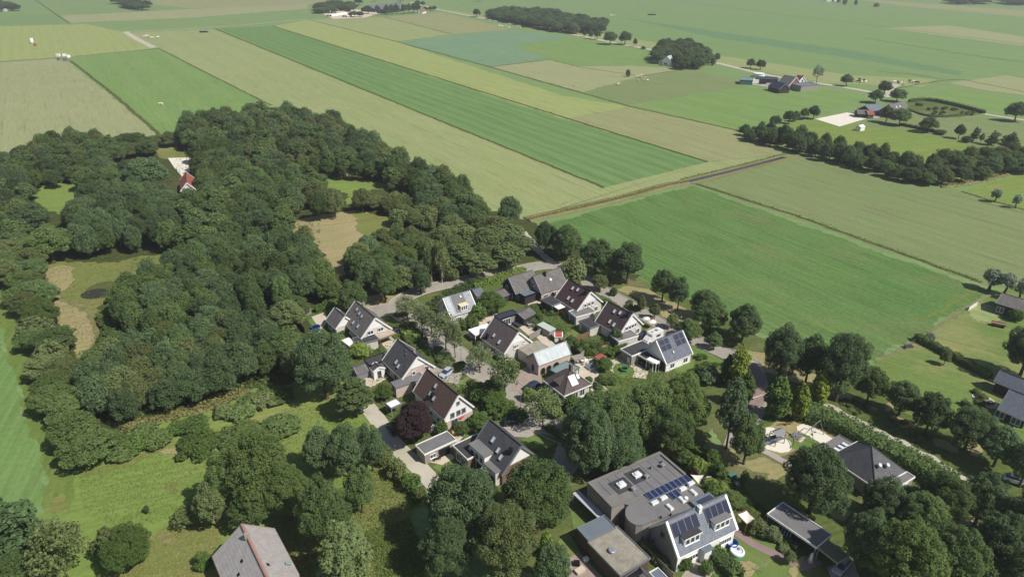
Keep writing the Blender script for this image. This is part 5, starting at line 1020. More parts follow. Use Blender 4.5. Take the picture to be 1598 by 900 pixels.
# ---------------------------------------------------------------- single trees that can be told apart
T_ = tree
TREES = [
 # px, foot row, top row, width, kind, leaves, name, label, category, group
 (795, 357, 303, 40, 'oak', 'l_dark', 'oak_tree', 'dark oak at the corner where the hay field meets the canal'),
 (851, 396, 345, 42, 'oak', 'l_dark', 'oak_tree', 'dark oak beside the white track, nearest to the canal'),
 (884, 405, 350, 56, 'oak', 'l_oak', 'oak_tree', 'broad oak in the row by the white track, second from the canal'),
 (928, 428, 371, 52, 'oak', 'l_dark', 'oak_tree', 'dark oak in the middle of the row by the white track'),
 (952, 438, 388, 44, 'oak', 'l_oak', 'oak_tree', 'lighter green oak near the right end of the row by the white track'),
 (978, 443, 377, 52, 'oak', 'l_dark', 'oak_tree', 'tall dark oak at the right end of the row by the white track'),
 (894, 443, 402, 42, 'bush', 'l_olive', 'maple_tree', 'round olive-green tree behind the weathered-roofed pair of brick houses'),
 (935, 455, 427, 27, 'oak', 'l_olive', 'maple_tree', 'small round light tree on the back road beside the maroon-roofed house'),
 (957, 461, 448, 13, 'bush', 'l_hedge', 'young_tree', 'tiny round tree on the back road above the umber-roofed house'),
 (1000, 487, 459, 17, 'tall', 'l_olive', 'young_tree', 'first slim young tree beside the back road, near the umber-roofed house'),
 (1021, 498, 472, 19, 'tall', 'l_olive', 'young_tree', 'second slim young tree beside the back road, level with the camper'),
 (1048, 513, 486, 19, 'tall', 'l_olive', 'young_tree', 'third slim young tree beside the back road, before the low spreading one'),
 (1033, 471, 418, 40, 'oak', 'l_oak', 'oak_tree', 'round oak left of the slender one, casting shade on the dry grass'),
 (1057, 485, 430, 30, 'oak', 'l_dark', 'oak_tree', 'slender bare-trunked oak on the dry grass by the big field'),
 (1098, 498, 449, 44, 'oak', 'l_dark', 'oak_tree', 'dark oak at the field edge, upper of two overlapping crowns'),
 (1107, 520, 468, 50, 'oak', 'l_oak', 'oak_tree', 'bright leafy oak in front of the dark one at the field edge'),
 (1074, 531, 497, 40, 'oak', 'l_light', 'maple_tree', 'low spreading light tree by the back road above the solar panel roof'),
 (1113, 545, 517, 24, 'tall', 'l_oak', 'young_tree', 'slim dark tree on the back road right of the solar panel roof'),
 (1157, 535, 474, 58, 'oak', 'l_dark', 'oak_tree', 'large round dark oak standing alone on the big field edge'),
 (1214, 596, 507, 72, 'oak', 'l_dark', 'oak_tree', 'huge dark oak left of the three conifers, against the big field'),
 (1256, 600, 520, 56, 'oak', 'l_dark', 'oak_tree', 'dark oak between two huge ones above the conifers'),
 (1304, 626, 512, 78, 'oak', 'l_dark', 'oak_tree', 'huge dark oak at the right end of the big field, above the golden conifer'),
 (1352, 630, 568, 46, 'oak', 'l_oak', 'oak_tree', 'oak with visible bare trunk on the dry strip right of the conifers'),
 (1402, 648, 594, 52, 'oak', 'l_dark', 'oak_tree', 'first round oak along the gravel path after the bare-trunked one'),
 (1443, 678, 610, 60, 'oak', 'l_dark', 'oak_tree', 'second round oak along the gravel path, in front of the meadow'),
 (1504, 702, 634, 70, 'oak', 'l_dark', 'oak_tree', 'wide grey-green oak along the gravel path, below the round terrace'),
 (1550, 728, 664, 62, 'oak', 'l_dark', 'oak_tree', 'last oak of the row along the gravel path, at the right edge'),
 (1590, 760, 690, 50, 'oak', 'l_dark', 'oak_tree', 'dark oak cut by the right edge beside the white parked thing'),
 (1208, 653, 578, 36, 'cone', 'l_cone', 'columnar_conifer', 'tallest green columnar conifer, left of three by the playground'),
 (1244, 656, 592, 28, 'cone', 'l_gold', 'columnar_conifer', 'yellowish columnar conifer, middle of three by the playground'),
 (1273, 635, 573, 28, 'cone', 'l_gold', 'columnar_conifer', 'golden columnar conifer, right and rearmost of three by the playground'),
 (1149, 606, 528, 26, 'cone', 'l_gold', 'columnar_conifer', 'tall golden conifer beside the purple paved square'),
 (1132, 600, 547, 20, 'cone', 'l_cone', 'columnar_conifer', 'dark green conifer left of the tall golden one'),
 (1160, 636, 573, 24, 'cone', 'l_cone', 'columnar_conifer', 'green conifer in front of the tall golden one by the purple square'),
 (1133, 700, 582, 52, 'tall', 'l_blue', 'poplar_tree', 'tall bluish-green tree with silvery leaves above the playground path'),
 (1160, 724, 648, 56, 'oak', 'l_oak', 'oak_tree', 'oak on the parched grass left of the climbing frame'),
 # street trees
 (637.5, 503, 459, 42, 'airy', 'l_grey', 'street_tree', 'airy grey-green street tree nearest to the road junction', 'tree', 'airy trees along the street'),
 (659.6, 520, 470, 34, 'airy', 'l_grey', 'street_tree', 'airy street tree, second from the road junction', 'tree', 'airy trees along the street'),
 (673.8, 526, 480, 38, 'airy', 'l_grey', 'street_tree', 'airy street tree opposite the white-dormer house, third from the junction', 'tree', 'airy trees along the street'),
 (696, 547, 484, 46, 'airy', 'l_grey', 'street_tree', 'wide airy street tree above the planted verge by the dark grey house', 'tree', 'airy trees along the street'),
 (710.6, 559, 500, 36, 'airy', 'l_grey', 'street_tree', 'airy street tree at the corner of the planted verge, facing the white canopy', 'tree', 'airy trees along the street'),
 (749, 582, 534, 42, 'airy', 'l_grey', 'street_tree', 'pale see-through street tree right of the silver car', 'tree', 'airy trees along the street'),
 (788, 628, 550, 54, 'airy', 'l_birch', 'street_tree', 'tall leaning light-leaved tree in front of the metal-roofed barn', 'tree', 'airy trees along the street'),
 (847, 667, 604, 60, 'airy', 'l_birch', 'street_tree', 'light-leaved street tree with forked trunk above the parked black car', 'tree', 'airy trees along the street'),
 # large trees in the middle
 (914, 744, 628, 96, 'oak', 'l_dark', 'oak_tree', 'big dark tree at the left end of the clump above the flat-roofed hall'),
 (950, 700, 606, 94, 'oak', 'l_oak', 'oak_tree', 'big tree in the clump above the hall, below the red-roofed play hut'),
 (1010, 690, 592, 96, 'oak', 'l_light', 'oak_tree', 'broad light green crown in the clump in front of the solar panel roof'),
 (1062, 680, 586, 84, 'oak', 'l_light', 'oak_tree', 'light green crown at the right end of the clump, before the bluish poplar'),
 (968, 738, 658, 84, 'oak', 'l_dark', 'oak_tree', 'dark crown overhanging the back edge of the flat-roofed hall'),
 (1040, 714, 630, 74, 'oak', 'l_oak', 'oak_tree', 'leafy crown just behind the far corner of the flat-roofed hall'),
 (915, 700, 614, 50, 'oak', 'l_oak', 'oak_tree', 'small dark crown beside the bungalow at the left of the clump'),
 # along the bottom
 (722, 850, 724, 118, 'oak', 'l_dark', 'oak_tree', 'huge dark oak below the anthracite-roofed house, left of two'),
 (838, 830, 716, 118, 'oak', 'l_oak', 'oak_tree', 'huge green oak below the anthracite-roofed house, right of two'),
 (790, 905, 786, 104, 'oak', 'l_olive', 'maple_tree', 'olive feathery crown in front of the two huge oaks at the bottom'),
 (700, 905, 806, 80, 'oak', 'l_dark', 'oak_tree', 'shaded dark crown at the bottom edge under the huge oak'),
 (862, 925, 850, 60, 'oak', 'l_dark', 'shrub', 'dark rounded shrub tree at the bottom left of the brick terrace'),
 (852, 868, 830, 22, 'bush', 'l_lime', 'shrub', 'bright lime shrub left of the brick terrace'),
 (545, 925, 812, 90, 'tall', 'l_birch', 'willow_tree', 'grey-green feathery tree at the bottom, right of the old barn'),
 (512, 858, 738, 80, 'oak', 'l_oak', 'oak_tree', 'leafy tree above the old barn, right of the bright crown'),
 (566, 800, 726, 48, 'oak', 'l_oak', 'hazel_tree', 'small round tree at the head of the dry paddock by the lane'),
 (415, 800, 668, 96, 'oak', 'l_light', 'maple_tree', 'bright green crown over the meadow, upper of three near the old barn'),
 (368, 800, 700, 70, 'oak', 'l_light', 'maple_tree', 'light crown at the meadow edge left of the bright one'),
 (455, 810, 720, 72, 'oak', 'l_light', 'maple_tree', 'light green crown between the bright one and the dark thicket'),
 (340, 822, 752, 56, 'oak', 'l_olive', 'laurel_tree', 'yellowish evergreen against the meadow, left of the old barn ridge'),
 (395, 826, 765, 64, 'oak', 'l_oak', 'maple_tree', 'green crown directly behind the ridge end of the old barn'),
 (505, 742, 666, 56, 'oak', 'l_dark', 'oak_tree', 'dark tree at the left end of the thicket beside the lane'),
 (545, 745, 660, 62, 'oak', 'l_dark', 'oak_tree', 'dark tree in the middle of the thicket beside the lane'),
 (582, 735, 662, 50, 'oak', 'l_dark', 'oak_tree', 'dark tree at the right end of the thicket beside the lane'),
 (35, 868, 770, 80, 'spruce', 'l_spruce', 'spruce_tree', 'dark spruce at the lower left corner of the mown field'),
 (0, 880, 788, 70, 'oak', 'l_oak', 'oak_tree', 'dark tree cut by the lower left corner of the frame'),
 (70, 880, 805, 40, 'spruce', 'l_spruce', 'spruce_tree', 'small spruce beside the pale yard at lower left'),
 (112, 915, 808, 92, 'airy', 'l_olive', 'birch_tree', 'greyish birch with bare white branch at lower left'),
 (40, 935, 868, 90, 'oak', 'l_oak', 'pine_tree', 'dark rounded tree at the very lower left'),
 (206, 882, 828, 78, 'oak', 'l_hedge', 'laurel_tree', 'rounded evergreen on the rough ground left of the old barn'),
 (175, 870, 826, 44, 'bush', 'l_olive', 'shrub', 'greyish bush at the left of the rounded evergreen'),
 (318, 884, 866, 30, 'bush', 'l_hedge', 'shrub', 'green bush by the left eave of the old barn'),
 (296, 820, 792, 48, 'airy', 'l_olive', 'shrub', 'loose olive bush over the concrete slab by the meadow'),
 (230, 800, 789, 9, 'bush', 'l_dark', 'shrub', 'single dark little bush in the open meadow'),
 # lower right oaks
 (1262, 800, 694, 102, 'oak', 'l_dark', 'oak_tree', 'big dark oak in front of the pyramid-roofed hall, left of it'),
 (1372, 818, 750, 78, 'oak', 'l_dark', 'oak_tree', 'dark oak below the near corner of the pyramid-roofed hall'),
 (1424, 846, 768, 80, 'oak', 'l_oak', 'oak_tree', 'round oak below the right corner of the pyramid-roofed hall'),
 (1462, 820, 738, 76, 'oak', 'l_oak', 'oak_tree', 'oak right of the pyramid-roofed hall, beside the path end'),
 (1520, 820, 738, 80, 'oak', 'l_dark', 'oak_tree', 'grey-green oak at the right, below the path end'),
 (1340, 890, 800, 80, 'oak', 'l_dark', 'oak_tree', 'shaded oak right of the mossy carport'),
 (1398, 935, 818, 120, 'oak', 'l_light', 'oak_tree', 'broad lighter oak at the bottom right edge'),
 (1470, 930, 826, 104, 'oak', 'l_oak', 'oak_tree', 'oak at the bottom edge right of the broad lighter one'),
 (1545, 900, 800, 92, 'oak', 'l_dark', 'oak_tree', 'dark oak near the lower right corner'),
 (1590, 860, 765, 70, 'oak', 'l_dark', 'oak_tree', 'dark oak cut by the right edge near the lower corner'),
 (1580, 960, 850, 90, 'oak', 'l_dark', 'oak_tree', 'dark oak filling the lower right corner'),
 (1420, 790, 760, 40, 'oak', 'l_oak', 'oak_tree', 'small leafy tree squeezed between two oaks below the hall'),
 # gardens
 (647, 692, 626, 66, 'oak', 'l_beech', 'copper_beech', 'dark purple copper beech beside the big brown roof'),
 (563, 556, 536, 34, 'bush', 'l_lime', 'shrub', 'lime-yellow shrub between the two grey-roofed houses'),
 (600, 624, 598, 30, 'oak', 'l_hedge', 'shrub', 'bright green bush at the end of the long grey garage'),
 (656, 681, 660, 32, 'bush', 'l_olive', 'shrub', 'olive round bush below the copper beech'),
 (690, 678, 657, 22, 'bush', 'l_hedge', 'shrub', 'round green bush at the corner of the big brown roof'),
 (556, 650, 588, 62, 'tall', 'l_birch', 'willow_tree', 'grey-green feathery tree below the low grey shed'),
 (510, 622, 512, 92, 'oak', 'l_dark', 'oak_tree', 'large dark tree towering left of the houses'),
 (530, 612, 538, 50, 'oak', 'l_dark', 'oak_tree', 'dark tree between the large one and the low grey shed'),
 (602, 472, 410, 46, 'oak', 'l_oak', 'oak_tree', 'oak with bare trunk standing at the sandy road junction'),
 (766, 505, 480, 44, 'oak', 'l_oak', 'apple_tree', 'round garden tree behind the navy flat-roofed garden room') if False else (768, 489, 456, 46, 'oak', 'l_hedge', 'apple_tree', 'round garden tree behind the navy flat-roofed garden room'),
 (746, 498, 476, 32, 'bush', 'l_hedge', 'shrub', 'dense shrub under the eave of the white-dormer house'),
 (735, 512, 494, 24, 'bush', 'l_light', 'shrub', 'pale green shrub left of the white canopy'),
 (722, 514, 498, 20, 'bush', 'l_hedge', 'shrub', 'low shrub on the street side of the white-dormer house'),
 (960, 537, 513, 24, 'bush', 'l_dark', 'shrub', 'dark round garden tree beside the yellow slide'),
 (942, 580, 556, 26, 'oak', 'l_hedge', 'shrub', 'leafy bush under the red canopy'),
 (1058, 566, 553, 18, 'bush', 'l_hedge', 'shrub', 'round bush against the white wall under the solar panels'),
 (1030, 578, 562, 10, 'tall', 'l_hedge', 'shrub', 'slim clipped shrub at the corner of the carport'),
 (803, 690, 668, 16, 'bush', 'l_hedge', 'shrub', 'small bush at the drive corner of the anthracite-roofed house') if False else (812, 655, 640, 26, 'bush', 'l_hedge', 'shrub', 'low bush on the corner opposite the black parked car'),
 (773, 640, 610, 48, 'oak', 'l_hedge', 'shrub', 'tall bush at the foot of the leaning light-leaved tree'),
 (750, 672, 646, 40, 'oak', 'l_hedge', 'shrub', 'leafy shrub mass on the right of the all white gable'),
 (722, 676, 658, 28, 'oak', 'l_light', 'shrub', 'lighter shrub right below the all white gable'),
 (752, 624, 606, 34, 'bush', 'l_hedge', 'shrub', 'shrub at the front garden corner of the big brown roof'),
 (770, 612, 590, 30, 'bush', 'l_hedge', 'shrub', 'dark shrub by the street opposite the brick drive'),
 (826, 626, 606, 22, 'bush', 'l_lime', 'shrub', 'lime shrub beside the dark car at the bungalow'),
 (893, 640, 620, 34, 'bush', 'l_hedge', 'shrub', 'green shrub at the right of the bungalow corner'),
 (925, 632, 612, 30, 'bush', 'l_oak', 'shrub', 'dark shrub below the bungalow wall with windows'),
 (864, 650, 628, 26, 'bush', 'l_olive', 'shrub', 'olive shrub at the foot of the forked street tree'),
 (1076, 600, 582, 28, 'bush', 'l_light', 'shrub', 'pale shrub in the garden right of the solar panel house'),
 (1104, 596, 572, 34, 'bush', 'l_blue', 'shrub', 'bluish shrub at the end of the garden by the back road'),
 (1090, 585, 570, 22, 'bush', 'l_hedge', 'shrub', 'green shrub at the corner of the solar panel house lawn'),
 (1066, 724, 700, 30, 'oak', 'l_light', 'shrub', 'light shrub right of the far corner of the hall'),
 (1085, 736, 714, 26, 'bush', 'l_lime', 'shrub', 'lime shrub behind the hall, next to the dark red one'),
 (1082, 745, 732, 15, 'bush', 'l_beech', 'shrub', 'dark red small shrub at the corner of the hall roof'),
 (1110, 728, 700, 26, 'tall', 'l_hedge', 'shrub', 'upright green shrub in the garden behind the hall'),
 (1122, 746, 716, 22, 'spruce', 'l_hedge', 'conifer', 'small conical tree in the garden behind the hall'),
 (1160, 754, 731, 13, 'cone', 'l_cone', 'columnar_conifer', 'slim dark cypress on the edge of the parched grass'),
 (1108, 772, 752, 28, 'bush', 'l_hedge', 'shrub', 'shrub hiding the round roof end of the hall'),
 (1140, 790, 768, 36, 'oak', 'l_light', 'shrub', 'leafy shrub above the shade sail'),
 (1180, 830, 810, 34, 'bush', 'l_olive', 'shrub', 'olive shrub right of the shade sail'),
 (1205, 842, 822, 26, 'bush', 'l_grey', 'shrub', 'greyish bush in front of the open-fronted shed'),
 (1230, 880, 858, 20, 'tall', 'l_olive', 'shrub', 'thin bushy tree on the garden path'),
 (1066, 885, 868, 28, 'bush', 'l_hedge', 'shrub', 'bush at the left corner of the white dormer house'),
 (1100, 895, 876, 22, 'bush', 'l_hedge', 'shrub', 'bush by the entrance bay of the white dormer house'),
 (620, 745, 716, 32, 'bush', 'l_olive', 'shrub', 'olive bush by the bend of the lane'),
 (642, 764, 738, 34, 'bush', 'l_hedge', 'shrub', 'bush halfway down the left of the lane'),
 (655, 782, 762, 26, 'bush', 'l_olive', 'shrub', 'small bush at the lower end of the lane'),
 (600, 722, 696, 30, 'bush', 'l_olive', 'shrub', 'bush at the top of the lane below the dark thicket'),
 (1590, 590, 510, 70, 'oak', 'l_dark', 'oak_tree', 'grey-green oak at the right edge behind the slate roofs'),
 (1472, 570, 546, 17, 'oak', 'l_olive', 'young_tree', 'small lone tree on the mown meadow at the right'),
 (1582, 500, 482, 22, 'bush', 'l_hedge', 'shrub', 'round bush in front of the long grey-roofed house'),
 (1449, 534, 519, 17, 'bush', 'l_silver', 'shrub', 'silvery bush at the field end of the long hedge'),
 (1432, 532, 520, 14, 'bush', 'l_hedge', 'shrub', 'green bush beside the silvery one at the hedge end'),
 (1543, 453, 421, 28, 'pollard', 'l_silver', 'pollard_willow', 'silvery pollard willow at the corner of the big field, left of three'),
 (1566, 460, 427, 24, 'pollard', 'l_silver', 'pollard_willow', 'silvery pollard willow at the right edge, middle of three'),
 (1589, 470, 435, 22, 'pollard', 'l_silver', 'pollard_willow', 'silvery pollard willow at the right edge, right of three'),
 (1552, 316, 296, 15, 'pollard', 'l_silver', 'pollard_willow', 'small pollard willow on the far ditch, left of two'),
 (1584, 325, 304, 13, 'pollard', 'l_silver', 'pollard_willow', 'small pollard willow on the far ditch, right of two'),
 # along the far road and farms
 (952, 70, 48, 24, 'oak', 'l_dark', 'roadside_tree', 'round tree on the far road, left of a pair with long shadows'),
 (975, 70, 48, 21, 'oak', 'l_dark', 'roadside_tree', 'round tree on the far road, right of a pair with long shadows'),
 (991, 73, 59, 8, 'tall', 'l_dark', 'roadside_tree', 'tiny tree on the far road right of the round pair'),
 (932, 62, 45, 12, 'oak', 'l_dark', 'roadside_tree', 'small tree at the right tip of the far grove'),
 (922, 61, 47, 9, 'oak', 'l_dark', 'roadside_tree', 'smaller tree beside the right tip of the far grove'),
 (912, 58, 48, 6, 'tall', 'l_dark', 'roadside_tree', 'very small tree below the far grove'),
 (900, 52, 43, 8, 'oak', 'l_dark', 'roadside_tree', 'little tree on the road edge under the far grove'),
 (1004, 77, 72, 8, 'bush', 'l_dark', 'shrub', 'single bush on the far road before the white house grove'),
 (980, 120, 109, 8, 'bush', 'l_oak', 'shrub', 'lone bush in the pasture among the sheep'),
 (1171, 107, 91, 15, 'oak', 'l_dark', 'roadside_tree', 'round tree on the far road above the green tank, left of two'),
 (1186, 109, 93, 15, 'oak', 'l_dark', 'roadside_tree', 'round tree on the far road above the green tank, right of two'),
 (1102, 96, 77, 11, 'tall', 'l_dark', 'roadside_tree', 'upright tree at the right end of the white house grove'),
 (1118, 98, 82, 11, 'oak', 'l_dark', 'roadside_tree', 'small round tree right of the white house grove'),
 (1112, 102, 91, 9, 'bush', 'l_dark', 'shrub', 'low bush right of the white house grove'),
 (1274, 130, 99, 20, 'airy', 'l_silver', 'roadside_tree', 'thin pale half-bare tree beside the red and grey farmhouse'),
 (1320, 135, 115, 20, 'oak', 'l_dark', 'roadside_tree', 'dark round tree on the far road beside the black and white cows'),
 (1379, 148, 125, 23, 'oak', 'l_dark', 'roadside_tree', 'dark round tree across the road behind the small farmstead'),
 (1365, 161, 139, 25, 'oak', 'l_dark', 'roadside_tree', 'dark tree left of the small farmstead roof'),
 (1399, 159, 138, 27, 'oak', 'l_dark', 'roadside_tree', 'dark tree behind the small farmstead roof'),
 (1382, 192, 164, 22, 'tall', 'l_dark', 'garden_tree', 'dark tree in front of the small farmstead, left of two'),
 (1403, 196, 168, 31, 'oak', 'l_oak', 'garden_tree', 'wide round tree in front of the small farmstead, right of two'),
 (1447, 207, 180, 29, 'oak', 'l_oak', 'garden_tree', 'lone round tree on the pasture below the walled garden'),
 (1467, 210, 202, 18, 'bush', 'l_oak', 'shrub', 'low bush right of the lone round pasture tree'),
 (1495, 217, 193, 17, 'oak', 'l_oak', 'garden_tree', 'oval tree left of the row of small conifers'),
 (1519, 220, 196, 16, 'spruce', 'l_spruce', 'conifer', 'pointed conifer on the far pasture, first of three'),
 (1546, 227, 202, 19, 'spruce', 'l_spruce', 'conifer', 'pointed conifer on the far pasture, second of three'),
 (1574, 236, 203, 26, 'spruce', 'l_spruce', 'conifer', 'broad conifer on the far pasture, third of three'),
 (1508, 222, 212, 16, 'bush', 'l_oak', 'shrub', 'bush between the oval tree and the first conifer'),
 (1530, 224, 207, 10, 'tall', 'l_grey', 'shrub', 'pale slim shrub between the first two conifers'),
 (1583, 190, 157, 32, 'oak', 'l_dark', 'roadside_tree', 'big dark tree at the right edge on the farm lane'),
 (1269, 186, 164, 19, 'oak', 'l_dark', 'field_tree', 'dark round tree left of the white sand arena, first from it'),
 (1254, 187, 168, 16, 'oak', 'l_dark', 'field_tree', 'dark round tree left of the white sand arena, second from it'),
 (1242, 190, 172, 14, 'oak', 'l_dark', 'field_tree', 'small tree left of the white sand arena, third from it'),
 (1230, 193, 172, 19, 'oak', 'l_dark', 'field_tree', 'round tree left of the white sand arena, fourth from it'),
 (1209, 198, 180, 20, 'oak', 'l_dark', 'field_tree', 'round tree at the upper end of the long hedgerow'),
 (744, 27, 13, 14, 'oak', 'l_dark', 'roadside_tree', 'small round tree left of the far grove'),
 (749, 3, -8, 10, 'oak', 'l_dark', 'roadside_tree', 'tiny tree at the top edge above the far road'),
 (1318, 8, -2, 8, 'bush', 'l_dark', 'shrub', 'tiny dark bush at the top right edge, left of two'),
 (1335, 8, 0, 6, 'bush', 'l_dark', 'shrub', 'tiny dark bush at the top right edge, middle'),
 (1367, 11, 5, 9, 'bush', 'l_dark', 'shrub', 'tiny dark bush beside the tan strip at the top right'),
 (1308, 5, -3, 6, 'bush', 'l_dark', 'shrub', 'tiny dark bush next to the white specks at the top right'),
 (84, 408, 350, 62, 'oak', 'l_light', 'maple_tree', 'light green tree with a pale trunk by the dry hollow'),
 (60, 372, 316, 56, 'oak', 'l_dark', 'oak_tree', 'dark rounded tree left of the light green one'),
 (236, 300, 240, 60, 'oak', 'l_dark', 'oak_tree', 'round dark oak left of the white sand paddock in the wood'),
 (57, 296, 266, 24, 'oak', 'l_oak', 'oak_tree', 'small round tree on the little lawn at upper left, left of two'),
 (90, 294, 264, 24, 'oak', 'l_oak', 'oak_tree', 'small round tree on the little lawn at upper left, right of two'),
 (478, 394, 350, 36, 'tall', 'l_olive', 'oak_tree', 'olive tree standing out into the dry clearing'),
 (524, 340, 292, 34, 'oak', 'l_olive', 'hornbeam_tree', 'olive rounded tree at the narrow mouth of the dry clearing'),
 (500, 345, 300, 30, 'oak', 'l_oak', 'hornbeam_tree', 'green tree left of the olive one at the clearing mouth'),
 (567, 332, 292, 32, 'oak', 'l_olive', 'hornbeam_tree', 'olive bushy tree between the two clearings'),
 (690, 442, 372, 24, 'birch', 'l_olive', 'birch_tree', 'pale-stemmed birch above the dry slope, left of the birch clump'),
 (674, 440, 374, 22, 'birch', 'l_birch', 'birch_tree', 'slim birch with white trunk at the wood edge'),
 (698, 425, 410, 30, 'bush', 'l_olive', 'shrub', 'round dark bush on the dry slope below the birches') if False else (700, 436, 412, 34, 'bush', 'l_olive', 'shrub', 'round dark bush on the dry slope below the birches'),
]
for t_ in TREES:
    T_(*t_)
    P = at(t_[0], t_[1]); TAKEN.append((P.x, P.y, max(2.0, t_[3] * metre(t_[0], t_[1]) * .72)))
for i, x in enumerate((455, 474, 494, 516, 537, 560, 582)):
    T_(x, 274 + i * 1.6, 238 + i * 1.8, 25, 'oak' if i % 2 else 'tall', 'l_olive' if i < 2 else 'l_oak', 'linden_tree', 'rounded tree in the even row behind the small lawn in the wood', 'tree', 'row of rounded trees behind the small lawn')
    P = at(x, 274 + i * 1.6); TAKEN.append((P.x, P.y, 6))

clear((255, 238), (306, 238), (322, 334), (268, 334)); clear((163, 255), (192, 251), (198, 294), (180, 302)); clear((234, 234), (276, 228), (296, 245), (262, 268), (240, 262))
clear((448, 345), (500, 328), (552, 320), (604, 333), (628, 360), (592, 398), (562, 408), (548, 432), (532, 458), (505, 444), (480, 412), (452, 382))
clear((456, 486), (545, 460), (562, 474), (532, 530), (522, 580), (470, 590), (446, 560), (456, 518)); clear((496, 273), (614, 289), (600, 304), (552, 304), (522, 314), (496, 304)); clear((42, 290), (136, 285), (132, 322), (108, 378), (70, 368), (48, 335)); clear((60, 410), (262, 393), (268, 410), (192, 446), (164, 500), (158, 560), (112, 578), (60, 458))
# ---------------------------------------------------------------- woods: single trees at forest spacing
D, O, L_, V = ('oak', 'l_dark'), ('oak', 'l_oak'), ('oak', 'l_light'), ('oak', 'l_olive')
TD, TO = ('wood', 'l_dark'), ('wood', 'l_oak')
W = wood
W([(284, 196), (300, 184), (350, 180), (420, 174), (455, 176), (520, 188), (580, 222), (612, 246), (680, 268), (722, 300), (742, 330), (765, 352), (740, 358), (700, 340), (650, 300), (600, 268), (520, 252), (450, 248), (380, 258), (310, 240), (285, 215)], 11, 5.8, [TD, TD, TO, TO, TD, ('wood', 'l_olive'), ('birch', 'l_oak')], 'belt_tree', [(420, 'dark tree in the belt below the striped green field at upper left'), (505, 'dark tree in the highest part of the belt, above the wood middle'), (600, 'dark tree in the belt behind the row of rounded trees'), (700, 'dark tree in the belt beside the pale hay field'), (2000, 'dark tree in the belt end near the canal corner')], 'trees', 1, .27)
W([(283, 230), (330, 250), (450, 255), (490, 275), (500, 300), (470, 330), (440, 352), (390, 352), (340, 390), (300, 392), (280, 340), (300, 300)], 10, 5.5, [TD, TD, TO, TO, ('wood', 'l_olive'), ('wood', 'l_light'), ('birch', 'l_oak')], 'wood_tree', [(390, 'dark tree in the wood right of the red-roofed house'), (2000, 'dark tree in the wood left of the dry clearing')], 'trees', 2)
W([(112, 335), (135, 305), (185, 292), (240, 302), (272, 335), (276, 372), (230, 392), (160, 396), (118, 380)], 11, 4.7, [TD, D, TD, TO], 'copse_tree', [(200, 'dark tree in the round wood block, on its left side'), (2000, 'dark tree in the round wood block, on its right side')], 'trees', 3, .12)
W([(190, 455), (215, 425), (265, 410), (330, 388), (400, 374), (440, 362), (495, 395), (505, 425), (470, 452), (420, 470), (350, 482), (290, 500), (230, 518), (188, 505)], 10.5, 4.7, [TD, D, TD, TO, TO, ('wood', 'l_light')], 'block_tree', [(300, 'dark leafy tree in the wood directly right of the pond'), (410, 'dark leafy tree in the heart of the big wood block'), (2000, 'dark leafy tree in the wood below the dry clearing')], 'trees', 4, .14)
W([(128, 575), (165, 545), (250, 522), (340, 500), (405, 500), (430, 525), (428, 548), (385, 570), (350, 584), (300, 602), (250, 618), (190, 632), (150, 622)], 9.5, 3.9, [TD, TO, TD, TD, ('wood', 'l_olive')], 'plantation_tree', [(280, 'dark leafy tree in the lower wood block, its left half'), (2000, 'dark leafy tree in the lower wood block, its right half')], 'trees', 5, .12, .95)
W([(438, 480), (470, 450), (530, 438), (560, 450), (550, 470), (470, 490), (500, 515), (480, 560), (450, 590), (440, 540)], 9.5, 5.2, [O, D, V, L_], 'wood_tree', 'leafy tree between the big wood block and the houses', 'trees between wood and houses', 6)
W([(18, 445), (48, 430), (66, 455), (66, 490), (88, 530), (104, 590), (116, 640), (140, 700), (110, 712), (84, 660), (60, 600), (40, 545), (24, 490)], 7, 5.4, [V, V, O, ('bush', 'l_olive'), L_], 'wood_tree', 'olive bushy tree in the strip along the left mown field', 'bushy trees along the left field', 7)
W([(8, 255), (60, 222), (130, 210), (165, 222), (185, 240), (178, 285), (150, 300), (125, 290), (105, 275), (60, 275), (40, 305), (48, 335), (30, 370), (0, 380), (-30, 300)], 9, 5.4, [TD, TO, ('wood', 'l_olive'), TD, TO, ('wood', 'l_light'), ('birch', 'l_oak')], 'wood_tree', [(70, 'mixed green tree left of the little lawn at upper left'), (2000, 'mixed green tree behind the little lawn at upper left')], 'trees', 8, .26)
W([(0, 390), (30, 375), (60, 395), (45, 420), (20, 430), (-10, 440)], 8, 6, [O, V], 'wood_tree', 'green tree left of the light green one by the dry hollow', 'trees at the left end of the hollow', 9)
W([(135, 300), (185, 285), (200, 262), (215, 290), (260, 300), (300, 300), (292, 330), (250, 310), (180, 300)], 8, 6, [O, V, D], 'wood_tree', 'mixed tree around the white sand paddock in the wood', 'trees around the paddock in the wood', 10)
W([(190, 215), (270, 218), (280, 232), (240, 234), (190, 240)], 7, 6, [O, V], 'wood_tree', 'low green tree at the back of the upper left wood', 'low trees behind the upper left wood', 20)
W([(552, 312), (590, 302), (640, 312), (680, 330), (686, 345), (650, 350), (610, 338), (565, 325)], 6, 4.6, [V, V, ('bush', 'l_olive')], 'thicket_tree', 'olive round-topped tree in the thicket right of the dry clearing', 'trees of the olive thicket', 11, .1)
W([(540, 405), (560, 375), (610, 365), (668, 378), (684, 408), (665, 436), (610, 440), (560, 425)], 8.5, 4.9, [TD, TO, ('wood', 'l_olive'), TO, ('wood', 'l_light')], 'wood_tree', 'green tree in the wood tip above the sandy junction', 'trees above the sandy junction', 12)
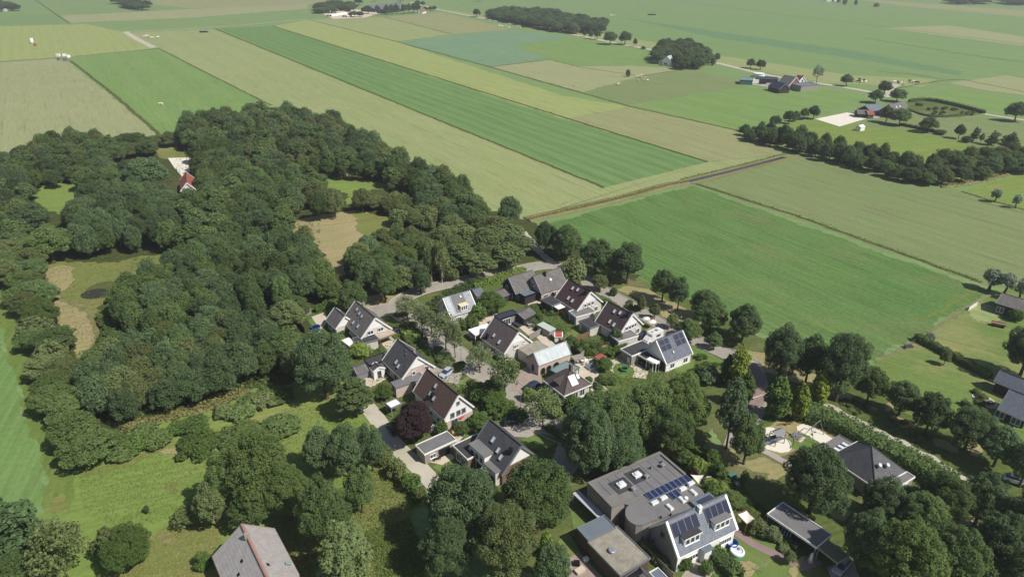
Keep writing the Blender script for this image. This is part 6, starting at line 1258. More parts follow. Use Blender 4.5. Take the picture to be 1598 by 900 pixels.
W([(690, 372), (705, 352), (760, 352), (815, 372), (818, 395), (780, 412), (735, 415), (705, 400)], 9, 6.0, [('birch', 'l_birch'), ('birch', 'l_olive'), ('birch', 'l_birch'), ('wood', 'l_olive')], 'birch_tree', 'loose light birch in the clump beside the white track', 'birches beside the white track', 13)
W([(765, 350), (800, 358), (825, 375), (815, 385), (770, 362)], 8, 5.5, [D, O], 'wood_tree', 'dark tree behind the birch clump', 'dark trees behind the birches', 14)
W([(1160, 200), (1200, 200), (1250, 212), (1310, 226), (1370, 242), (1430, 252), (1470, 262), (1450, 276), (1420, 272), (1350, 254), (1280, 236), (1215, 220), (1165, 208)], 8, 4.6, [D, TD, TD, TO], 'hedgerow_tree', 'dark tree in the long hedgerow across the right-hand fields', 'trees of the long hedgerow', 15, .34, .7)
W([(1440, 262), (1480, 246), (1530, 240), (1600, 238), (1640, 240), (1640, 252), (1570, 262), (1500, 274), (1455, 280)], 8, 5.6, [TO, TD, D, ('wood', 'l_olive')], 'hedgerow_tree', 'tree in the leafy right end of the long hedgerow', 'trees at the right end of the hedgerow', 16, .3)
W([(764, 18), (800, 14), (860, 18), (900, 28), (942, 34), (938, 44), (900, 46), (860, 42), (800, 30), (768, 24)], 11, 10, [D, D, TD], 'grove_tree', 'dark tree in the far grove above the maize field', 'trees of the far grove', 17)
W([(1024, 76), (1040, 70), (1075, 68), (1100, 80), (1112, 92), (1090, 98), (1062, 98), (1056, 92), (1034, 88), (1024, 90)], 11, 7.5, [D, D, TD], 'grove_tree', 'dark tree in the grove around the far white house', 'trees around the far white house', 18)
W([(496, 8), (520, 5), (548, 6), (548, 14), (520, 15), (498, 16)], 10, 15, [D, O], 'grove_tree', 'dark tree behind the white silage clamps of the far farm', 'trees behind the silage clamps', 19)
W([(178, 0), (200, 1), (226, 5), (224, 11), (205, 9), (188, 4)], 11, 16, [D], 'grove_tree', 'dark tree in the small clump at the top left edge', 'trees of the clump at the top left', 21)
W([(-6, 5), (18, 6), (20, 12), (-6, 13)], 11, 16, [D], 'grove_tree', 'dark tree at the top left corner', 'trees at the top left corner', 22)
W([(1478, 0), (1530, -1), (1548, 3), (1482, 2)], 10, 18, [D], 'grove_tree', 'far dark tree on the top right edge of the frame', 'trees on the top right edge', 23)
W([(1560, 0), (1600, 1), (1610, 4), (1585, 4)], 10, 18, [D], 'grove_tree', 'far dark tree in the top right corner', 'trees in the top right corner', 24)
# edges of the lower wood: brush and saplings on the brush heap side
W([(130, 690), (180, 676), (240, 672), (310, 652), (385, 622), (420, 606), (440, 616), (390, 640), (310, 668), (245, 692), (190, 710), (130, 724)], 2.4, 3.3, [('bush', 'l_hedge'), ('bush', 'l_light'), ('bush', 'l_olive')], 'bramble_bush', 'low green bush on the strip below the lower wood block', 'bushes below the lower wood block', 30, cat='bush')
W([(440, 616), (530, 630), (560, 650), (580, 680), (550, 668), (490, 650), (450, 640)], 2.6, 7.5, [('bush', 'l_hedge'), ('bush', 'l_light')], 'bramble_bush', 'bush in the rough grass left of the copper beech', 'bushes left of the copper beech', 31, cat='bush')
W([(300, 690), (370, 665), (440, 660), (430, 680), (340, 700)], 2.2, 6, [('bush', 'l_light'), ('bush', 'l_hedge')], 'bramble_bush', 'scattered bush at the upper edge of the meadow', 'bushes at the upper meadow edge', 32, cat='bush')
W([(150, 470), (185, 448), (196, 470), (190, 520), (170, 548), (156, 540)], 2.4, 3.0, [('bush', 'l_hedge'), ('bush', 'l_olive'), ('bush', 'l_oak')], 'bramble_bush', 'bush at the wood edge right of the dry hollow', 'bushes right of the dry hollow', 33, cat='bush')
# planted beds
def bed(poly, n, name, label, group, seed, mats=('l_hedge', 'l_light', 'l_olive', 'l_oak'), r=(.7, 1.3), h=(.8, 1.6)):
    rnd = random.Random(seed); Q = [at(*p) for p in poly]; Q2 = [(q.x, q.y) for q in Q]; k = 0
    x0, x1 = min(q[0] for q in Q2), max(q[0] for q in Q2); y0, y1 = min(q[1] for q in Q2), max(q[1] for q in Q2)
    for _ in range(4000):
        if k >= n: break
        p = (rnd.uniform(x0, x1), rnd.uniform(y0, y1))
        if inside(p, Q2): plant(Vector((p[0], p[1], 0)), 'bush', rnd.uniform(*h), rnd.uniform(*r), rnd.choice(mats), name, label, 'shrub', group, rnd); k += 1
bed([(625, 512), (642, 505), (664, 535), (655, 552), (636, 540)], 26, 'garden_shrub', 'shrub in the planted verge right of the timber veranda', 'shrubs in the verge by the timber veranda', 41)
bed([(668, 556), (682, 545), (722, 572), (712, 582), (690, 574)], 30, 'garden_shrub', 'shrub in the planted verge beside the silver car', 'shrubs in the verge by the silver car', 42, ('l_hedge', 'l_olive', 'l_grey'))
bed([(812, 506), (830, 494), (868, 516), (856, 524), (836, 514)], 40, 'garden_shrub', 'shrub in the leafy back garden above the pale green roof', 'shrubs above the pale green roof', 43)
bed([(888, 540), (910, 534), (950, 536), (952, 550), (915, 556)], 38, 'garden_shrub', 'shrub in the garden around the yellow slide', 'shrubs around the yellow slide', 44)
bed([(820, 482), (850, 478), (866, 490), (850, 500), (826, 494)], 26, 'garden_shrub', 'shrub in the garden below the white lean-to', 'shrubs below the white lean-to', 45)
bed([(1056, 590), (1085, 580), (1125, 590), (1112, 604), (1075, 606)], 16, 'garden_shrub', 'shrub in the bed below the solar panel house', 'shrubs below the solar panel house', 46)
bed([(1035, 705), (1075, 712), (1115, 745), (1130, 775), (1112, 770), (1080, 735)], 26, 'garden_shrub', 'shrub in the garden behind the flat-roofed hall', 'shrubs behind the flat-roofed hall', 47, ('l_hedge', 'l_light', 'l_lime', 'l_oak'), (.9, 1.6), (1, 2.4))
bed([(1128, 765), (1158, 775), (1190, 800), (1180, 812), (1150, 795)], 14, 'garden_shrub', 'shrub in the bed above the shade sail', 'shrubs above the shade sail', 48)
bed([(1000, 850), (1012, 846), (1040, 880), (1026, 886)], 10, 'garden_shrub', 'shrub along the wall right of the gravel roof', 'shrubs along the wall by the gravel roof', 49)
bed([(720, 640), (752, 630), (768, 650), (730, 668)], 12, 'garden_shrub', 'shrub in the front garden of the big brown roof', 'shrubs before the big brown roof', 50)
bed([(752, 600), (772, 600), (790, 622), (778, 634), (756, 616)], 10, 'garden_shrub', 'shrub by the street below the silver car drive', 'shrubs by the street', 51)
bed([(1190, 832), (1205, 820), (1235, 850), (1225, 860)], 10, 'garden_shrub', 'shrub in front of the open-fronted shed', 'shrubs before the open-fronted shed', 52, ('l_grey', 'l_hedge', 'l_oak'))
bed([(1508, 618), (1525, 612), (1545, 622), (1530, 634)], 6, 'garden_shrub', 'shrub beside the round terrace at the right edge', 'shrubs by the round terrace', 53)
bed([(1425, 160), (1500, 170), (1530, 178), (1500, 184), (1440, 180)], 26, 'garden_shrub', 'shrub in the walled garden of the far farmstead', 'shrubs in the far walled garden', 54, ('l_hedge', 'l_olive', 'l_oak'), (.8, 1.6), (.8, 2))
bed([(1090, 548), (1112, 560), (1130, 580), (1108, 590), (1090, 575)], 10, 'garden_shrub', 'shrub on the verge beside the back road bend', 'shrubs by the back road bend', 55)
bed([(890, 462), (905, 470), (882, 478), (870, 470)], 6, 'garden_shrub', 'shrub between dark garage and cream garage', 'shrubs between the garages', 61)
bed([(862, 520), (872, 514), (902, 540), (892, 548)], 16, 'garden_shrub', 'shrub in the dark border right of the play hut', 'shrubs right of the play hut', 62, ('l_oak', 'l_hedge', 'l_dark'))
bed([(1000, 470), (960, 462), (975, 480), (1000, 492)], 8, 'garden_shrub', 'shrub in the front gardens on the back road', 'shrubs on the back road', 63)
bed([(700, 505), (740, 485), (752, 500), (735, 520), (712, 520)], 14, 'garden_shrub', 'shrub in the front garden of the white-dormer house', 'shrubs before the white-dormer house', 64)
bed([(780, 640), (800, 628), (806, 640), (786, 654)], 6, 'garden_shrub', 'shrub behind the low clipped hedge on the street', 'shrubs behind the clipped hedge', 65)
bed([(588, 548), (604, 545), (600, 560), (580, 562)], 6, 'garden_shrub', 'shrub between lime shrub and black-roofed annex', 'shrubs by the black-roofed annex', 66)
bed([(905, 600), (935, 590), (960, 596), (940, 616), (915, 620)], 14, 'garden_shrub', 'shrub in the garden right of the bungalow', 'shrubs right of the bungalow', 67)
bed([(1300, 612), (1330, 622), (1420, 662), (1480, 700), (1470, 712), (1400, 680), (1320, 640)], 26, 'bramble_bush', 'low bush in the shade between gravel path and oak row', 'low bushes beside the gravel path', 68, ('l_oak', 'l_hedge', 'l_olive'), (.4, .9), (.4, .9))
bed([(612, 494), (630, 490), (660, 516), (648, 522)], 8, 'garden_shrub', 'shrub under the first airy street trees', 'shrubs under the street trees', 69)
bed([(716, 584), (742, 594), (760, 610), (742, 616)], 10, 'garden_shrub', 'shrub along the street right of the silver car', 'shrubs right of the silver car', 70)
# trees in front of the far farm
for i, x in enumerate((590, 604, 612, 619, 631, 638, 646, 652)):
    T_(x, 24 - i * .5, 7 - i * .5, 11, 'tall', 'l_dark', 'farm_tree', 'tree with pale trunk in the row before the far blue-roofed barn', 'tree', 'row of trees before the far barn')
for i, (x, b_, t_, w_) in enumerate(((553, 27, 17, 14), (562, 27, 18, 12), (548, 26, 19, 10), (575, 22, 8, 14), (560, 8, -3, 14), (664, 20, 10, 8), (672, 18, 10, 8), (678, 17, 9, 7), (652, 10, 0, 10), (660, 10, 2, 9), (625, 4, -6, 10), (585, 3, -6, 10))):
    T_(x, b_, t_, w_, 'oak', 'l_dark', 'farm_tree', 'dark tree crowding round the far farmyard', 'tree', 'trees round the far farmyard')
# hedges
hedge([(664, 493), (690, 472), (730, 452), (752, 444)], 2.4, 2.4, 'l_oak', 'hedge', 'tall dark hedge behind the white-dormer house', seed=1)
hedge([(738, 452), (775, 440), (818, 426)], 2.2, 2.0, 'l_lime', 'hedge', 'bright green hedge along the back road by the dark brick pair', seed=2)
hedge([(630, 528), (645, 522), (652, 534)], 1.4, 1.6, 'l_lime', 'hedge', 'clipped lime hedge right of the dark grey ridge', seed=3)
hedge([(658, 528), (650, 522), (640, 520)], 1.2, 1.5, 'l_hedge', 'hedge', 'clipped green hedge beside the timber veranda', seed=4)
hedge([(776, 654), (790, 646), (803, 638)], 2.2, 1.2, 'l_hedge', 'hedge', 'low clipped hedge between street and drive of the anthracite-roofed house', seed=5)
hedge([(852, 668), (868, 678), (880, 688)], 1.4, 1.1, 'l_hedge', 'hedge', 'low clipped hedge at the lawn corner above the shady drive', seed=6)
hedge([(1256, 652), (1290, 660), (1330, 680), (1372, 704), (1420, 728), (1462, 752), (1480, 765)], 4.4, 2.7, 'l_oak', 'hedge', 'long broad hedge between pyramid-roofed hall and gravel path', seed=7, ls=.24, dens=24)
hedge([(1432, 532), (1462, 547), (1500, 568), (1545, 592)], 1.6, 1.8, 'l_oak', 'hedge', 'long dark hedge across the meadow at the right', seed=8)
hedge([(1500, 630), (1525, 645), (1553, 662)], 1.0, 1.3, 'l_oak', 'hedge', 'clipped hedge below the round terrace at the right', seed=9)
hedge([(1108, 864), (1122, 878), (1140, 893), (1150, 905)], 2.6, 2.0, 'l_oak', 'hedge', 'dark hedge across the lawn below the white dormer house', seed=10)
hedge([(1070, 700), (1100, 714), (1125, 732)], 1.6, 1.6, 'l_hedge', 'hedge', 'green hedge at the far side of the hall garden', seed=11)
hedge([(492, 488), (506, 484), (520, 474)], 1.4, 1.8, 'l_hedge', 'hedge', 'green hedge behind the trampoline lawn', seed=12)
hedge([(527, 524), (540, 520), (546, 520)], 1.4, 1.2, 'l_light', 'hedge', 'low light hedge below the small gabled wing', seed=13)
hedge([(935, 470), (950, 476), (962, 486)], 2.2, 1.3, 'l_oak', 'hedge', 'dark hedge on the back road between maroon and umber houses', seed=14)
hedge([(1418, 160), (1450, 157), (1500, 168), (1536, 178)], 1.6, 2.2, 'l_oak', 'hedge', 'dark hedge on the far side of the far walled garden', seed=15, dens=12)
hedge([(1416, 172), (1440, 181), (1470, 184), (1505, 180)], 1.2, 1.2, 'l_oak', 'hedge', 'low hedge on the near side of the far walled garden', seed=16, dens=12)
hedge([(1405, 196), (1440, 203), (1470, 209)], 1.6, 1.6, 'l_oak', 'hedge', 'low hedge under the round pasture tree', seed=17, dens=12)
hedge([(950, 560), (962, 552), (975, 540)], 1.6, 1.6, 'l_hedge', 'hedge', 'green hedge along the white-edged flat garage', seed=18)
hedge([(1155, 205), (1200, 216), (1260, 232), (1340, 254), (1420, 274), (1462, 284)], 3.0, 2.4, 'l_oak', 'hedge', 'dense undergrowth along the foot of the long hedgerow', seed=19, dens=9, ls=.35)
# weeds and ground cover
scatter('weeds', [([(120, 720), (300, 700), (470, 630), (560, 655), (600, 720), (560, 760), (330, 790), (200, 830), (130, 800)], 1.0)], 16000, .10, 'l_weed', 1, .25)
scatter('rough_weeds', [([(180, 880), (240, 835), (330, 800), (350, 850), (335, 910), (150, 910)], .3), ([(440, 790), (520, 790), (600, 720), (650, 770), (640, 820), (660, 905), (440, 905)], .7)], 14000, .11, 'l_straw', 2, .18)
scatter('meadow_weeds', [([(570, 830), (640, 810), (680, 905), (590, 905)], .35), ([(440, 790), (520, 790), (600, 720), (650, 770), (640, 820), (660, 905), (440, 905)], .4), ([(60, 425), (150, 400), (262, 400), (180, 440), (150, 550), (100, 540)], .25)], 20000, .13, 'l_weed', 3, .5)
scatter('forest_undergrowth', [([(120, 580), (160, 545), (420, 500), (445, 590), (170, 665)], .4), ([(280, 230), (500, 260), (500, 400), (440, 480), (190, 520), (190, 440)], .4), ([(20, 430), (70, 440), (150, 720), (110, 722)], .2)], 16000, .3, 'l_oak', 4, .8)
scatter('garden_growth', [([(540, 540), (620, 500), (700, 560), (760, 640), (700, 700), (600, 640)], .4), ([(810, 480), (900, 480), (1080, 590), (1000, 620), (900, 560)], .35), ([(1040, 700), (1120, 720), (1200, 800), (1150, 800)], .25)], 16000, .16, 'l_hedge', 5, .4)
fringe('path_grass', line([(1270, 622), (1330, 647), (1400, 683), (1470, 722)]), 1.6, 6, .15, .3, 'l_weed', 6)
fringe('brush_sticks', line([(190, 668), (260, 652), (330, 632), (385, 608)]), 3.5, 14, .25, .7, 'l_straw', 7)
# ---------------------------------------------------------------- vehicles
def loft(mb, secs, mi=0):            # cross-sections (x, half width low, half width high, z low, z high)
    R2 = [[(x, -a, z0), (x, a, z0), (x, a * .98, (z0 + z1) * .5), (x, b, z1), (x, -b, z1), (x, -a * .98, (z0 + z1) * .5)] for x, a, b, z0, z1 in secs]
    for p, q in zip(R2, R2[1:]):
        for i in range(6): j = (i + 1) % 6; mb.face([p[i], p[j], q[j], q[i]], mi)
    mb.face(R2[0][::-1], mi); mb.face(R2[-1], mi)
def heading(p, q):
    a, b = at(*p), at(*q); return math.atan2(b.y - a.y, b.x - a.x)
def car_meshes(paintm):
    def f():
        b = MB(); loft(b, [(-2.1, .7, .66, .38, .78), (-1.95, .82, .76, .28, .92), (-1.1, .86, .8, .25, .95), (.8, .86, .8, .25, .93), (1.75, .82, .74, .26, .8), (2.1, .68, .6, .36, .66)])
        b.box(-1.15, .35, -.6, .6, 1.40, 1.45)
        g = MB(); loft(g, [(-1.75, .74, .62, .9, .96), (-1.2, .76, .6, .9, 1.41), (.35, .76, .6, .9, 1.41), (1.15, .74, .66, .86, .92)])
        w_ = MB(); w_.tube((0, -.1, 0), (0, .1, 0), .31, n=12, mi=0); w_.tube((0, -.105, 0), (0, .105, 0), .17, n=8, mi=1)
        l = MB(); l.box(0, .05, -.16, .16, 0, .14)
        return b.mesh('body', paintm), g.mesh('cabin_glass', 'glass'), w_.mesh('wheel', 'black', 'steel'), l.mesh('headlight', 'white')
    return shared(('car', paintm), f)
def car(p, q, paintm, label, s=1.0):
    P = at(*p, 0.2); t = thing('parked_car', label, 'car', (P.x, P.y, .2), heading(p, q)); t.scale = (s, s, s)
    b, g, w_, l = car_meshes(paintm); link('body', b, t); link('cabin_glass', g, t)
    for x in (-1.3, 1.3):
        for y in (-.76, .76): link('wheel', w_, t, (x, y, .31))
    for y in (-.5, .5): link('headlight', l, t, (2.02, y, .52))
    return t
car((697, 584), (690, 589), 'p_silver', 'silver hatchback parked beside the planted verge and dark grey house')
car((830, 605), (820, 609), 'p_navy', 'dark navy car parked at the bungalow drive')
car((799, 660), (815, 657), 'p_black', 'black car in the shade of the forked street tree')
car((1003, 526), (998, 530), 'p_black', 'dark car beside the white camper')
car((999, 563), (1006, 568), 'p_navy', 'dark car under the carport of the slate-roofed house')
car((612, 521), (604, 525), 'p_black', 'dark car at the end of the timber veranda')
car((1312, 886), (1306, 893), 'p_silver', 'silver car nosing out of the mossy carport')
car((613, 671), (608, 664), 'p_navy', 'dark car in deep shade under the copper beech')
car((1585, 752), (1600, 757), 'p_white', 'white car half hidden by oaks at the right edge')
P = at(1018, 531, .2); t = thing('camper_van', 'white camper van parked between the umber and slate-roofed houses', 'camper', (P.x, P.y, .2), heading((1018, 531), (1006, 536)))
b = MB(); loft(b, [(-2.8, 1.05, 1.0, .4, 2.6), (.9, 1.08, 1.02, .35, 2.65), (1.3, 1.05, .98, .35, 2.4)]); part('body', b, 'p_white', t)
b = MB(); loft(b, [(1.3, 1.0, .9, .35, 1.9), (2.0, .98, .85, .35, 1.5), (2.7, .9, .8, .4, 1.0)]); part('cab', b, 'p_white', t)
b = MB(); b.box(-1.6, -.2, -1.1, -1.07, 1.4, 2.0); b.box(-1.6, -.2, 1.07, 1.1, 1.4, 2.0); part('window', b, 'glass', t)
b = MB(); b.box(-1.5, -.7, -.4, .4, 2.66, 2.75); b.box(.1, .6, -.3, .3, 2.66, 2.72); part('roof_hatch', b, 'grey', t)
for x in (-1.8, 1.9):
    for y in (-.9, .9): b = MB(); b.tube((x, y - .1, .33), (x, y + .1, .33), .33, n=12); part('wheel', b, 'black', t)
P = at(762, 526, .1); 
t = thing('trailer', 'low grey trailer at the kerb beside the white canopy', 'trailer', (at(735, 527).x, at(735, 527).y, .1), heading((735, 527), (742, 533)))
b = MB(); b.box(-1.3, 1.3, -.65, .65, .45, .55); b.box(-1.3, 1.3, -.65, -.6, .55, .85); b.box(-1.3, 1.3, .6, .65, .55, .85); part('bed', b, 'steel', t)
b = MB(); b.tube((1.3, 0, .5), (2.1, 0, .45), .05); part('drawbar', b, 'steel', t)
for y in (-.75, .75): b = MB(); b.tube((0, y - .08, .28), (0, y + .08, .28), .28, n=10); part('wheel', b, 'black', t)

# ---------------------------------------------------------------- garden furniture and play things
def put(name, label, cat, p, z=0.15, rz=0.0, group=None):
    P = at(*p, z); return thing(name, label, cat, (P.x, P.y, z), rz, group)
def ring(mb, R_, r, z, n=20, m=6, mi=0):
    for i in range(n):
        for j in range(m):
            q = [((R_ + r * math.cos(2 * math.pi * (j + b) / m)) * math.cos(2 * math.pi * (i + a) / n), (R_ + r * math.cos(2 * math.pi * (j + b) / m)) * math.sin(2 * math.pi * (i + a) / n), z + r * math.sin(2 * math.pi * (j + b) / m)) for a, b in ((0, 0), (1, 0), (1, 1), (0, 1))]
            mb.face(q, mi)
    return mb
def trampoline(p, R_, col, label):
    t = put('trampoline', label, 'trampoline', p)
    part('edge_pad', ring(MB(), R_, .16, .62), col, t); part('mat', MB().lathe([(R_, .6), (0, .6)], 20), 'black', t)
    for i in range(6): a = i * math.pi / 3; b = MB(); b.tube((R_ * math.cos(a), R_ * math.sin(a), 0), (R_ * math.cos(a), R_ * math.sin(a), .6), .04); part('leg', b, 'steel', t)
trampoline((493, 513), 1.15, 'blue', 'round trampoline with blue edge pad on the small fenced lawn')
trampoline((974, 578), .9, 'green', 'green-edged trampoline on the little lawn below the red canopy')
t = put('garden_pool', 'white and cyan inflatable pool on the lawn below the white dormer house', 'pool', (1150, 862))
part('rim', ring(MB(), 1.0, .22, .48), 'white', t); part('side', MB().lathe([(1.18, 0), (1.22, .3), (1.14, .48)], 20), 'cyan', t); part('water', MB().lathe([(.98, .5), (0, .5)], 20), 'skyglass', t)
b = MB(); b.box(.1, .5, .1, .6, .52, .6); part('float', b, 'grey', t)
t = put('paddling_tub', 'deep blue round tub behind the white garden pool', 'tub', (1142, 851))
part('tub', MB().lathe([(.85, 0), (1.0, .8), (.9, .8), (.78, .12), (0, .12)], 16), 'blue', t); part('rim', ring(MB(), .95, .06, .8, 16), 'blue', t)
def posts_sail(label, pts, hts, mat='sail', name='shade_sail', posts=True, sag=.3, frame=False):
    Q = [at(x, y, h) for (x, y), h in zip(pts, hts)]; c = sum(Q, Vector()) / len(Q); t = thing(name, label, 'shade sail', (c.x, c.y, 0))
    b = MB(); n = 8; L0 = [q - Vector((c.x, c.y, 0)) for q in Q]
    if len(L0) == 3: L0 = L0 + [L0[2] + (L0[0] - L0[2]) * .02]
    g = [[None] * (n + 1) for _ in range(n + 1)]
    for i in range(n + 1):
        for j in range(n + 1):
            u, v = i / n, j / n; p = (L0[0] * (1 - u) + L0[1] * u) * (1 - v) + (L0[3] * (1 - u) + L0[2] * u) * v
            cc = sum(L0, Vector()) / 4; e = 1 - .10 * (math.sin(math.pi * u) * (1 - math.sin(math.pi * v)) + math.sin(math.pi * v) * (1 - math.sin(math.pi * u)))
            p = cc + (p - cc) * e; p.z -= sag * math.sin(math.pi * u) * math.sin(math.pi * v); g[i][j] = p
    for i in range(n):
        for j in range(n): b.face([g[i][j], g[i + 1][j], g[i + 1][j + 1], g[i][j + 1]])
    part('canvas', b, mat, t)
    if posts:
        for q in L0[:len(Q)]: b = MB(); b.tube((q.x * 1.06, q.y * 1.06, 0), (q.x * 1.06, q.y * 1.06, q.z + .15), .06); part('post', b, 'wood', t)
    if frame:
        for i in range(4): a, d = L0[i] * 1.06, L0[(i + 1) % 4] * 1.06; b = MB(); b.tube((a.x, a.y, L0[i].z + .1), (d.x, d.y, L0[(i + 1) % 4].z + .1), .06); part('beam', b, 'wood', t)
    return t
posts_sail('white square shade sail on a timber frame right of the white dormer house', [(1151, 802), (1165, 796), (1179, 810), (1165, 817)], [2.4, 2.4, 2.4, 2.4], frame=True)
posts_sail('white three-cornered shade sail at the right end of the hall roof', [(1078, 740), (1098, 741), (1091, 755)], [2.8, 3.0, 2.2])
posts_sail('small white shade cloth behind the ridge of the white dormer house', [(1102, 775), (1106, 770), (1114, 777), (1108, 781)], [2.5] * 4)
def parasol(p, R_, col, label, h=2.3):
    t = put('parasol', label, 'parasol', p); b = MB()
    for i in range(8):
        a0, a1 = i * math.pi / 4, (i + 1) * math.pi / 4; b.face([(R_ * math.cos(a0), R_ * math.sin(a0), h - .45), (R_ * math.cos(a1), R_ * math.sin(a1), h - .45), (0, 0, h)])
    part('canopy', b, col, t); b = MB(); b.tube((0, 0, 0), (0, 0, h), .03); part('pole', b, 'wood', t); b = MB(); b.tube((0, 0, 0), (0, 0, .1), .25, n=10); part('foot', b, 'grey', t)
parasol((1008, 506), 1.0, 'sail', 'cream parasol in the front garden of the umber-roofed house, left of two'); parasol((1017, 511), 1.1, 'sail', 'cream parasol in the front garden of the umber-roofed house, right of two')
parasol((718, 660), 1.0, 'red', 'red parasol below the all white gable'); parasol((1120, 741), .8, 'sail', 'small white parasol in the garden behind the hall')
parasol((858, 570), .8, 'black', 'small dark parasol by the arched barn windows') if False else None
# red canopy and play hut, sheds
gable('play_hut', 'little red-roofed play hut with white wall beside the dry lawn', (878, 517.5), (865, 517.5), 2.5, 1.1, 1.6, roof='redroof', wall='white', split=None, trim='white', cat='hut', over=.1, wins=((0, .5, .6, .7, 1),))
flat('canopy', 'red sheet canopy over the garden seat above the big clump', [(925, 556), (938, 552), (950, 556), (936, 560)], 2.3, roof='redroof', open_=True, trim=None, cat='canopy', posts='wood')
flat('greenhouse', 'pale green sheet-roofed lean-to in the leafy back gardens', [(839, 505.5), (848, 501), (867, 512), (857, 517.5)], 2.2, wall='greywood', roof='greenroof', trim=None, cat='shed')
def fence(pts, h, label, mat='wood', step=1.8, name='garden_fence', gap=0.0, group=None, px=True):
    P = line(pts, px, 0); c = sum(P, Vector()) / len(P); t = thing(name, label, 'fence', (c.x, c.y, 0), 0, group); r = random.Random(len(label))
    for a, b_ in zip(P, P[1:]):
        L = (b_ - a).length; n = max(1, round(L / step)); d = (b_ - a).normalized(); an = math.atan2(d.y, d.x)
        for i in range(n + 1):
            q = a + d * (L * i / n) - Vector((c.x, c.y, 0)); m = MB(); m.box(-.05, .05, -.05, .05, 0, h + .08); part('post', m, mat, t, Matrix.Translation(q) @ Matrix.Rotation(an, 4, 'Z'))
        for i in range(n):
            q = a + d * (L * i / n) - Vector((c.x, c.y, 0)); w_ = L / n
            def pm():
                m = MB(); k = 8
                for j in range(k): m.box(.06 + j * (w_ - .12) / k, .06 + (j + 1) * (w_ - .12) / k - .02, -.02 + .012 * (j % 2), .02 + .012 * (j % 2), .08, h)
                return m.mesh('fence_panel', mat)
            link('fence_panel', shared(('fp', round(w_, 2), h, mat), pm), t, mat=Matrix.Translation(q + Vector((0, 0, r.uniform(-.04, .04)))) @ Matrix.Rotation(an, 4, 'Z'))
    return t
fence([(944, 518), (922, 524), (900, 533)], 1.7, 'brown timber fence below the dry lawn of the umber-roofed house')
fence([(458, 499), (486, 490)], 1.7, 'pale grey fence behind the trampoline lawn', 'greywood'); fence([(458, 500), (476, 520)], 1.7, 'dark fence on the left of the trampoline lawn', 'darkwood')
fence([(891, 548), (906, 559)], 1.8, 'dark fence at the right end of the metal-roofed barn', 'darkwood'); fence([(906, 560), (911, 556)], 1.8, 'short grey fence beside the pergola', 'greywood')
fence([(826, 531), (838, 525), (848, 519)], 1.8, 'grey screen fence behind the umber-roofed house', 'greywood'); fence([(872, 536), (886, 548)], 1.8, 'timber fence behind the play hut')
fence([(1001, 857), (1024, 880), (1050, 905)], 1.6, 'long grey wall-like fence between gravel roof and white house', 'greywood'); fence([(861, 484), (884, 498)], 1.6, 'timber fence in front of the dark garage and lean-to')
fence([(744, 730), (772, 762)], 1.8, 'dark garden screen below the black flat garage', 'darkwood'); fence([(1573, 486), (1580, 482)], 1.4, 'pale board screen beside the long grey-roofed house', 'greywood')
fence([(1511, 485), (1524, 477)], 1.3, 'whitewashed board section in the right-hand field fence', 'white'); fence([(1134, 832), (1150, 823)], 1.5, 'pale fence between white house and shade sail', 'greywood')
# wire fence with posts along the right-hand field
P = line([(1368, 566), (1425, 536), (1450, 521), (1511, 485)], sm=0); c = P[1]; t = thing('wire_fence', 'thin post and wire fence along the edge of the big field at right', 'fence', (c.x, c.y, 0)); n = 0
for a, b_ in zip(P, P[1:]):
    L = (b_ - a).length; k = int(L / 3.5)
    for i in range(k): q = a.lerp(b_, i / k) - Vector((c.x, c.y, 0)); m = MB(); m.tube((q.x, q.y, 0), (q.x, q.y, 1.15), .05, n=5); part('post', m, 'greywood', t)
    for z in (.5, 1.05): m = MB(); m.tube((a.x - c.x, a.y - c.y, z), (b_.x - c.x, b_.y - c.y, z), .015, n=4); part('wire', m, 'steel', t)
t = put('water_trough', 'small dark-topped hut on the field fence at the right', 'trough', (1417, 543), 0); b = MB(); b.box(-.9, .9, -.6, .6, 0, .7); part('tank', b, 'greywood', t); b = MB(); b.box(-1.0, 1.0, -.7, .7, .7, .78); part('lid', b, 'felt_d', t)
t = put('farm_cart', 'rusty red farm cart on the grass at the right', 'cart', (1557, 509), .1, R(-30)); b = MB(); b.box(-1.6, 1.6, -.7, .7, .6, .8); b.box(-1.6, 1.6, -.7, -.62, .8, 1.1); b.box(-1.6, 1.6, .62, .7, .8, 1.1); part('bed', b, 'rust', t)
for x in (-1, 1):
    for y in (-.75, .75): b = MB(); b.tube((x, y - .08, .38), (x, y + .08, .38), .38, n=10); part('wheel', b, 'black', t)
b = MB(); b.tube((-1.6, 0, .6), (-4.2, .3, .3), .06); part('drawbar', b, 'wood', t)
# playground
t = put('climbing_frame', 'dark climbing frame with slide and curved ladder on the white sand', 'climbing frame', (1211, 690), .15, R(25))
for x, y in ((-1.2, -.9), (1.2, -.9), (1.2, .9), (-1.2, .9)): b = MB(); b.tube((x, y, 0), (x, y, 2.6), .09); part('post', b, 'grey', t)
b = MB(); b.box(-1.2, 1.2, -.9, .9, 1.2, 1.3); part('platform', b, 'grey', t)
b = MB(); b.face([(-1.3, -1, 2.5), (1.3, -1, 2.5), (1.3, 0, 3.2), (-1.3, 0, 3.2)]); b.face([(-1.3, 0, 3.2), (1.3, 0, 3.2), (1.3, 1, 2.5), (-1.3, 1, 2.5)]); part('roof', b, 'grey', t)
b = MB(); b.face([(-1.2, -.35, 1.25), (-3.6, -.35, .25), (-3.6, .35, .25), (-1.2, .35, 1.25)]); b.box(-3.9, -3.5, -.35, .35, .2, .25); part('slide', b, 'steel', t)
b = MB(); pr = None
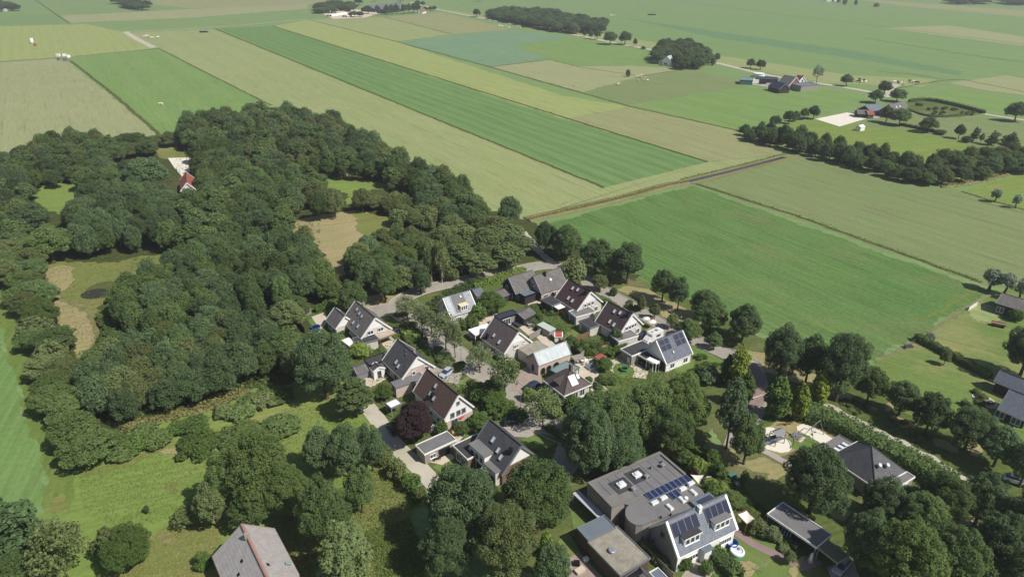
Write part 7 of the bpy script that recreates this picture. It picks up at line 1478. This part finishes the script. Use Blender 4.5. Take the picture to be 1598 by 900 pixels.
for i in range(13):
    a = math.pi * i / 12; q = (1.2 + 2.2 * math.sin(a), -2.6 * math.cos(a), 1.0 * math.sin(a) + .05)
    if pr: b.tube(pr, q, .07)
    pr = q
part('arc_ladder', b, 'black', t)
b = MB(); b.tube((-1.2, .9, 1.2), (-2.6, 2.6, .1), .07); b.tube((1.2, .9, 1.2), (.2, 2.8, .1), .07); b.box(-2.6, -1.4, 1.6, 2.4, .3, .4); part('net_frame', b, 'black', t)
t = put('swing_set', 'tall grey swing frame over the white sand strip', 'swing', (1266, 682), .15, 0); A, B_ = at(1266, 667, 3.2) - t.location, at(1280, 655.5, 3.2) - t.location
b = MB(); b.tube(A, B_, .07); part('top_bar', b, 'grey', t)
for E_, s in ((A, -1), (B_, 1)):
    d = (B_ - A).normalized(); nn = Vector((-d.y, d.x, 0))
    for k_ in (-1, 1): b = MB(); b.tube(E_, Vector((E_.x, E_.y, 0)) + nn * 1.3 * k_ + d * s * .2, .06); part('leg', b, 'grey', t)
for f in (.35, .68):
    q = A.lerp(B_, f); b = MB()
    for k_ in (-.22, .22): b.tube(q + d * k_, Vector((q.x, q.y, .6)) + d * k_, .015, n=4)
    b.box(q.x - .25, q.x + .25, q.y - .12, q.y + .12, .55, .6); part('swing_seat', b, 'black', t)
t = put('picnic_table', 'dark picnic table with benches on a pale slab by the playground', 'picnic table', (1244, 682), .14, R(-45))
b = MB(); b.box(-1.3, 1.3, -1.1, 1.1, -.12, .02); part('slab', b, 'patio', t); b = MB(); b.box(-1, 1, -.4, .4, .72, .78); part('table_top', b, 'grey', t)
for y in (-.75, .75): b = MB(); b.box(-1, 1, y - .16, y + .16, .42, .47); part('bench', b, 'grey', t)
for x in (-.7, .7):
    for s in (-1, 1): b = MB(); b.tube((x, s * .3, .72), (x, s * .75, .02), .05); part('leg', b, 'grey', t)
t = put('seesaw', 'thin seesaw on the parched grass between conifers and sand', 'seesaw', (1226, 663), .12, R(5)); b = MB(); b.box(-1.6, 1.6, -.12, .12, .5, .56); part('plank', b, 'wood', t); b = MB(); b.box(-.15, .15, -.2, .2, 0, .5); part('pivot', b, 'wood', t)
t = put('garden_slide', 'yellow and orange toy slide in the leafy garden', 'slide', (942, 546), .15, R(20)); b = MB(); b.face([(.2, -.3, 1.2), (-1.5, -.3, .1), (-1.5, .3, .1), (.2, .3, 1.2)]); part('chute', b, 'yellow', t)
b = MB(); b.box(.2, .9, -.4, .4, 0, 1.2); part('ladder', b, 'wood', t)
# terrace furniture
def lounge(p, label, rz, n=4, col='greywood', seat='grey'):
    t = put('garden_table', label, 'garden table', p, .18, rz); b = MB(); b.box(-.8, .8, -.45, .45, .7, .75); part('table_top', b, col, t)
    for x in (-.7, .7):
        for y in (-.35, .35): b = MB(); b.box(x - .03, x + .03, y - .03, y + .03, 0, .7); part('leg', b, col, t)
    for i in range(n):
        c = thing('garden_chair', 'chair at the ' + label, 'chair', t.location + Matrix.Rotation(rz, 3, 'Z') @ Vector((-.45 + .9 * (i % 2), (-.8 if i < 2 else .8), 0)), rz + (0 if i < 2 else math.pi), 'chairs at the ' + label)
        b = MB(); b.box(-.24, .24, -.24, .24, .4, .46); part('seat', b, seat, c); b = MB(); b.box(-.24, .24, -.27, -.22, .46, .95); part('backrest', b, seat, c)
        for x in (-.2, .2):
            for y in (-.2, .2): b = MB(); b.box(x - .02, x + .02, y - .02, y + .02, 0, .4); part('leg', b, seat, c)
lounge((828, 509), 'pale terrace table behind the umber-roofed house', .4); lounge((680, 714), 'grey table on the terrace by the long grey shed', .5, seat='black'); lounge((1541, 629), 'table on the round terrace at the right edge', .2, seat='black')
lounge((912, 566), 'white table by the pergola', .3, col='white', seat='white'); lounge((590, 583), 'white table below the black-roofed annex', .3, col='white'); lounge((1565, 482), 'white table by the long grey-roofed house', .2, col='white', seat='white')
lounge((704, 664), 'white table below the brown roof', .4, 3, col='white', seat='white') if False else None
sheet('terrace', [(1515, 614), (1540, 618), (1560, 632), (1552, 640), (1530, 632), (1518, 624)], 'patio', 6, smooth=1)
def box_thing(name, label, cat, p, sx, sy, sz, mat, rz=0.0, lid=None, z=.15):
    t = put(name, label, cat, p, z, rz); b = MB(); b.box(-sx / 2, sx / 2, -sy / 2, sy / 2, 0, sz * .9); part('body', b, mat, t); b = MB(); b.box(-sx / 2 - .04, sx / 2 + .04, -sy / 2 - .04, sy / 2 + .04, sz * .9 + .001, sz); part('lid', b, lid or mat, t); return t
box_thing('fire_pit', 'dark round-looking fire bowl on the brick terrace at the bottom', 'fire bowl', (900, 880), .9, .9, .5, 'black'); box_thing('planter', 'pale stone block on the brick terrace at the bottom', 'planter', (905, 891), 1.6, .9, .5, 'patio', .6)
box_thing('garden_box', 'dark box seat by the wall of the gravel-roofed building', 'box', (914, 874), .8, .6, .6, 'white', .5); box_thing('storage_box', 'blue bin between long grey shed and lawn', 'bin', (716, 678), .7, .7, 1.0, 'blue', .3)
box_thing('storage_box', 'yellow bin between long grey shed and lawn', 'bin', (709, 677), .9, .7, .9, 'yellow', .3); box_thing('storage_box', 'black bin between long grey shed and lawn', 'bin', (713, 675), .6, .6, 1.0, 'black', .3)
box_thing('solar_bed', 'dark blue sun lounger cushion box behind the umber ridge', 'lounger', (806, 507), 3.0, 1.2, .5, 'felt_n', R(-52)); box_thing('storage_box', 'white box among the things below the brown roof', 'box', (682, 668), 1.2, .8, .8, 'white', .3)
box_thing('storage_box', 'pale box below the copper beech at the brown roof corner', 'box', (673, 673), 1.0, .8, 1.4, 'sail', .4); box_thing('hot_tub', 'white square tub on the terrace behind the bungalow', 'tub', (922, 574), 1.8, 1.8, .7, 'white', .5, 'felt_b')
box_thing('garden_hutch', 'dark lidded hutch before the open-fronted shed', 'hutch', (1236, 850), 1.8, 1.0, .9, 'greywood', R(-35), 'felt_d'); box_thing('garden_hutch', 'teal bench box behind the hall garden', 'box', (1143, 744), 1.6, .8, .7, 'teal', .4)
t = put('greenhouse', 'small glass lean-to with white bars before the open-fronted shed', 'greenhouse', (1222, 840), .1, R(-35)); b = MB(); b.box(-1.0, 1.0, -.7, .7, 0, 1.6); part('glazing', b, 'glass', t)
for i in range(5): b = MB(); x = -1.0 + i * .5; b.box(x - .04, x + .04, -.74, .74, 1.6, 1.66); part('bar', b, 'white', t)
t = put('garden_statue', 'white narrow figure on the garden path below the open-fronted shed', 'statue', (1264, 876), .15); part('plinth', MB().box(-.3, .3, -.3, .3, 0, .5), 'patio', t); part('figure', MB().lathe([(.22, .5), (.28, .9), (.2, 1.3), (.24, 1.5), (.1, 1.65), (.16, 1.8), (.1, 1.98), (0, 2.0)], 10), 'white', t)
t = put('frame_gate', 'white open timber frame at the garden end of the black flat garage', 'frame', (764, 748), .1, R(-25))
for x in (-1.4, 1.4):
    for y in (-.6, .6): b = MB(); b.box(x - .08, x + .08, y - .08, y + .08, 0, 2.3); part('post', b, 'white', t)
for y in (-.6, .6): b = MB(); b.box(-1.6, 1.6, y - .08, y + .08, 2.301, 2.5); part('beam', b, 'white', t)
for x in (-1.5, 1.5): b = MB(); b.box(x - .08, x + .08, -.5, .5, 2.32, 2.48); part('beam', b, 'white', t)
plant(at(774, 656), 'bush', 1.7, .5, 'l_dark', 'ball_tree', 'dark clipped little tree at the top of the anthracite ridge', 'tree')
for i, (x, y) in enumerate(((1118, 758), (1105, 748), (1150, 757))): box_thing('garden_bench', ('pale seat at the end of the hall garden, by the dark cypress', 'pale seat near the white three-cornered sail', 'grey seat left of the dark cypress')[i], 'bench', (x, y), .9, .7, .6, 'grey' if i == 2 else 'patio', i)
t = put('washing_line', 'thin washing line frame on the lawn at the bottom edge', 'washing line', (1190, 893), .1, R(30)); b = MB(); b.tube((0, 0, 0), (0, 0, 2.0), .04); part('pole', b, 'steel', t)
for i in range(4): a = i * math.pi / 2; b = MB(); b.tube((0, 0, 1.5), (1.3 * math.cos(a), 1.3 * math.sin(a), 2.1), .025); part('arm', b, 'steel', t)
for i, p in enumerate(((648, 516), (720, 570), (812, 640), (905, 430), (1060, 519))):
    t = put('street_lamp', ('grey street lamp near the timber veranda', 'grey street lamp by the silver car', 'grey street lamp at the hedge corner', 'grey street lamp near the maroon-roofed house', 'grey street lamp on the bend above the solar panels')[i], 'street lamp', p, .1); b = MB(); b.tube((0, 0, 0), (0, 0, 4.5), .06, .04); part('pole', b, 'grey', t); b = MB(); b.lathe([(.05, 4.5), (.22, 4.6), (.2, 4.8), (0, 4.9)], 8); part('lantern', b, 'steel', t)
# trampoline lawn bench, driveway odds
box_thing('garden_bench', 'pale bench on the trampoline lawn', 'bench', (499, 521), 1.4, .6, .5, 'patio', R(-30))
# red-roofed house hidden in the wood
gable('house', 'small red-roofed white house among the trees by the sand paddock', (291, 285), (290, 268), 6.5, 3.0, 3.2, roof='r_red', wall='white', split=None, trim='white', wins=((.8, .8, 1, 1.2, 1), (-.8, .8, 1, 1.2, 1)))

# ---------------------------------------------------------------- far farms
def mound(p, q, w_, h, mat, label, group='silage clamps of the far farm'):
    a, b_ = at(*p), at(*q); c = (a + b_) / 2; t = thing('silage_clamp', label, 'silage clamp', (c.x, c.y, 0), 0, group)
    L = [a.lerp(b_, i / 6) - Vector((c.x, c.y, 0)) for i in range(7)]
    mb = ribbon(L, [(-w_ / 2, 0), (-w_ * .42, h * .7), (-w_ * .2, h), (w_ * .2, h), (w_ * .42, h * .7), (w_ / 2, 0)]); part('cover', mb, mat, t)
    for e in (L[0], L[-1]): m = MB(); m.box(e.x - .6, e.x + .6, e.y - w_ * .45, e.y + w_ * .45, 0, h * .9); part('end_wall', m, 'greywood', t)
mound((499, 21), (524, 17), 12, 2.6, 'sail', 'white sheeted silage clamp at the left end of the far farm'); mound((522, 21), (556, 17), 9, 2.2, 'woodroof', 'tan covered clamp behind the white ones of the far farm')
mound((514, 26), (538, 22), 10, 2.2, 'sail', 'white sheeted silage clamp in front of the tan covered one'); mound((538, 27), (562, 22), 9, 2.4, 'sail', 'white sheeted silage clamp nearest to the far farm trees')
gable('barn', 'huge blue-roofed barn of the far farm behind a row of trees', (573, 9), (622, 4), 9.5, 14, 4.5, roof='r_slate', wall='darkwood', split=None, trim='grey', cat='barn', solar=((1, .03, .97, .1, .9, 12, 3, 'cell'),))
gable('barn', 'second pale blue barn roof of the far farm', (594, 14), (625, 10), 7.0, 8, 3.8, roof='felt_b', wall='darkwood', split=None, trim='grey', cat='barn')
gable('house', 'red and white house at the right end of the far farm', (656, 15), (662, 13.5), 6.5, 3.8, 2.8, roof='r_red', wall='white', split=None, trim='white', wins=((0, 1, 1.4, 1.6, 1), (0, 4, 1.2, 1.4, 1)))
t = put('farm_gate', 'small white gate frame before the far farm', 'gate', (647, 21), 0)
for x in (-2, 2): part('post', MB().box(x - .2, x + .2, -.2, .2, 0, 3), 'white', t)
part('beam', MB().box(-2.2, 2.2, -.15, .15, 3.001, 3.3), 'white', t)
h = gable('house', 'white house half hidden in the far grove', (1041, 88), (1055, 84), 8, 4.5, 4.0, roof='r_zinc', wall='white', split=None, trim='white', wins=((0, 1, 1.2, 1.4, 1), (1.6, 1, 1.2, 1.4, 1)), sidewins=((-1, -2, 1, 1.2, 1.4, 1), (-1, 2, 1, 1.2, 1.4, 1)))
box_thing('caravan', 'white caravan beside the white house in the grove', 'caravan', (1024, 96), 6, 2.2, 2.4, 'white', R(-10)); box_thing('caravan', 'cream caravan in front of the white house in the grove', 'caravan', (1033, 98), 5, 2.2, 2.2, 'sail', R(-20))
h = gable('farmhouse', 'grey-roofed far farmhouse with red front roof and white gable', (1243, 120.5), (1223, 117), 8.5, 6.5, 3.0, roof='r_weather', wall='brick', split=None, trim='white', cat='farmhouse', wins=((0, 1, 1.6, 1.6, 1),))
h = gable('farmhouse', 'red-roofed front with white gable on the far grey farmhouse', (1254, 119.5), (1244, 117.2), 7.6, 4.5, 3.0, roof='r_red', wall='white', split=None, trim='white', cat='farmhouse', wins=((0, 1, 1.6, 1.6, 1), (0, 4, 1, 1.2, 1)), chim=((1, .1, .0, 'brick'),))
flat('barn', 'low blue-grey curved barn in front of the red-roofed front', [(1243, 131), (1258, 127), (1268, 131), (1252, 136)], 4, 'greywood', 'felt_b', 'grey', cat='barn')
gable('barn', 'dark timber barn with open front left of the grey farmhouse', (1226, 131), (1208, 126), 6.5, 4.5, 3.0, roof='felt_n', wall='darkwood', split=None, trim='grey', cat='barn')
flat('barn', 'long green-roofed low shed at the left end of the far farm', [(1154, 125), (1173, 125.5), (1176, 121.5), (1156, 121)], 3.4, 'teal', 'tealroof', 'teal', cat='barn')
flat('barn', 'grey low shed behind the green-roofed one', [(1180, 123), (1212, 123), (1214, 120), (1182, 120)], 3.2, 'darkwood', 'felt_n', 'grey', cat='barn')
t = put('water_tank', 'white round tank behind the green-roofed shed', 'tank', (1184, 120), 0); part('tank', MB().lathe([(4.5, 0), (4.5, 2.6), (4.2, 2.7), (0, 3.0)], 16), 'white', t); part('rim', ring(MB(), 4.5, .15, 2.6), 'grey', t)
for i, (x, y, m_, n_) in enumerate(((1178, 129, 'white', 'white wrapped bale left of the concrete yard'), (1190, 131, 'black', 'dark bale stack on the concrete yard'), (1232, 139, 'black', 'dark wagon in front of the timber barn'), (1240, 139, 'grey', 'grey wagon in front of the curved barn'), (1210, 136, 'grey', 'grey trailer on the far farmyard'))):
    box_thing('farm_wagon', n_, 'wagon', (x, y), 5, 2.4, 2.2, m_, .2 * i)
h = gable('farmhouse', 'thatch-grey roofed farmhouse of the small farmstead behind two round trees', (1387, 163), (1408, 158.5), 7.5, 5.5, 2.6, roof='r_weather', wall='brick', split=None, trim='grey', cat='farmhouse', lights=((-1, .35, .4, 1.2, 1.4), (-1, .6, .4, 1.2, 1.4)))
gable('barn', 'blue-grey roofed barn of the small farmstead', (1350, 165), (1372, 161.5), 5.5, 4.5, 2.8, roof='felt_b', wall='darkwood', split=None, trim='grey', cat='barn')
gable('barn', 'low barn with half red roof beside the white sand arena', (1337, 171), (1352, 171.5), 4.2, 4, 2.4, roof='r_weather', wall='darkwood', split=None, trim='grey', cat='barn'); gable('barn', 'small red-roofed barn beside the white sand arena', (1352, 172), (1362, 172), 4.4, 3.5, 2.4, roof='r_red', wall='brick', split=None, trim='grey', cat='barn')
gable('field_hut', 'small white hut on the pasture below the sand arena', (1340, 196), (1347, 194.5), 3.0, 1.6, 2.2, roof='white', wall='white', split=None, trim='white', cat='hut', over=.1)
for i, (x, y) in enumerate(((1294, 3), (1302, 3))): box_thing('field_shed', ('far pale shed at the top right edge, left', 'far pale shed at the top right edge, right')[i], 'shed', (x, y), 14, 8, 4, 'white')
box_thing('field_shed', 'pale shed at the top left edge under the trees', 'shed', (4, 18), 20, 8, 4, 'white')
# tractor with a white load, machines in the fields
t = put('tractor', 'small red tractor on the far left field', 'tractor', (55, 72), 0, R(-58)); b = MB(); loft(b, [(-1.5, .6, .5, .7, 1.5), (1.8, .45, .4, .7, 1.4)]); part('bonnet', b, 'p_red', t); b = MB(); b.box(-1.6, .1, -.8, .8, 1.5, 2.8); part('cab', b, 'p_red', t)
for x, r_ in ((-.9, .9), (1.4, .55)):
    for y in (-.95, .95): b = MB(); b.tube((x, y - .2, r_), (x, y + .2, r_), r_, n=12); part('wheel', b, 'black', t)
t = put('tipping_trailer', 'tall white tipping trailer behind the red tractor', 'trailer', (51, 68), 0, R(-58)); b = MB(); T = Matrix.Translation((0, 0, 1.0)) @ Matrix.Rotation(R(28), 4, 'Y'); b.box(-4.5, 3.2, -1.3, 1.3, .2, 2.2, 0, T); part('tub', b, 'p_white', t); b = MB(); b.box(-3, 3.4, -.5, .5, .6, .9); part('chassis', b, 'p_red', t)
for x in (-1.6, -.2):
    for y in (-1.1, 1.1): b = MB(); b.tube((x, y - .2, .55), (x, y + .2, .55), .55, n=10); part('wheel', b, 'black', t)
for i, (x, y, m_, s_, n_) in enumerate(((91, 88, 'white', 3, 'white bale left of the machine at the ditch corner'), (101, 88, 'white', 3, 'white bale behind the machine at the ditch corner'), (107, 90, 'sail', 3, 'white bale right of the machine at the ditch corner'), (95, 94, 'grey', 5, 'grey field machine at the ditch corner'), (103, 95, 'grey', 4, 'dark-based grey machine at the ditch corner'))):
    box_thing('field_machine' if m_ == 'grey' else 'hay_bale', n_, 'machine' if m_ == 'grey' else 'bale', (x, y), s_, 2.4, 2.2, m_, .4 * i, None, 0)
box_thing('field_machine', 'dark implement on the pale strip at the upper left', 'machine', (318, 51), 9, 3, 1.6, 'black', .1, None, 0); box_thing('field_machine', 'dark implement in the far green field', 'machine', (1017, 24), 12, 3, 1.6, 'black', .0, None, 0)
# grazing animals: one skinned body, legs and head grown together
def animal(name, mat):
    me = bpy.data.meshes.new(name); v = [(0, 0, 1.0), (.75, 0, 1.08), (-.75, 0, 1.08), (1.1, 0, 1.25), (1.45, 0, 1.1), (1.7, 0, .85), (.7, .25, .95), (.7, .27, .5), (.7, .27, .02), (.7, -.25, .95), (.72, -.27, .5), (.7, -.27, .02), (-.78, .25, .95), (-.88, .27, .55), (-.8, .27, .02), (-.78, -.25, .95), (-.88, -.27, .55), (-.8, -.27, .02), (-1.05, 0, 1.15), (-1.12, 0, .6)]
    e = [(0, 1), (0, 2), (1, 3), (3, 4), (4, 5), (1, 6), (6, 7), (7, 8), (1, 9), (9, 10), (10, 11), (2, 12), (12, 13), (13, 14), (2, 15), (15, 16), (16, 17), (2, 18), (18, 19)]
    rad = [.42, .38, .4, .22, .19, .11, .16, .09, .07, .16, .09, .07, .19, .1, .07, .19, .1, .07, .05, .03]
    me.from_pydata(v, e, []); o = bpy.data.objects.new(name, me); COL.objects.link(o); o.modifiers.new('s', 'SKIN'); o.modifiers.new('u', 'SUBSURF').levels = 1
    for i, r_ in enumerate(rad): me.skin_vertices[0].data[i].radius = (r_, r_)
    me.skin_vertices[0].data[0].use_root = True
    dg = bpy.context.evaluated_depsgraph_get(); m2 = bpy.data.meshes.new_from_object(o.evaluated_get(dg)); m2.name = name; bpy.data.objects.remove(o); m2.materials.clear(); m2.materials.append(M[mat]); return m2
pale, dark = animal('cow_pale', 'skin'), animal('cow_dark', 'skin_d'); rnd = random.Random(8)
def herd(pts, name, label, cat, group, s=1.0, both=False):
    for i, (x, y) in enumerate(pts):
        P = at(x, y); o = link(name, dark if both and i % 2 else pale, None, (P.x, P.y, .02)); o.rotation_euler = (0, 0, rnd.uniform(0, 6.28)); o.scale = (s,) * 3; tag(o, label, cat, group)
herd([(1335, 128), (1339, 129), (1344, 130), (1348, 127), (1350, 130), (1341, 126)], 'cow', 'cow grazing by the far road near a round tree', 'cow', 'cows beside the far road', 1.3, True)
herd([(1394, 130), (1401, 131), (1406, 132), (1421, 129), (1425, 130), (1431, 131), (1411, 133)], 'cow', 'cow standing near the gravel access of the far field', 'cow', 'cows at the field access', 1.4, True)
herd([(897, 135), (964, 133), (967, 132), (993, 121), (997, 121), (1001, 122), (1006, 123), (1004, 126), (1010, 127), (996, 127), (1000, 119)], 'sheep', 'pale sheep on the dry pasture around the lone bush', 'sheep', 'sheep around the lone bush', 1.0)
herd([(779, 42), (784, 43), (789, 43), (795, 45), (806, 44), (812, 45)], 'cow', 'white cow on the tan field under the far grove', 'cow', 'white cows under the far grove', 1.5)
herd([(226, 59), (230, 58), (233, 60), (238, 61), (246, 60)], 'cow', 'pale cow on the dry strip at upper left', 'cow', 'pale cows on the upper left strip', 1.6)
herd([(953, 26), (957, 26)], 'cow', 'white cow on the far green meadow', 'cow', 'white cows on the far meadow', 1.6); herd([(252, 165)], 'cow', 'lone pale cow on the green field above the wood', 'cow', None, 1.4); herd([(229, 165), (248, 165)], 'cow', 'dark cow beside the lone pale cow', 'cow', 'dark cows by the pale cow', 1.4, True) if False else None
# ---------------------------------------------------------------- the air
if HAZE > 0:
    m = bpy.data.materials.new('haze_air'); m.use_nodes = True; n_ = m.node_tree.nodes; n_.clear(); o_ = n_.new('ShaderNodeOutputMaterial'); v_ = n_.new('ShaderNodeVolumePrincipled')
    v_.inputs['Color'].default_value = (.95, .97, 1.0, 1); v_.inputs['Density'].default_value = HAZE; v_.inputs['Anisotropy'].default_value = .2; m.node_tree.links.new(v_.outputs[0], o_.inputs['Volume'])
    hz = link('haze', MB().box(-6100, 6100, -1600, 9100, -1.0, 95.0).mesh('haze', m)); hz['kind'] = 'stuff'
